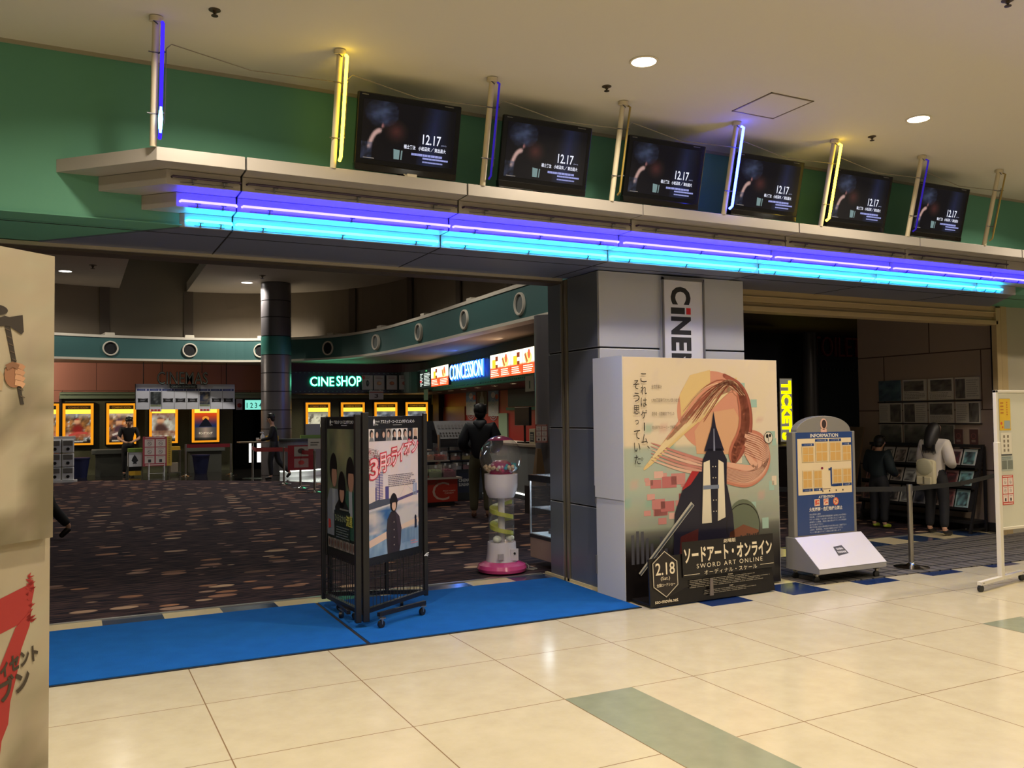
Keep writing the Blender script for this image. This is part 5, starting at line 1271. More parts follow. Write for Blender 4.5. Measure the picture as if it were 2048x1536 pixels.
for k in (1, 5):
    x = 1.03+.3375*k; b_ = thing('ratings_card', 'small card of red and white symbols below listing panel %s' % ('two' if k == 1 else 'six'), 'card', (x+.16, 22.02, 1.82))
    MB().box(x+.02, x+.32, 22.015, 22.022, 1.82, 1.90).build('card', WHITE, b_)
    a = Art(); [a.rect(.015+.09*i, .01, .085+.09*i, .068, (200, 70, 70), 1) for i in range(3)]; a.build('symbols', b_, (x+.02, 22.015, 1.82), (1, 0, 0), (0, 0, 1), PRINT)
# screen number sign
t = thing('screen_number_sign', 'lit turquoise sign reading 1234 over the dark corridor doorway', 'sign', (4.35, 22.9, 1.86))
MB().box(4.18, 4.74, 22.86, 22.95, 1.86, 2.17).build('lightbox', CASE, t)
a = Art(); a.rect(0, 0, .55, .30, (130, 226, 206), 0); a.text('1 2 3 4', (.05, .05, .51, .22), (24, 70, 62), 1, bold=.02); a.build('lit_face', t, (4.185, 22.86, 1.865), (1, 0, 0), (0, 0, 1), BACKLIT)
t = thing('fire_sign', 'small grey plate with a red round lamp left of the 1234 sign', 'sign', (4.02, 22.96, 2.0))
MB().box(3.93, 4.12, 22.93, 22.96, 1.86, 2.2).build('plate', mat('plate_grey', (160, 156, 160), .4), t); MB().ball((4.03, 22.93, 2.0), .07, 14, 8, (1, .4, 1)).build('lamp', mat('red_lamp', (120, 30, 30), .3), t, smooth=True)

# ------------------------------------------------------------------ fascia with neon names
FAS = smooth_curve([(5.0, 21.42), (7.0, 21.40), (8.4, 21.3), (8.95, 20.7), (8.95, 19.6), (8.4, 15), (7.76, 10), (7.3, 6.5)], 8)
struct('trim_40', MB().wall(FAS, 2.35, 3.0, .25, 1), mat('fascia_black', (16, 18, 24), .45))
struct('trim_41', MB().wall(offs(FAS, .08), 3.0, 3.27, .15, 1), mat('dark_red_frieze', (70, 18, 22), .6))
struct('ceiling_counter', MB().wall(offs(FAS, .02), 2.33, 2.36, 2.2, 1), mat('counter_soffit', (40, 30, 26), .5))
mb = MB()
tot = 0; prevp = None
for a_, b_ in zip(FAS[:-1], FAS[1:]):
    a2, b2 = Vector(a_), Vector(b_); d = (b2-a2); l = d.length; d.normalize(); nn = Vector((d.y, -d.x)); k = int(l/.11)
    for j in range(k):
        q = a2+d*(l*(j+.5)/k)
        for z_ in (2.38, 2.955):
            p0 = [tuple(q+d*s+nn*o) for s, o in ((-.025, .0), (.025, .0), (.025, .008), (-.025, .008))]
            mb.hexa([p_+(z_,) for p_ in p0], [p_+(z_+.03,) for p_ in p0])
struct('trim_42', mb, mat('film_perforation', (62, 78, 74), .5))
GRN = glow('green_neon', (.03, 1.0, .42), 3.0); GRNC = glow('green_neon_core', (.45, 1.0, .85), 3.5)
t = thing('cine_shop_sign', 'glowing green neon letters reading CINE SHOP on the dark fascia', 'sign', (6.65, 21.3, 2.7))
for word, x0, x1, z0, z1 in (('CINE', 5.86, 6.58, 2.57, 2.83), ('SHOP', 6.68, 7.44, 2.575, 2.86)):
    mb = MB(); text_mb(mb, word, (x0-.02, z0-.02, x1+.02, z1+.02), (0, 21.36, 0), (1, 0, 0), (0, 0, 1), .02, .02); mb.build('glow_letters', GRN, t)
    mb = MB(); text_mb(mb, word, (x0, z0, x1, z1), (0, 21.33, 0), (1, 0, 0), (0, 0, 1), .01, -.008); mb.build('tube_letters', GRNC, t)
lamp('cine_shop_neon_lamp', (6.65, 21.1, 2.7), 5, (.05, 1, .45), 1.5, 180, 'RECTANGLE', (-PI/2, 0, 0), .25)
# concession side frame: along the long straight of the fascia
FP0 = Vector((7.76, 10.0)); FD = (Vector((8.4, 15.0))-FP0).normalized(); FN = Vector((FD.y, -FD.x))*-1
FN = Vector((-FD.y, FD.x))      # towards the lobby
def fpt(s, o=0.0): q = FP0+FD*s+FN*o; return Vector((q.x, q.y, 0))
U3 = -Vector((FD.x, FD.y, 0)); Z3 = Vector((0, 0, 1))
BLN = glow('blue_neon', (.02, .10, 1.0), 5.0); BLNC = glow('blue_neon_core', (.35, .75, 1.0), 5)
o = fpt(6.86, .05)
t = thing('concession_sign', 'glowing blue neon letters reading CONCESSION above the snack counter', 'sign', tuple(fpt(5.4, .05))[:2]+(2.75,), 0)
mb = MB(); text_mb(mb, 'CONCESSION', (-.02, 2.54, 3.0, 2.98), o, U3, Z3, .02, .025); mb.build('glow_letters', BLN, t)
mb = MB(); text_mb(mb, 'CONCESSION', (.02, 2.57, 2.96, 2.96), o+Vector((FN.x, FN.y, 0))*.03, U3, Z3, .01, -.006); mb.build('tube_letters', BLNC, t)
q = fpt(5.4, .3); lamp('concession_neon_lamp', (q.x, q.y, 2.85), 16, (.05, .12, 1), 2.6, 180, 'RECTANGLE', (0, PI/2, math.atan2(FN.y, FN.x)+PI), .3)
def menu(s0, s1, z0, z1, lab, n, dark):
    o = fpt(s0, .06); W = s0-s1; H = z1-z0
    t = thing('menu_lightbox', lab, 'menu board', tuple(fpt((s0+s1)/2, .06))[:2]+(z0,), 0, None)
    mb = MB(); c = [fpt(s0, .0), fpt(s1, .0), fpt(s1, .055), fpt(s0, .055)]; mb.hexa([tuple(q+Z3*z0) for q in c], [tuple(q+Z3*z1) for q in c]); mb.build('case', CASE, t)
    a = Art()
    for i in range(n):
        u, e_ = W*i/n+.01, W*(i+1)/n-.01
        if dark and i < dark:
            a.rect(u, 0, e_, H, (22, 26, 24), 0); a.fine(u+.05, .05, e_-.02, H*.8, 9, (190, 200, 190), 1, i+3, .9); a.rect(u+.05, H*.3, e_-.2, H*.42, (150, 30, 30), 2) if i == 0 else a.text('M', (u+.3, H*.86, u+.45, H*.94), (90, 220, 120), 1)
            continue
        def pic(uu, vv): return tuple(int(q/6)*6 for q in (mixc((255, 236, 190), (255, 246, 226), fbm(uu*3, vv*4, 150+i)) if vv > .42 else mixc((206, 50, 24), (236, 90, 40), fbm(uu*6, vv*8, 160+i))))
        a.grid(u, 0, e_, H, 8, 10, pic, 0)
        cx = (u+e_)/2
        if i % 2 == 0: a.poly([(cx-.2, H*.42), (cx+.05, H*.42), (cx+.08, H*.78), (cx-.2, H*.78)], (240, 170, 40), 1); a.poly([(cx+.05, H*.40), (cx+.2, H*.40), (cx+.22, H*.9), (cx+.03, H*.9)], (110, 40, 20), 2); a.rect(cx+.05, H*.55, cx+.2, H*.7, (250, 230, 210), 3)
        else: a.ell(cx, H*.62, .22, .12, (250, 190, 110), 1); a.ell(cx+.05, H*.76, .08, .1, (220, 80, 50), 2); a.stroke([(cx-.2, H*.8), (cx-.05, H*.45)], .08, (150, 80, 40), 2)
        a.fine(u+.04, .03, e_-.03, H*.36, 4, (255, 230, 200), 3, i+9, .85)
    a.build('lit_panel', t, o+Z3*z0, U3, Z3, printmat('menu_lit', .3, es=2.1))
menu(3.36, .45, 2.46, 3.0, 'large lit orange menu board at the right end of the snack counter', 4, 0)
menu(10.9, 7.05, 2.46, 3.02, 'lit menu board left of the CONCESSION letters with two black panels', 4, 2)
q = fpt(1.9, .3); lamp('menu_lamp', (q.x, q.y, 2.7), 9, (1, .75, .5), 2.2, 180, 'RECTANGLE', (0, PI/2, math.atan2(FN.y, FN.x)+PI), .4)
# paper signs of snacks along the corner
for i, x in enumerate((7.64, 8.02, 8.40, 8.78)):
    t = thing('snack_poster', 'white snack poster right of the CINE SHOP letters, %s' % ('first', 'second', 'third', 'fourth')[i], 'poster', (x, 21.2, 2.46))
    yy = 21.30-.12*max(0, i-1); MB().box(x-.175, x+.175, yy-.012, yy, 2.45, 2.90).build('sheet', mat('dim_paper', (176, 172, 164), .6), t)
    a = Art(); a.fine(-.12, .34, .12, .42, 2, (120, 90, 80), 1, i); a.ell(0, .2, .08 if i else .05, .06 if i else .10, [(50, 56, 50), (176, 130, 90), (150, 90, 60), (160, 90, 70)][i], 1); a.ell(.02, .21, .05, .025, [(90, 100, 90), (206, 170, 120), (206, 120, 70), (190, 140, 110)][i], 2)
    if i == 0: a.ell(-.13, .38, .05, .06, (196, 60, 50), 2)
    a.build('picture', t, (x, yy-.012, 2.45), (1, 0, 0), (0, 0, 1), PRINT)
for s0, lab in ((9.9, 'white hanging poster with snack sticks at the bend of the fascia'),):
    t = thing('snack_poster', lab, 'poster', tuple(fpt(10.9+.35, .1))[:2]+(2.45,))
    c = [fpt(11.5, .08), fpt(11.02, .08), fpt(11.02, .06), fpt(11.5, .06)]; mb = MB().hexa([tuple(q+Z3*2.44) for q in c], [tuple(q+Z3*2.95) for q in c]); mb.build('sheet', mat('dim_paper', (176, 172, 164), .6), t)
    a = Art(); [a.stroke([(.08+.12*k, .12), (.14+.12*k, .36)], .05, (176, 150, 110), 1) for k in range(3)]; a.build('picture', t, fpt(11.5, .08)+Z3*2.44, U3, Z3, PRINT)
for nm, p, n_ in (('till', (7.86, 21.2, 2.17), '3'),):
    t = thing('till_number', 'small hanging till number card reading 3 beside the CINE SHOP fascia', 'sign', p); MB().box(7.62, 8.08, 21.05, 21.06, 2.14, 2.42).bar((7.7, 21.055, 2.42), (7.7, 21.30, 2.46), .01).bar((8.0, 21.055, 2.42), (8.0, 21.28, 2.46), .01).build('card', mat('dim_paper', (176, 172, 164), .6), t)
    a = Art(); a.rect(.0, .20, .46, .24, (150, 90, 80), 1); a.text('3', (.17, .05, .29, .17), (60, 56, 52), 1, bold=.02); a.build('number', t, (7.62, 21.05, 2.14), (1, 0, 0), (0, 0, 1), PRINT)
for s_, n_ in ((9.4, ''), (.6, '1')):
    q = fpt(s_, .12); t = thing('till_number', 'small hanging till card %s' % ('reading 1 under the large orange menu board' if n_ else 'under the black menu panels'), 'sign', (q.x, q.y, 2.1))
    c = [fpt(s_+.25, .12), fpt(s_-.25, .12), fpt(s_-.25, .11), fpt(s_+.25, .11)]; MB().hexa([tuple(k_+Z3*2.08) for k_ in c], [tuple(k_+Z3*2.40) for k_ in c]).bar(tuple(fpt(s_, .115)+Z3*2.40), tuple(fpt(s_, .02)+Z3*2.42), .01).build('card', mat('dim_paper', (176, 172, 164), .6), t)
    if n_: a = Art(); a.text('1', (.22, .06, .30, .22), (60, 56, 52), 1, bold=.02); a.build('number', t, fpt(s_+.25, .12)+Z3*2.08, U3, Z3, PRINT)
# small counter downlights
cdl = None
spots_ = [fpt(s_, -.35) for s_ in (1.2, 2.9, 4.3, 5.7, 7.0, 8.3, 9.6)]+[Vector((5.95, 21.75, 0)), Vector((6.7, 21.75, 0)), Vector((7.4, 21.75, 0)), Vector((8.5, 21.6, 0))]
for i, q in enumerate(spots_):
    lab = 'small round downlight under the %s fascia' % ('concession' if i < 7 else 'CINE SHOP')
    if cdl is None:
        t = thing('counter_downlight', lab, 'downlight', (q.x, q.y, 2.33), 0, 'downlights under the concession fascia'); cdl = t
        MB().lathe([(.001, -.004), (.065, -.004)], n=20, cap=False).build('lamp_disc', glow('counter_glow', (1, .82, .55), 8), t, local=True)
        MB().lathe([(.065, 0), (.085, 0), (.085, -.008), (.065, -.008)], n=20, cap=False).build('rim', RIM, t, local=True)
    else: dup(cdl, (q.x, q.y, 2.33), 0, lab, 'downlights under the concession fascia' if i < 7 else 'downlights under the CINE SHOP fascia')
    lamp('counter_lamp', (q.x, q.y, 2.32), 12 if i < 7 else 6, (1, .85, .65), .12, 150)

# ------------------------------------------------------------------ hangings on the red concession wall
def wall_sheet(y0, y1, z0, z1, name, lab, cat, fn, frame=None):
    t = thing(name, lab, cat, (10.58, (y0+y1)/2, z0)); MB().box(10.57, 10.6, y0, y1, z0, z1).build('sheet', mat('dim_paper', (176, 172, 164), .6), t)
    a = Art(); fn(a, y1-y0, z1-z0); a.build('picture', t, (10.57, y1, z0), (0, -1, 0), (0, 0, 1), PRINT); return t
def popcorn(a, W, H):
    def f(u, v): return tuple(int(q/6)*6 for q in (mixc((60, 110, 170), (120, 160, 200), fbm(u*3, v*6, 170)) if v > .45 else mixc((206, 200, 190), (176, 176, 176), fbm(u*4, v*8, 171))))
    a.grid(0, 0, W, H, 8, 14, f, 0); a.text('ポップコーン', (W*.1, H*.86, W*.9, H*.94), (226, 230, 236), 1, bold=.03); a.ell(W*.5, H*.68, W*.2, H*.1, (206, 210, 220), 1); a.ell(W*.85, H*.62, W*.14, H*.09, (190, 70, 60), 2)
    for k in range(4): a.ring(W*.5, H*.2, W*(.12+.1*k), W*(.15+.1*k), (150, 160, 180), 1)
def bottle(a, W, H):
    a.rect(0, 0, W, H, (46, 42, 46), 0); a.poly([(W*.3, 0), (W*.72, 0), (W*.74, H*.5), (W*.6, H*.7), (W*.58, H*.98), (W*.42, H*.98), (W*.4, H*.7), (W*.28, H*.5)], (150, 156, 160), 1); a.rect(W*.3, H*.1, W*.72, H*.4, (196, 198, 200), 2)
wall_sheet(19.55, 20.29, 1.62, 2.5, 'banner', 'pale blue popcorn banner on the red wall, left of the bottle poster', 'banner', popcorn)
wall_sheet(18.75, 19.45, 1.66, 2.5, 'bottle_poster', 'black and white bottle poster on the red concession wall', 'poster', bottle)
wall_sheet(17.95, 18.65, 1.58, 2.5, 'banner', 'brighter blue popcorn banner on the red wall, right of the bottle poster', 'banner', popcorn)
for i, (y, c) in enumerate(((17.05, (50, 56, 50)), (16.6, (190, 90, 60)), (16.15, (196, 140, 80)), (15.68, (150, 120, 90)))):
    def sn(a, W, H, c=c, i=i): a.rect(0, 0, W, H, (206, 204, 196), 0); a.ell(W*.5, H*.45, W*.14, H*.24, c, 1); a.fine(W*.1, H*.82, W*.9, H*.95, 2, (150, 120, 110), 1, i)
    wall_sheet(y-.18, y+.17, 1.84, 2.30, 'menu_card', 'white menu card beside the green shelf edge, %s' % ('first from the left', 'second from the left', 'third from the left', 'fourth from the left')[i], 'menu card', sn)
struct('trim_43', MB().box(10.5, 10.6, 15.4, 17.3, 1.74, 1.82), mat('green_shelf_edge', (50, 96, 76), .5))
struct('trim_44', MB().box(10.56, 10.6, 15.4, 17.3, 1.84, 2.36), mat('grey_back_panel', (84, 86, 88), .6))
struct('door_1', MB().box(10.55, 10.6, 17.35, 17.9, .2, 1.66), mat('pale_green_door', (136, 160, 136), .5))
struct('trim_45', MB().box(10.56, 10.6, 20.4, 22.3, .3, 1.9), mat('brown_shutter', (120, 60, 36), .35))

# ------------------------------------------------------------------ concession counter and what stands there
t = thing('snack_counter', 'long grey snack counter with an underlit kick below the orange menu boards', 'counter', (7.2, 11, 0))
CG = mat('counter_grey', (120, 118, 114), .4); CTOP = mat('counter_top', (160, 140, 116), .35)
cpts = [(6.75, 7.9), (6.8, 9), (7.0, 10.5), (7.3, 12.5), (7.6, 15), (7.9, 17.5)]
MB().wall(cpts, .14, 1.02, .55, -1).build('body', CG, t); MB().wall(offs(cpts, .06), 1.02, 1.06, .7, -1).build('worktop', CTOP, t)
MB().wall(offs(cpts, -.08), .0, .14, .4, -1).build('plinth', BLACK, t)
MB().wall(offs(cpts, .01), .115, .139, .02, -1).build('light_strip', glow('kick_glow', (.95, 1, .9), 5), t)
t = thing('cup', 'red paper cup standing on the snack counter near the grey column', 'cup', (6.95, 8.75, 1.06)); MB().lathe([(.045, 0), (.07, .2), (.075, .205)], (6.95, 8.75, 1.06), 20).build('body', mat('red_cup', (216, 60, 40), .5), t, smooth=True); MB().lathe([(.078, .2), (.07, .215), (.001, .215)], (6.95, 8.75, 1.06), 20).build('lid', WHITE, t)
t = thing('till', 'dark till screen on a stalk beside the customer at the snack counter', 'till', (7.1, 9.6, 1.06)); MB().box(7.0, 7.06, 9.3, 9.9, 1.40, 1.75).build('screen', BLACKP, t, bevel=.01); MB().bar((7.08, 9.62, 1.08), (7.04, 9.55, 1.45), .04).build('stalk', BLACKP, t); MB().box(7.0, 7.25, 9.45, 9.8, 1.06, 1.09).build('base', BLACKP, t)
t = thing('card_stand', 'small pale cardboard stand on the snack counter', 'display', (7.05, 9.1, 1.06)); MB().box(6.95, 7.15, 8.98, 9.2, 1.06, 1.34).build('stand', mat('card_tan', (176, 160, 130), .6), t); a = Art(); a.rect(0, 0, .16, .18, (40, 40, 40), 0); a.fine(.02, .03, .14, .15, 3, (190, 180, 160), 1, 4); a.build('print', t, (6.95, 9.17, 1.10), (0, -1, 0), (0, 0, 1), PRINT)
t = thing('paper_bag', 'tall brown paper bag standing below the counter by the grey column', 'bag', (6.15, 7.4, 0)); mb = MB().hexa([(6.02, 7.25, .45), (6.2, 7.2, .45), (6.24, 7.4, .45), (6.05, 7.45, .45)], [(6.08, 7.28, 1.05), (6.14, 7.26, 1.05), (6.17, 7.36, 1.05), (6.1, 7.38, 1.05)]); mb.build('bag', mat('kraft_paper', (118, 92, 62), .8), t)
MB().box(5.95, 6.3, 7.15, 7.5, 0.003, .45).build('stool', mat('dark_stool', (44, 36, 32), .6), t)
t = thing('end_column', 'narrow round grey column at the right end of the snack counter', 'column', (6.47, 7.56, 0)); MB().lathe([(.24, 0), (.24, 3.26)], (6.50, 7.62, 0), 30).build('shaft', CC, t, smooth=True)
t = thing('notice', 'red-bordered notice of six symbols fixed to the narrow grey column', 'notice', (6.2, 7.3, 1.2))
uu = Vector((.892, -.4515, 0)); oo = Vector((6.16, 7.50, 1.14))+Vector((-.4515, -.892, 0))*.06; a = Art(); notice(a, 0, 0, .20, .30, 0, (150, 70, 56)); a.build('print', t, oo, uu, (0, 0, 1), PRINT)
c = [oo, oo+uu*.20, oo+uu*.20+Vector((.0045, .0089, 0)), oo+Vector((.0045, .0089, 0))]; MB().hexa([tuple(q) for q in c], [tuple(q+Z3*.30) for q in c]).build('board', WHITE, t)
# pick and mix candy stand
t = thing('candy_stand', 'red pick and mix candy stand with two tiers of clear bins', 'candy stand', (4.9, 9.6, 0))
MB().box(4.35, 5.49, 9.2, 9.95, .08, .48).build('base', mat('candy_red', (176, 44, 22), .4), t)
MB().box(4.33, 5.56, 9.15, 10.0, .48, .51).build('shelf', mat('pale_shelf', (176, 164, 150), .5), t)
MB().box(4.37, 5.45, 9.25, 9.95, 0, .08).build('plinth', BLACK, t); MB().box(4.35, 5.45, 9.45, 10.0, .78, .80).build('shelf', mat('pale_shelf', (176, 164, 150), .5), t); MB().box(4.35, 5.2, 9.7, 10.0, .97, .99).build('shelf', mat('pale_shelf', (176, 164, 150), .5), t)
for x in (4.36, 5.44): MB().box(x-.012, x+.012, 9.9, 9.98, .5, 1.25).build('upright', STEEL, t)
a = Art(); a.rect(.45, .01, 1.13, .38, (176, 44, 22), .5); a.text('C', (.66, .02, .98, .34), (206, 170, 150), 1, bold=-.01); a.text('P', (.50, .16, .78, .46), (150, 60, 40), 1, bold=-.01); a.text("PICK 'N' MIX", (.84, .20, 1.09, .225), (226, 190, 170), 2, bold=.01) if False else a.text("PICK'N'MIX", (.86, .17, 1.10, .195), (226, 190, 170), 2, bold=.01); a.text('CANDY', (.89, .13, 1.07, .155), (226, 190, 170), 2, bold=.01)
a.build('lettering', t, (4.35, 9.2, .09), (1, 0, 0), (0, 0, 1), PRINT)
BIN = glass('bin_clear', (.93, .93, .95), .05, .15)
candy = [(206, 120, 60), (190, 60, 50), (214, 190, 80), (120, 150, 70), (176, 90, 110), (170, 170, 190), (90, 50, 36), (196, 160, 120)]
CM = [mat('sweet_%d' % i, c_, .35, noise=.5, nscale=38) for i, c_ in enumerate(candy)]
def bin_(x0, x1, y0, y1, z0, z1, ci, lab, grp):
    t = thing('candy_bin', lab, 'candy bin', ((x0+x1)/2, (y0+y1)/2, z0), 0, grp)
    mb = MB().box(x0, x1, y0, y0+.004, z0, z1).box(x0, x0+.004, y0, y1, z0, z1).box(x1-.004, x1, y0, y1, z0, z1); mb.build('tub', BIN, t)
    mb = MB(); mb.box(x0+.01, x1-.01, y0+.01, y1, z0+.005, z0+(z1-z0)*.45)
    for k in range(26): mb.ball((x0+.03+(x1-x0-.06)*hsh(k, ci, 7), y0+.03+(y1-y0-.06)*hsh(k, ci, 8), z0+(z1-z0)*(.44+.12*hsh(k, ci, 9))), .022, 7, 5)
    o_ = mb.build('sweets', CM[ci], t); o_['kind'] = 'stuff'
    MB().box((x0+x1)/2-.02, (x0+x1)/2+.02, y0-.004, y0-.001, z1-.06, z1-.01).build('price_tag', WHITE, t)
for k in range(4):
    pos_ = ('first', 'second', 'third', 'fourth')[k]
    bin_(4.40+.27*k, 4.65+.27*k, 9.18, 9.42, .512, .74, (0, 7, 3, 4)[k], 'clear candy bin on the lower tier of the red stand, %s from the left' % pos_, 'candy bins on the red stand')
    bin_(4.40+.26*k, 4.64+.26*k, 9.48, 9.75, .802, .96, (3, 2, 0, 1)[k], 'clear candy bin on the middle tier of the red stand, %s from the left' % pos_, 'candy bins on the red stand')
t = thing('candy_sack', 'brown sack heap on the top shelf of the candy stand', 'sack', (4.8, 9.85, .99)); MB().ball((4.85, 9.86, 1.05), .14, 16, 10, (1.6, .8, .8)).xf(Matrix.Translation((0, 0, .055))).build('sack', mat('brown_sack', (84, 66, 50), .8), t, smooth=True)
# dark candy rack with a slanted silver price board
t = thing('candy_rack', 'dark blue candy rack with a slanted silver price board on top', 'candy rack', (5.95, 10.2, 0))
NV = mat('rack_navy', (22, 28, 48), .4)
MB().box(5.46, 6.42, 10.0, 10.6, .14, .56).build('base', NV, t)
for z_ in (.56, .74, .92): MB().box(5.44, 6.44, 9.98+.08*(z_-.5), 10.6, z_, z_+.02).build('shelf', NV, t)
MB().box(5.5, 6.4, 10.1, 10.5, 0, .14).build('plinth', BLACK, t); MB().box(5.44, 6.44, 10.55, 10.6, .56, 1.5).build('back', mat('rack_steel', (90, 92, 98), .35, .4), t)
mb = MB().hexa([(5.46, 10.0, 1.17), (6.42, 10.0, 1.17), (6.42, 10.03, 1.17), (5.46, 10.03, 1.17)], [(5.50, 10.35, 1.50), (6.40, 10.35, 1.50), (6.40, 10.38, 1.50), (5.50, 10.38, 1.50)]); mb.build('price_board', mat('silver_board', (150, 150, 152), .35, .3), t)
MB().hexa([(5.5, 10.12, .98), (6.4, 10.12, .98), (6.4, 10.14, .98), (5.5, 10.14, .98)], [(5.48, 10.02, 1.15), (6.42, 10.02, 1.15), (6.42, 10.05, 1.15), (5.48, 10.05, 1.15)]).build('front_panel', mat('rack_steel', (90, 92, 98), .35, .4), t)
a = Art(); vv = Vector((0.02, .35, .33)).normalized()
for r in range(2):
    for k in range(14): a.rect(.04+.062*k, .05+.07*r, .075+.062*k, .08+.07*r, (60, 56, 56), 1)
for k in range(12): a.rect(.05+.07*k, .26, .09+.07*k, .36, (120, 116, 116), 1)
a.build('price_print', t, (5.47, 9.998, 1.18), (1, 0, 0), vv, PRINT, base=.004)
a = Art(); a.rect(0, 0, .46, .36, (24, 32, 58), 0); a.text('CINEMA', (.02, .19, .24, .25), (206, 206, 206), 1, bold=.02); a.text('SUNSHINE', (.02, .11, .27, .17), (206, 206, 206), 1, bold=.02); a.rect(.26, .18, .44, .34, (150, 156, 166), 1); a.fine(.27, .2, .43, .33, 3, (90, 96, 110), 2, 6)
a.build('lettering', t, (5.84, 10.0, .16), (1, 0, 0), (0, 0, 1), PRINT)
for k in range(4):
    pos_ = ('first', 'second', 'third', 'fourth')[k]
    for j, z_ in enumerate((.582, .762, .942)):
        bin_(5.48+.235*k, 5.69+.235*k, 10.0+.05*j, 10.25+.05*j, z_, z_+.14, ((4, 5, 4, 5), (5, 1, 2, 2), (6, 6, 2, 6))[j][k], 'clear candy bin on the %s shelf of the dark blue rack, %s from the left' % (('bottom', 'middle', 'top')[j], pos_), 'candy bins on the dark rack')
for i, (z_, c_) in enumerate(((1.06, (206, 160, 40)), (1.12, (214, 190, 120)), (1.2, (206, 120, 60)), (1.28, (196, 60, 44)), (1.34, (214, 160, 140)))):
    dx = -.06*i; t = thing('snack_box', '%s snack box in the stepped pile behind the candy stand' % ('mustard', 'cream', 'orange', 'red', 'pink')[i], 'box', (5.68+dx, 11, z_)); MB().box(5.52+dx, 5.9+dx, 10.9, 11.2, z_, z_+.058).build('box', mat('snack_box_%d' % i, c_, .5), t)
t = thing('service_table', 'grey side table behind the candy stand carrying stepped snack boxes', 'table', (5.5, 11.05, 0)); MB().box(5.15, 6.0, 10.85, 11.3, .98, 1.06).build('top', CG, t); MB().box(5.2, 5.95, 10.9, 11.25, 0, .98).build('body', CG, t)

# ------------------------------------------------------------------ CINE SHOP counter, queue posts, tables on the left
t = thing('shop_counter', 'curved grey counter with an underlit base in front of the round column', 'counter', (5.2, 19.4, 0))
spts = smooth_curve([(4.32, 18.55), (4.7, 18.45), (5.3, 18.7), (5.95, 19.3), (6.4, 20.2)], 5)
MB().wall(spts, .18, .98, .4, 1).build('body', CG, t); MB().wall(offs(spts, -.06), .98, 1.03, .5, 1).build('worktop', mat('dark_worktop', (60, 62, 54), .4), t); MB().wall(offs(spts, .12), 0, .18, .35, 1).build('plinth', WHITE, t)
MB().wall(offs(spts, .10), .15, .178, .02, 1).build('light_strip', glow('shop_kick_glow', (.95, 1, .88), 4), t)
lamp('shop_kick_lamp', (4.9, 18.35, .17), 4, (.95, 1, .88), 1.2, 170, 'RECTANGLE', (0, 0, .2), .05)
t = thing('high_table', 'small high table with two steel panels made to glow, left of the curved counter', 'table', (3.65, 18.67, 0))
MB().box(3.30, 4.25, 18.45, 19.0, .95, .98).build('top', CTOP, t); MB().lathe([(.26, .004), (.26, .012), (.03, .03), (.03, .95)], (3.65, 18.67, 0), 24).build('pedestal', STEEL, t, smooth=True)
for x in (3.62, 3.83): MB().box(x-.05, x+.05, 18.72, 18.74, .42, .93).build('panel', glow('steel_panel_glow', (1, .98, .92), 1.6), t)  # steel brightness put in as a glow of the panels themselves
def onto(name, lab, cat, mb, m): return tag(mb.build(name, m, None, smooth=True), lab, cat)
t = thing('spray_bottle', 'white pump bottle standing on the small high table', 'bottle', (3.9, 18.6, .98)); MB().lathe([(.05, 0), (.055, .02), (.055, .14), (.025, .18), (.02, .2)], (3.9, 18.6, .98), 16).build('body', WHITE, t, smooth=True); mb = MB().box(3.83, 3.93, 18.59, 18.61, 1.20, 1.23); mb.tube([(3.9, 18.6, 1.17), (3.9, 18.6, 1.24)], .014, 8); mb.build('pump', WHITE, t)
YB = mat('yellow_box', (206, 160, 40), .5)
t = thing('yellow_tray', 'yellow tray of leaflets on the small high table', 'tray', (4.1, 18.6, .98)); MB().box(4.0, 4.3, 18.5, 18.72, .98, 1.12).build('tray', YB, t, bevel=.006); MB().box(4.03, 4.27, 18.55, 18.57, 1.0, 1.17).build('leaflets', mat('dim_paper', (176, 172, 164), .6), t)
t = thing('display_case_plate', 'pale acrylic display stand on the curved counter', 'display', (5.35, 19.0, 1.03)); MB().box(5.15, 5.55, 19.0, 19.05, 1.03, 1.42).build('sheet', mat('pale_acrylic', (150, 150, 148), .3), t)
t = thing('cooler', 'green checkered box on the curved counter right of the pale stand', 'box', (5.75, 19.45, 1.03)); MB().box(5.60, 5.90, 19.35, 19.6, 1.03, 1.32).build('box', mat('pale_green', (120, 132, 100), .5), t)
a = Art(); [a.rect(.03+.06*i, .22+.06*j, .09+.06*i, .28+.06*j, (40, 44, 30) if (i+j) % 2 else (160, 160, 90), 1) for i in range(4) for j in range(1)]; a.build('print', t, (5.60, 19.35, 1.03), (1, 0, 0), (0, 0, 1), PRINT)
t = thing('leaflet_tray', 'low lime leaflet tray along the front of the curved counter', 'tray', (5.2, 18.78, 1.03)); MB().box(4.95, 5.5, 18.72, 18.84, 1.03, 1.12).build('tray', mat('lime_tray', (110, 140, 60), .5), t)
QP = [((2.2, 20.66), 'queue post at the left end of the red belt before the sunset poster'), ((3.39, 20.52), 'queue post at the right end of the red belt left of the high table'), ((3.91, 16.05), 'queue post in the lobby nearest the walking man'), ((3.97, 14.63), 'queue post carrying a red sign, middle of the lobby row'), ((3.98, 13.39), 'queue post at the lobby row nearest the triangular stand')]
for (x, y), lab in QP:
    q = queue_post(lab, (x, y, .004), .84, 'lobby queue posts'); q.scale = (1.0, 1.0, 1.06)
RB = mat('red_belt', (150, 30, 40), .6)
belt('barrier_belt', [(2.2, 20.66, .84), (3.39, 20.52, .84)], 0, .10, RB, 'red barrier belt between the two posts before the sunset poster')
belt('barrier_belt', [(3.91, 16.05, .84), (3.5, 17.4, .80), (3.62, 18.6, .82)], 0, .10, RB, 'red barrier belt running from the lobby post to the high table')
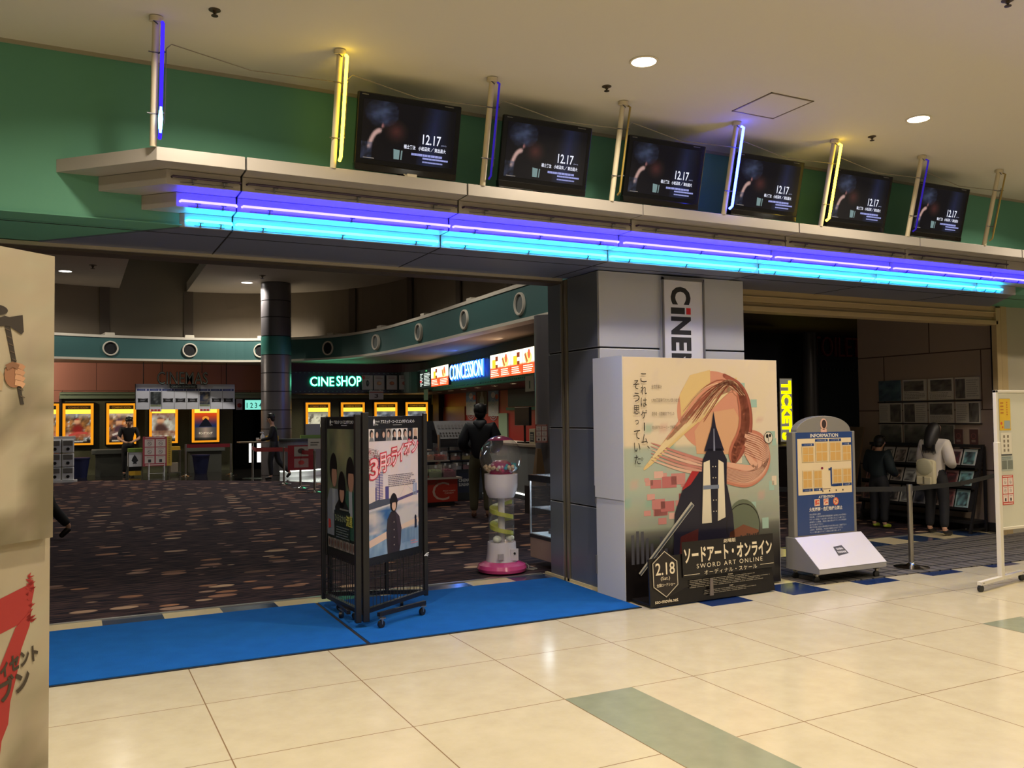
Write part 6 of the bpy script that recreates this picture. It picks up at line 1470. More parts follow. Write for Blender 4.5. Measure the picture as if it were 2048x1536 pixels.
belt('barrier_belt', [(3.91, 16.05, .84), (3.97, 14.63, .82), (3.98, 13.39, .84)], 0, .09, RB, 'red barrier belt along the nearer lobby posts')
t = thing('red_sign', 'red framed sign with two pictures hanging on the lobby queue post', 'sign', (3.97, 14.55, .5)); MB().box(3.66, 4.24, 14.50, 14.52, .42, .98).build('board', mat('sign_red', (130, 28, 40), .5), t)
a = Art(); a.rect(.14, .30, .46, .52, (150, 146, 140), 1); a.rect(.14, .05, .46, .25, (150, 120, 120), 1); a.ell(.3, .42, .08, .06, (60, 46, 44), 2); a.ell(.3, .16, .07, .05, (170, 60, 60), 2); a.build('print', t, (3.66, 14.50, .43), (1, 0, 0), (0, 0, 1), PRINT)
t = thing('small_card', 'small white lettered card on the nearest lobby queue post', 'card', (3.98, 13.3, .95)); MB().box(3.82, 4.10, 13.30, 13.31, .93, 1.15).build('card', mat('dim_paper', (176, 172, 164), .6), t); a = Art(); a.text('日本', (.06, .06, .22, .15), (60, 56, 52), 1, bold=.02) if False else a.fine(.05, .06, .24, .16, 2, (70, 66, 62), 1, 3, .8); a.build('print', t, (3.82, 13.30, .93), (1, 0, 0), (0, 0, 1), PRINT)
# no-food notice easel
t = thing('notice_easel', 'red-bordered notice board of six symbols on a white easel', 'notice board', (1.5, 21.0, 0))
MB().box(1.12, 1.74, 20.99, 21.01, .30, 1.12).build('board', mat('notice_red', (170, 70, 76), .5), t); MB().box(1.74, 1.87, 20.99, 21.01, .30, 1.12).build('side_strip', mat('notice_yellow', (206, 170, 70), .5), t)
a = Art(); notice(a, 0, 0, .62, .82, 0, (176, 76, 84)); a.fine(.66, .05, .72, .78, 14, (150, 110, 40), 1, 3); a.build('print', t, (1.12, 20.99, .30), (1, 0, 0), (0, 0, 1), PRINT)
mb = MB()
for x in (1.28, 1.68): mb.tube([(x, 20.98, .0), (x, 21.03, .9)], .014, 8).tube([(x, 21.35, 0), (x, 21.04, .9)], .014, 8)
mb.bar((1.28, 20.985, .1), (1.68, 20.985, .1), .012); mb.build('legs', WHITE, t)
# staff stand and trolley
t = thing('reception_stand', 'white lime-topped stand with a dark spade picture before the man', 'stand', (.95, 21.1, 0))
MB().box(.76, 1.10, 21.08, 21.5, .30, .70).build('body', WHITE, t); MB().box(.76, 1.12, 21.06, 21.5, .70, .80).build('tray', mat('lime_tray', (110, 140, 60), .5), t); MB().box(.80, 1.08, 21.06, 21.5, .06, .18).build('basket', YB, t); MB().box(.78, 1.1, 21.1, 21.5, .18, .30).build('shelf', BLACKP, t)
mb = MB()
for x in (.76, 1.12): mb.tube([(x, 21.08, 0), (x, 21.08, .70)], .012, 6)
mb.build('leg', STEEL, t)
a = Art(); a.poly([(.16, .30), (.10, .20), (.08, .13), (.13, .09), (.11, .05), (.22, .05), (.20, .09), (.25, .13), (.22, .2)], (50, 50, 54), 1); a.build('print', t, (.76, 21.08, .33), (1, 0, 0), (0, 0, 1), PRINT)
t = thing('trolley', 'steel trolley with yellow boxes right of the notice board', 'trolley', (1.98, 21.3, 0))
mb = MB()
for x in (1.82, 2.12):
    for y in (21.2, 21.55): mb.tube([(x, y, 0), (x, y, .72)], .012, 6)
mb.box(1.80, 2.14, 21.18, 21.57, .70, .72).box(1.80, 2.14, 21.18, 21.57, .08, .10); mb.build('frame', STEEL, t)
tag(MB().box(1.84, 2.12, 21.22, 21.5, .722, .82).build('yellow_box', YB, None, bevel=.005), 'yellow box on the top shelf of the steel trolley', 'box')
tag(MB().box(1.86, 2.06, 21.22, 21.5, .102, .36).build('beige_box', mat('beige_box', (160, 146, 126), .6), None, bevel=.005), 'beige box on the lower shelf of the steel trolley', 'box')
BENCH = mat('grey_bench', (88, 90, 82), .6)
for x, y, lab in ((.42, 22.3, 'grey draped table under the second lit poster'), (2.95, 22.5, 'grey draped table under the sunset poster')):
    t = thing('draped_table', lab, 'table', (x, y, 0)); MB().box(x-.55, x+.55, y-.25, y+.3, .62, .76).build('top', BENCH, t, bevel=.02); MB().box(x-.45, x+.45, y-.2, y+.28, 0.004, .62).build('cloth', mat('draped_cloth', (70, 70, 62), .8), t)
for x, y, lab in ((-.42, 21.9, 'dark blue waste bin left of the draped table'), (2.72, 21.6, 'dark blue waste bin behind the red belt')):
    t = thing('waste_bin', lab, 'bin', (x, y, 0)); MB().lathe([(.17, .004), (.24, .52), (.255, .52), (.255, .56), (.23, .56)], (x, y, 0), 24).build('bin', mat('navy_bin', (24, 30, 70), .5), t, smooth=True)
# capsule toy machines at the far left
t = None
for k in range(4):
    z_ = .06+.42*(k//1)*.0
gm2 = None
for k, z_ in enumerate((.05, .40, .76)):
    for j, x in enumerate((-1.02, -.72)):
        lab = 'white capsule toy machine at the left, %s row, %s' % (('bottom', 'middle', 'top')[k], ('left one', 'right one')[j])
        if gm2 is None:
            t = thing('capsule_machine', lab, 'capsule machine', (x, 20.3, z_), 0, 'stacked capsule machines'); gm2 = t
            MB().box(-.14, .14, -.15, .15, 0, .34).build('body', WHITE, t, local=True, bevel=.02); MB().box(-.11, .11, -.17, -.15, .19, .32).build('window', mat('capsule_grey', (120, 116, 110), .3), t, local=True, bevel=.01)
            MB().lathe([(.04, 0), (.04, .03)], (0, 0, 0), 14).xf(Matrix.Translation((0, -.15, .1)) @ Matrix.Rotation(PI/2, 4, 'X')).build('knob', BLACKP, t, local=True)
        else: dup(gm2, (x, 20.3, z_), 0, lab, 'stacked capsule machines')
t = thing('machine_shelf', 'white low base under the stacked capsule machines', 'base', (-.87, 20.3, 0)); MB().box(-1.25, -.5, 20.1, 20.5, .0, .05).build('base', WHITE, t); 
tag(MB().box(-1.2, -.55, 20.2, 20.46, 1.1, 1.18).build('machine_topper', WHITE, None), 'white flat box on top of the stacked capsule machines', 'box')

# ------------------------------------------------------------------ right-hand part of the lobby
BR2 = panel_tiles('beige_slabs', (160, 140, 122), (70, 50, 38), 1.55, .80, 'y')
struct('wall_side', MB().box(10.1, 10.3, 2.1, 4.35, 0, 3.3), BR2)
struct('baseboard_side', MB().box(10.07, 10.1, 2.1, 4.35, 0, .12), mat('dark_base', (30, 26, 24), .6))
struct('ceiling_side', MB().box(5.4, 20, 2.1, 2.9, 2.93, 3.1).box(7.0, 20, 2.9, 13, 3.30, 3.4), mat('dim_ceiling', (110, 92, 80), .8))
struct('wall_toilet', MB().box(10.3, 20, 9.0, 9.2, 0, 3.4), mat('dark_green_wall', (44, 52, 54), .6))
struct('wall_end', MB().box(20, 20.1, 2, 26, 0, 6.5), mat('dark_far_wall', (40, 30, 28), .8))
sd = dup(dl2, (11.9, 5.4, 3.30), 0, 'unseen downlight added to brighten the dim side lobby, hidden by the header', 'downlights in the lobby ceiling'); sd.scale = (.5, .5, .5)
lamp('side_lobby_fill', (11.9, 5.4, 3.28), 14, (1, .86, .7), .15, 170)  # added fill, no lamp is lit here; brightens the dark side lobby
t = thing('toilet_sign', 'unlit dark red outlined TOILET letters on the dark wall', 'sign', (14.6, 8.9, 3.0))
mb = MB(); text_mb(mb, 'TOILET', (13.85, 2.82, 15.35, 3.26), (0, 8.95, 0), (1, 0, 0), (0, 0, 1), .05, -.01); mb.build('lettering', mat('dark_red_letters', (170, 60, 50), .4), t)
MB().box(13.75, 15.45, 8.95, 8.98, 2.72, 3.24).build('backing', mat('sign_backing', (16, 22, 26), .5), t)
mb = MB()
for k in range(16): mb.box(13.7+.12*k, 13.74+.12*k, 8.96, 8.99, 2.50, 2.56)
mb.build('perforation', mat('film_perforation', (62, 78, 74), .5), t)
t = thing('slim_column', 'slim grey round column behind the TICKETS sign', 'column', (12.9, 8.6, 0)); MB().lathe([(.16, 0), (.16, 3.3)], (13.55, 8.7, 0), 24).build('shaft', CC, t, smooth=True)
t = thing('tickets_sign', 'lit upright sign with yellow sideways TICKETS letters', 'sign', (13.1, 8.5, 1.0))
MB().box(12.37, 12.74, 8.40, 8.50, .93, 2.30).build('lightbox', mat('sign_body', (120, 110, 96), .5), t)
a = Art(); a.rect(0, 0, .33, 1.30, (190, 180, 160), 0); a.build('lit_face', t, (12.39, 8.40, .99), (1, 0, 0), (0, 0, 1), printmat('sign_face', .4, es=.35))
mb = MB(); text_mb(mb, 'TICKETS', (.05, -.135, 1.28, .135), (12.555, 8.398, 2.30), (0, 0, -1), (1, 0, 0), .02, .05); mb.build('lettering', glow('ticket_yellow', (1.0, .90, .0), 1.6), t)
struct('trim_46', MB().box(11.5, 13.4, 8.9, 9.0, 0, 2.2), mat('dim_brown_panel', (60, 46, 36), .6))
struct('trim_47', MB().box(10.4, 11.9, 7.9, 8.0, 2.0, 3.0), mat('unlit_screen', (12, 14, 26), .3))
t = thing('ticket_desk', 'dim desk with small framed cards under the TICKETS sign', 'desk', (12.6, 8.2, 0)); MB().box(11.9, 13.3, 8.1, 8.5, 0, .9).build('body', mat('dim_desk', (54, 46, 44), .5), t); MB().box(11.85, 13.35, 8.05, 8.5, .9, .93).build('worktop', CTOP, t)
# printed articles on the side wall
def article(a, W, H, k):
    base_ = (196, 190, 176) if k not in (0,) else (70, 92, 106)
    a.rect(0, 0, W, H, base_, 0)
    if k == 0:
        a.grid(0, 0, W, H, 8, 8, lambda u, v: tuple(int(q/5)*5 for q in mixc((40, 56, 74), (96, 124, 130), fbm(u*4, v*4, 200))), 1); return
    if k >= 8:
        a.grid(.01, .01, W-.01, H-.01, 9, 7, lambda u, v: tuple(int(q/5)*5 for q in mixc((60, 62, 58), (160, 156, 144), fbm(u*4, v*5, 210+k)*(.3+v))), 1); return
    u0, u1 = ((0, 0), (.05, .9), (.1, .95), (.02, .42), (.5, .97), (.05, .5), (.05, .95), (.55, .95))[k]
    v0 = (.0, .45, .4, .05, .05, .05, .4, .05)[k]
    a.grid(W*u0, H*v0, W*u1, H*.93, 8, 6, lambda u, v: tuple(int(q/5)*5 for q in mixc((60, 56, 54), (140, 134, 124), fbm(u*4, v*4, 220+k))), 1)
    if v0 > .1: a.fine(W*.05, H*.05, W*.95, H*(v0-.04), 5, (130, 124, 116), 1, k)
    elif u0 < .3: a.fine(W*(u1+.05), H*.1, W*.97, H*.9, 8, (150, 146, 138), 1, k)
    else: a.fine(W*.04, H*.1, W*(u0-.05), H*.9, 8, (150, 146, 138), 1, k)
ys = [3.98, 3.56, 3.14, 2.72, 2.33]
rowz = [(1.74, 2.04), (1.42, 1.71), (1.10, 1.40)]
posn = ['leftmost', 'second from the left', 'third from the left', 'rightmost']
for r in range(3):
    for c_ in range(4 if r < 2 else 3):
        k = r*4+c_; yA, yB = ys[c_]-.015, ys[c_+1]+.015; sc_ = 0
        t = thing('magazine_page', 'printed film article pinned on the side wall, %s row, %s' % (('top', 'middle', 'bottom')[r], posn[c_]), 'poster', (10.08, (yA+yB)/2, rowz[r][0]), 0, 'film articles on the side wall')
        MB().box(10.085, 10.1, yB, yA, rowz[r][0], rowz[r][1]).build('sheet', mat('dim_paper', (176, 172, 164), .6), t)
        a = Art(); article(a, yA-yB, rowz[r][1]-rowz[r][0], k); a.build('picture', t, (10.085, yA, rowz[r][0]), (0, -1, 0), (0, 0, 1), PRINT)
struct('trim_48', MB().box(10.07, 10.1, 2.33, 3.98, 1.715, 1.73).box(10.07, 10.1, 2.33, 3.98, 1.405, 1.418), mat('picture_rail', (40, 32, 28), .6))
# leaflet rack
t = thing('leaflet_rack', 'black sloping leaflet rack with three tiers against the side wall', 'leaflet rack', (9.9, 3.0, 0))
rk = mat('rack_black', (26, 24, 24), .5)
RKL = [(9.70, .30, 9.78, .56), (9.78, .58, 9.86, .80), (9.86, .84, 9.95, 1.08)]
y0, y1 = 2.25, 4.0
for y in (y0, y1): MB().bar((9.68, y, .0), (9.98, y, 1.12), .03).bar((10.0, y, 0), (10.0, y, 1.12), .03).bar((9.68, y, .05), (10.0, y, .05), .02).build('side_frame', rk, t)
for i, (xa, za, xb, zb) in enumerate(RKL):
    MB().hexa([(xa+.012, y0, za), (xa+.03, y0, za), (xa+.03, y1, za), (xa+.012, y1, za)], [(xb+.012, y0, zb), (xb+.03, y0, zb), (xb+.03, y1, zb), (xb+.012, y1, zb)]).build('tier', rk, t)
    MB().box(xa-.06, xa+.03, y0, y1, za-.02, za).build('ledge', rk, t); MB().box(xa-.06, xa-.05, y0, y1, za-.02, za+.035).build('lip', rk, t)
MB().box(9.7, 10.0, y0, y1, .12, .16).build('bottom_shelf', rk, t); MB().box(9.9, 10.02, y0, y1, 1.10, 1.14).build('top_bar', rk, t)
tiers = ('bottom', 'middle', 'top'); 
lc = [(150, 90, 70), (176, 176, 170), (120, 60, 60), (196, 192, 184), (60, 60, 70), (120, 170, 170), (186, 170, 160), (90, 70, 60)]
lk = 0
for i, (xa, za, xb, zb) in enumerate(RKL):
    n_ = 8
    for j in range(n_):
        yy1 = y1-.02-(y1-y0-.04)*j/n_; yy0 = yy1-.19; dv = Vector((xb-xa, 0, zb-za)); l_ = dv.length-.01; dv.normalize(); t = thing('leaflet', 'film leaflet on the %s tier of the black rack, %s from the left' % (tiers[i], ('first', 'second', 'third', 'fourth', 'fifth', 'sixth', 'seventh', 'eighth')[j]), 'leaflet', (xa, (yy0+yy1)/2, za), 0, 'leaflets on the black rack')
        p0 = Vector((xa, yy1, za+.004)); p1 = Vector((xa, yy0, za+.004)); N_ = Vector((-dv.z, 0, dv.x))*.006
        MB().hexa([tuple(q) for q in (p0, p1, p1+dv*l_, p0+dv*l_)], [tuple(q+N_) for q in (p0, p1, p1+dv*l_, p0+dv*l_)]).build('sheet', mat('leaflet_paper', (190, 188, 184), .5), t)
        a = Art(); cc = lc[lk % 8]; lk += 3
        a.rect(.0, .0, .19, l_, mixc(cc, (196, 192, 186), .75 if j in (5, 6, 7) and i == 2 else .35), 0); a.grid(.02, l_*.18, .17, l_*.85, 5, 5, lambda u, v, lk=lk, cc=cc: tuple(int(q/5)*5 for q in mixc(cc, (40, 40, 44), (fbm(u*4, v*4, 300+lk)-.35)*2.4)), 1); a.fine(.02, .01, .17, .05, 2, (80, 76, 76), 2, lk)
        a.build('cover', t, p0+N_, (0, -1, 0), tuple(dv), PRINT)
for j, y in enumerate((2.58, 2.36)):
    t = thing('ticket_holder', 'small dark card holder standing on the rack top, %s' % ('left one', 'right one')[j], 'card holder', (9.96, y, 1.14)); MB().box(9.955, 9.965, y-.06, y+.06, 1.14, 1.34).build('card', mat('dark_red_card', (70, 44, 40), .5), t)
    a = Art(); a.ring(.06, .11, .03, .036, (120, 70, 60), 1); a.rect(.03, .03, .09, .06, (110, 90, 80), 1); a.build('print', t, (9.955, y+.06, 1.14), (0, -1, 0), (0, 0, 1), PRINT)
t = thing('leaning_board', 'tall framed brown picture leaning beside the leaflet rack', 'picture', (9.75, 4.2, 0)); mb = MB().hexa([(9.55, 4.08, 0.0), (9.60, 4.42, 0), (9.63, 4.42, 0), (9.58, 4.08, 0)], [(9.88, 4.08, 1.36), (9.93, 4.40, 1.36), (9.96, 4.40, 1.36), (9.91, 4.08, 1.36)]); mb.build('board', mat('brown_poster', (120, 96, 70), .5, noise=.4, nscale=6), t)
# ================================================================== people
def skin(name, V, E, R, root, m, levels=2, rootv=0):
    me = bpy.data.meshes.new(name+'_cage'); me.from_pydata([tuple(v) for v in V], E, [])
    ob = bpy.data.objects.new(name+'_cage', me); COL.objects.link(ob)
    md = ob.modifiers.new('s', 'SKIN'); md.use_smooth_shade = True
    for i, sv in enumerate(me.skin_vertices[0].data):
        r_ = R[i]; sv.radius = (r_, r_) if not isinstance(r_, tuple) else r_; sv.use_root = (i == rootv)
    s2 = ob.modifiers.new('u', 'SUBSURF'); s2.levels = levels; s2.render_levels = levels
    dg = bpy.context.evaluated_depsgraph_get(); ev = ob.evaluated_get(dg); m2 = bpy.data.meshes.new_from_object(ev)
    bpy.data.objects.remove(ob); bpy.data.meshes.remove(me)
    m2.materials.clear(); m2.materials.append(m); m2.name = name
    m2.polygons.foreach_set('use_smooth', [True]*len(m2.polygons))
    o = bpy.data.objects.new(name, m2); COL.objects.link(o); o.parent = root
    return o
SKIN = mat('skin', (196, 150, 122), .55)
def person(lab, loc, rz, H, J, col, build=1.0, jacket=True, hair=None, coat_len=.0, shoe=(24, 22, 22), hand_skin=True, puffy=0.0):
    """J: joint positions in units of standing height; x right, y forward"""
    t = thing('person', lab, 'person', loc, rz); S = lambda k: Vector(J[k])*H
    g = H*build
    names_ = ['pelvis', 'waist', 'chest', 'neck', 'head0', 'head1', 'head2']
    V = [S(k) for k in names_]; R = [.050*g, .050*g, .060*g, .030*g, .042*H, .056*H, .040*H]
    E = [(0, 1), (1, 2), (2, 3), (3, 4), (4, 5), (5, 6)]
    idx = {k: i for i, k in enumerate(names_)}
    def ch(parent, ks, rs):
        p = idx[parent]
        for k, r_ in zip(ks, rs):
            V.append(S(k)); R.append(r_); idx[k] = len(V)-1; E.append((p, idx[k])); p = idx[k]
    for s_ in 'LR':
        ch('chest', ['sh'+s_, 'el'+s_, 'wr'+s_, 'pa'+s_], [.036*g, .026*g, .017*H, .020*H])
        ch('pelvis', ['hp'+s_, 'kn'+s_, 'an'+s_], [.050*g, .034*g, .022*H])
        J['he'+s_] = tuple(Vector(J['an'+s_])+Vector((0, -.012, -.022))); J['to'+s_] = J['toe'+s_]
        ch('an'+s_, ['to'+s_], [.018*H])
    body = skin('body', V, E, R, t, SKIN)
    # fingers, nose, ears belong to the body surface
    mb = MB()
    for s_ in 'LR':
        w_, p = S('wr'+s_), S('pa'+s_); d = (p-w_).normalized(); side = d.cross(Vector((0, 0, 1)))
        if side.length < .2: side = Vector((1, 0, 0))
        side.normalize(); dn = side.cross(d)
        for k in range(4):
            o_ = p+side*(.009*(k-1.5))*H/1.7*1.6; l_ = (.040, .046, .044, .034)[k]*H/1.7*1.4
            mb.tube([o_, o_+d*l_*.55, o_+d*l_*.85+dn*l_*.35], [.0085*H/1.7, .008*H/1.7, .006*H/1.7], 7)
        th = 1 if s_ == 'L' else -1
        o_ = w_+(p-w_)*.4+side*.018*th*H/1.7; mb.tube([o_, o_+side*th*.02+d*.03, o_+side*th*.022+d*.055], [.010, .009, .007], 7)
    hd = S('head1'); f_ = (Vector(J.get('face', (0, 1, 0)))).normalized(); rt = f_.cross(Vector((0, 0, 1))).normalized()
    mb.ball(tuple(hd+f_*.053*H-Vector((0, 0, .006*H))), .0085*H, 8, 6, (1, 1, 1.5))
    for sg in (-1, 1) if hair != 'long' else (): mb.ball(tuple(hd+rt*sg*.050*H-Vector((0, 0, .004*H))), .014*H, 8, 6, (.5, .8, 1.2))
    mb.build('hands_and_ears', SKIN, body, local=True, smooth=True)
    mb = MB()
    for sg in (-1, 1): mb.ball(tuple(hd+f_*.047*H+rt*sg*.020*H+Vector((0, 0, .008*H))), .006*H, 8, 6)
    mb.build('eyes', BLACKP, t, local=True, smooth=True)
    mb = MB().ball(tuple(hd+f_*.047*H-Vector((0, 0, .026*H))), .011*H, 8, 6, (1.1, .6, .35)); mb.build('mouth', mat('lips', (150, 84, 76), .5), t, local=True, smooth=True)
    # trousers
    k = ['waist', 'pelvis', 'hpL', 'knL', 'anL', 'hpR', 'knR', 'anR']; a_ = {n_: i for i, n_ in enumerate(k)}
    VV = [S(n_) for n_ in k]
    for n_ in ('anL', 'anR'): VV[a_[n_]] = VV[a_[n_]]+(S('kn'+n_[-1])-S(n_)).normalized()*.01*H
    skin('trousers', VV, [(0, 1), (1, 2), (2, 3), (3, 4), (1, 5), (5, 6), (6, 7)], [.056*g, .068*g, .062*g, .047*g, .036*g, .062*g, .047*g, .036*g], t, mat(*col['trousers']), rootv=1)
    # upper garment
    k = ['low', 'waist', 'chest', 'shL', 'elL', 'wrL', 'shR', 'elR', 'wrR', 'neckb']
    VV = {n_: S(n_) for n_ in k if n_ in J}; VV['low'] = S('pelvis')-Vector((0, 0, coat_len*H)); VV['neckb'] = S('chest')+(S('neck')-S('chest'))*.62
    short = col.get('short', False)
    for s_ in 'LR':
        if short: VV['wr'+s_] = S('sh'+s_)+(S('el'+s_)-S('sh'+s_))*.9; VV['el'+s_] = S('sh'+s_)+(S('el'+s_)-S('sh'+s_))*.5
        else: VV['wr'+s_] = S('el'+s_)+(S('wr'+s_)-S('el'+s_))*.95
    p_ = puffy
    rad = {'low': .076+p_*.5, 'waist': .074+p_, 'chest': .082+p_, 'shL': .046+p_, 'elL': .036+p_, 'wrL': .026+p_*.6, 'shR': .046+p_, 'elR': .036+p_, 'wrR': .026+p_*.6, 'neckb': .046+p_*.5}
    ii = {n_: i for i, n_ in enumerate(k)}
    skin('jacket' if not short else 'shirt', [VV[n_] for n_ in k], [(0, 1), (1, 2), (2, 9), (2, 3), (3, 4), (4, 5), (2, 6), (6, 7), (7, 8)], [rad[n_]*g for n_ in k], t, mat(*col['top']))
    # shoes
    for s_ in 'LR':
        an, to = S('an'+s_), S('toe'+s_); he = an+Vector((0, 0, -.014*H))-(to-an).normalized()*.012*H
        skin('shoe', [he, (he+to)/2+Vector((0, 0, .002*H)), to+(to-he).normalized()*.012*H], [(0, 1), (1, 2)], [.027*H, .026*H, .020*H], t, mat('shoe_%02x%02x%02x' % shoe, shoe, .5))
    # hair
    hm = mat('hair_black', (20, 17, 17), .5); ctr = hd-f_*.006*H+Vector((0, 0, .008*H))
    if hair == 'long':
        VV = [ctr+Vector((0, 0, .048*H)), ctr-f_*.010*H, ctr-f_*.050*H-Vector((0, 0, .07*H)), ctr-f_*.085*H-Vector((0, 0, .14*H)), ctr-f_*.108*H-Vector((0, 0, .19*H))]
        skin('hair', VV, [(0, 1), (1, 2), (2, 3), (3, 4)], [.030*H, .068*H, .066*H, .056*H, .03*H], t, hm)
        mb = MB()
        for q in range(12):
            x_ = (q-5.5)/5.5; o_ = ctr-f_*(.098*H)-Vector((0, 0, .15*H))+rt*x_*.055*H; mb.tube([o_, o_-Vector((0, 0, .03*H))-f_*.004*H, o_-Vector((0, 0, (.06+.03*hsh(q, 3))*H))+rt*x_*.01*H], [.008*H, .007*H, .002*H], 6)
        mb.build('hair_ends', hm, t, local=True, smooth=True)
    else:
        mb = MB(); c0 = ctr-f_*.013*H+Vector((0, 0, .012*H)); rz_ = Matrix.Rotation(math.atan2(f_.y, f_.x)-PI/2, 4, 'Z')
        mb.ball((0, 0, 0), H, 18, 12, (.059, .062, .062)); mb.ball((0, -.018*H, -.035*H), H, 16, 10, (.050, .040, .045))
        for q in range(9): mb.ball((.012*(q-4)*H, .040*H-.0012*abs(q-4)**2*H, .034*H), H, 8, 6, (.011, .014, .018))
        mb.xf(Matrix.Translation(c0) @ rz_); mb.build('hair', hm, t, local=True, smooth=True)
    return t, S
def stand(**k):
    J = dict(pelvis=(0, 0, .53), waist=(0, 0, .62), chest=(0, 0, .74), neck=(0, .005, .845), head0=(0, .012, .885), head1=(0, .016, .93), head2=(0, .01, .972),
             shL=(-.105, 0, .79), elL=(-.13, -.02, .62), wrL=(-.13, .03, .48), paL=(-.128, .045, .44), shR=(.105, 0, .79), elR=(.13, -.02, .62), wrR=(.13, .03, .48), paR=(.128, .045, .44),
             hpL=(-.055, 0, .50), knL=(-.06, .01, .275), anL=(-.062, -.012, .045), toeL=(-.068, .075, .020), hpR=(.055, 0, .50), knR=(.06, .01, .275), anR=(.062, -.012, .045), toeR=(.068, .075, .020), face=(0, 1, 0))
    J.update(k); return J
# customer at the counter, seen from behind
J = stand(elL=(-.165, -.03, .64), wrL=(-.10, .10, .575), paL=(-.07, .13, .575), elR=(.165, -.03, .64), wrR=(.10, .10, .575), paR=(.07, .13, .575), toeL=(-.075, .085, .02), head1=(0, .022, .925), head0=(0, .015, .885))
c1 = {'top': ('black_down_jacket', (22, 24, 32), .55), 'trousers': ('olive_trousers', (84, 78, 54), .8)}
t, S = person('person from behind in a black hooded down jacket at the snack counter', (5.05, 7.25, .002), math.radians(-30), 1.78, J, c1, 1.05, hair='short', coat_len=.05, shoe=(96, 60, 44), puffy=.014)
skin('hood', [S('neck')+Vector((-.10, -.02, .0)), S('neck')+Vector((0, -.085, .02)), S('neck')+Vector((.10, -.02, .0)), S('neck')+Vector((0, -.10, -.13))], [(0, 1), (1, 2), (1, 3)], [.06, .085, .06, .055], t, mat('black_down_hood', (30, 32, 40), .55))
# man in a dark suit walking to the left
J = stand(chest=(0, .02, .74), head0=(0, .04, .885), head1=(0, .055, .925), neck=(0, .025, .845), head2=(0, .045, .968), elL=(-.12, .05, .63), wrL=(-.08, .19, .60), paL=(-.06, .22, .60), elR=(.12, .05, .63), wrR=(.08, .18, .60), paR=(.06, .21, .60),
          hpL=(-.05, .01, .50), knL=(-.055, .05, .28), anL=(-.055, .03, .045), toeL=(-.058, .115, .018), hpR=(.05, -.01, .50), knR=(.055, -.06, .27), anR=(.058, -.235, .10), toeR=(.06, -.19, .03), face=(0, .85, -.5))
c2 = {'top': ('black_suit', (20, 20, 22), .7), 'trousers': ('black_suit_trousers', (20, 20, 22), .7)}
t, S = person('person in a dark suit with white collar walking left through the lobby', (4.05, 17.9, .005), math.radians(72), 1.70, J, c2, .92, hair='short', coat_len=.08)
skin('collar', [S('neck')+Vector((-.04, .0, -.035)), S('neck')+Vector((0, .03, -.05)), S('neck')+Vector((.04, .0, -.035)), S('neck')+Vector((0, -.04, -.01))], [(0, 1), (1, 2), (2, 3), (3, 0)], [.018]*4, t, mat('white_collar', (206, 206, 206), .6))
tag(MB().box(3.62, 3.70, 17.99, 18.02, 1.02, 1.09).build('ticket', WHITE, None), 'small white card held in the hands of the walking person', 'card')
# staff member behind the stand
J = stand(chest=(0, .03, .74), neck=(0, .07, .835), head0=(0, .10, .865), head1=(0, .125, .90), head2=(0, .12, .945), shL=(-.11, .04, .78), shR=(.11, .04, .78), elL=(-.16, .08, .62), wrL=(-.02, .20, .56), paL=(.01, .22, .56), elR=(.16, .08, .62), wrR=(.06, .20, .56), paR=(.03, .22, .56), face=(-.1, .8, -.55))
c3 = {'top': ('black_polo', (18, 18, 20), .7), 'trousers': ('black_trousers', (16, 16, 18), .8), 'short': True}
person('person in a dark polo shirt leaning over the lime-topped stand before the posters', (.80, 21.85, .005), math.radians(183), 1.70, J, c3, 1.0, hair='short')
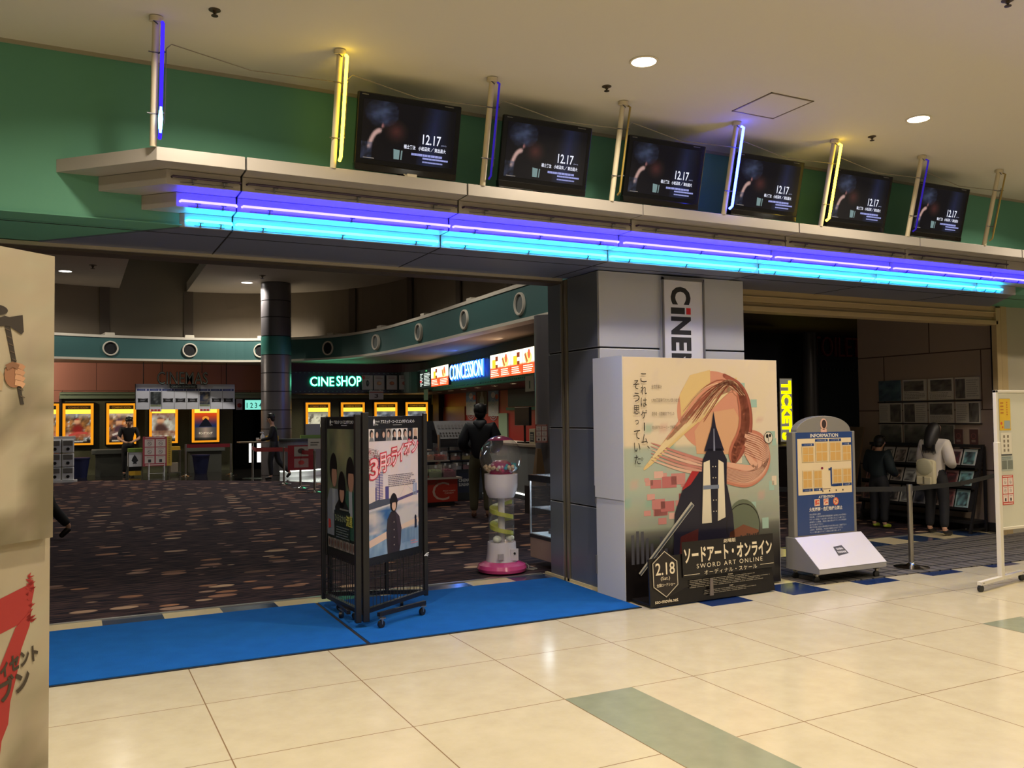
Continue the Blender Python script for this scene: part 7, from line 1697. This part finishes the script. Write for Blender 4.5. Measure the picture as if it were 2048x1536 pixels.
# child and young woman at the leaflet rack
J = stand(head1=(0, .045, .915), head0=(0, .03, .88), neck=(0, .012, .845), head2=(0, .045, .965), elL=(-.15, .0, .63), wrL=(-.08, .12, .60), paL=(-.06, .15, .60), elR=(.15, .0, .63), wrR=(.12, .14, .56), paR=(.11, .17, .56))
c4 = {'top': ('dark_teal_jacket', (18, 32, 38), .8), 'trousers': ('dark_trousers', (16, 18, 24), .8)}
person('child in a dark jacket and lime shoes standing at the leaflet rack', (9.2, 3.25, .004), math.radians(-85), 1.27, J, c4, 1.12, hair='short', shoe=(170, 186, 60), coat_len=.02, puffy=.012)
J = stand(elL=(-.14, .0, .63), wrL=(-.10, .12, .58), paL=(-.09, .15, .58), elR=(.15, -.01, .63), wrR=(.10, .11, .60), paR=(.08, .14, .60), knR=(.08, -.01, .275), anR=(.12, -.08, .05), toeR=(.13, .0, .02))
c5 = {'top': ('white_parka', (196, 188, 178), .8), 'trousers': ('black_leggings', (16, 15, 17), .8)}
t, S = person('long-haired person in a white jacket with a cream backpack', (9.32, 2.46, .004), math.radians(-85), 1.46, J, c5, 1.0, hair='long', coat_len=.10, puffy=.012)
bp = thing('backpack', 'small cream backpack worn on the back of the person in the white jacket', 'backpack', (9.32, 2.46, .63), math.radians(-85))
CRB = mat('cream_canvas', (190, 180, 146), .8)
MB().box(-.13, .13, -.245, -.145, .0, .34).build('bag', CRB, bp, local=True, bevel=.05, smooth=True)
mb = MB(); mb.add([(-.11, -.252, .33), (.11, -.252, .33)]+[(.11*math.cos(PI*k/12), -.252, .24-.12*math.sin(PI*k/12)) for k in range(13)][0:13]+[], [[0]+list(range(14, 1, -1))+[1]])
MB().ball((0, -.235, .24), .115, 18, 10, (1, .25, 1)).build('flap', mat('cream_flap', (172, 166, 134), .8), bp, local=True, smooth=True)
MB().box(-.012, .012, -.262, -.25, .03, .12).build('strap', mat('tan_strap', (120, 110, 84), .7), bp, local=True)
MB().box(-.10, .10, -.262, -.24, .02, .12).build('pocket', CRB, bp, local=True, bevel=.01)
# person almost hidden behind the beige display board, one dark shoe in sight
J = stand(hpL=(-.05, .02, .5), knL=(-.05, .10, .28), anL=(-.05, .12, .045), toeL=(-.05, .20, .02), knR=(.05, -.06, .28), anR=(.055, -.20, .10), toeR=(.055, -.14, .028))
c6 = {'top': ('charcoal_coat', (30, 30, 34), .8), 'trousers': ('charcoal_trousers', (24, 24, 28), .8)}
person('person in dark clothes almost hidden behind the beige display board', (-1.02, 7.92, .004), math.radians(88), 1.68, J, c6, 1.0, hair='short', coat_len=.05)
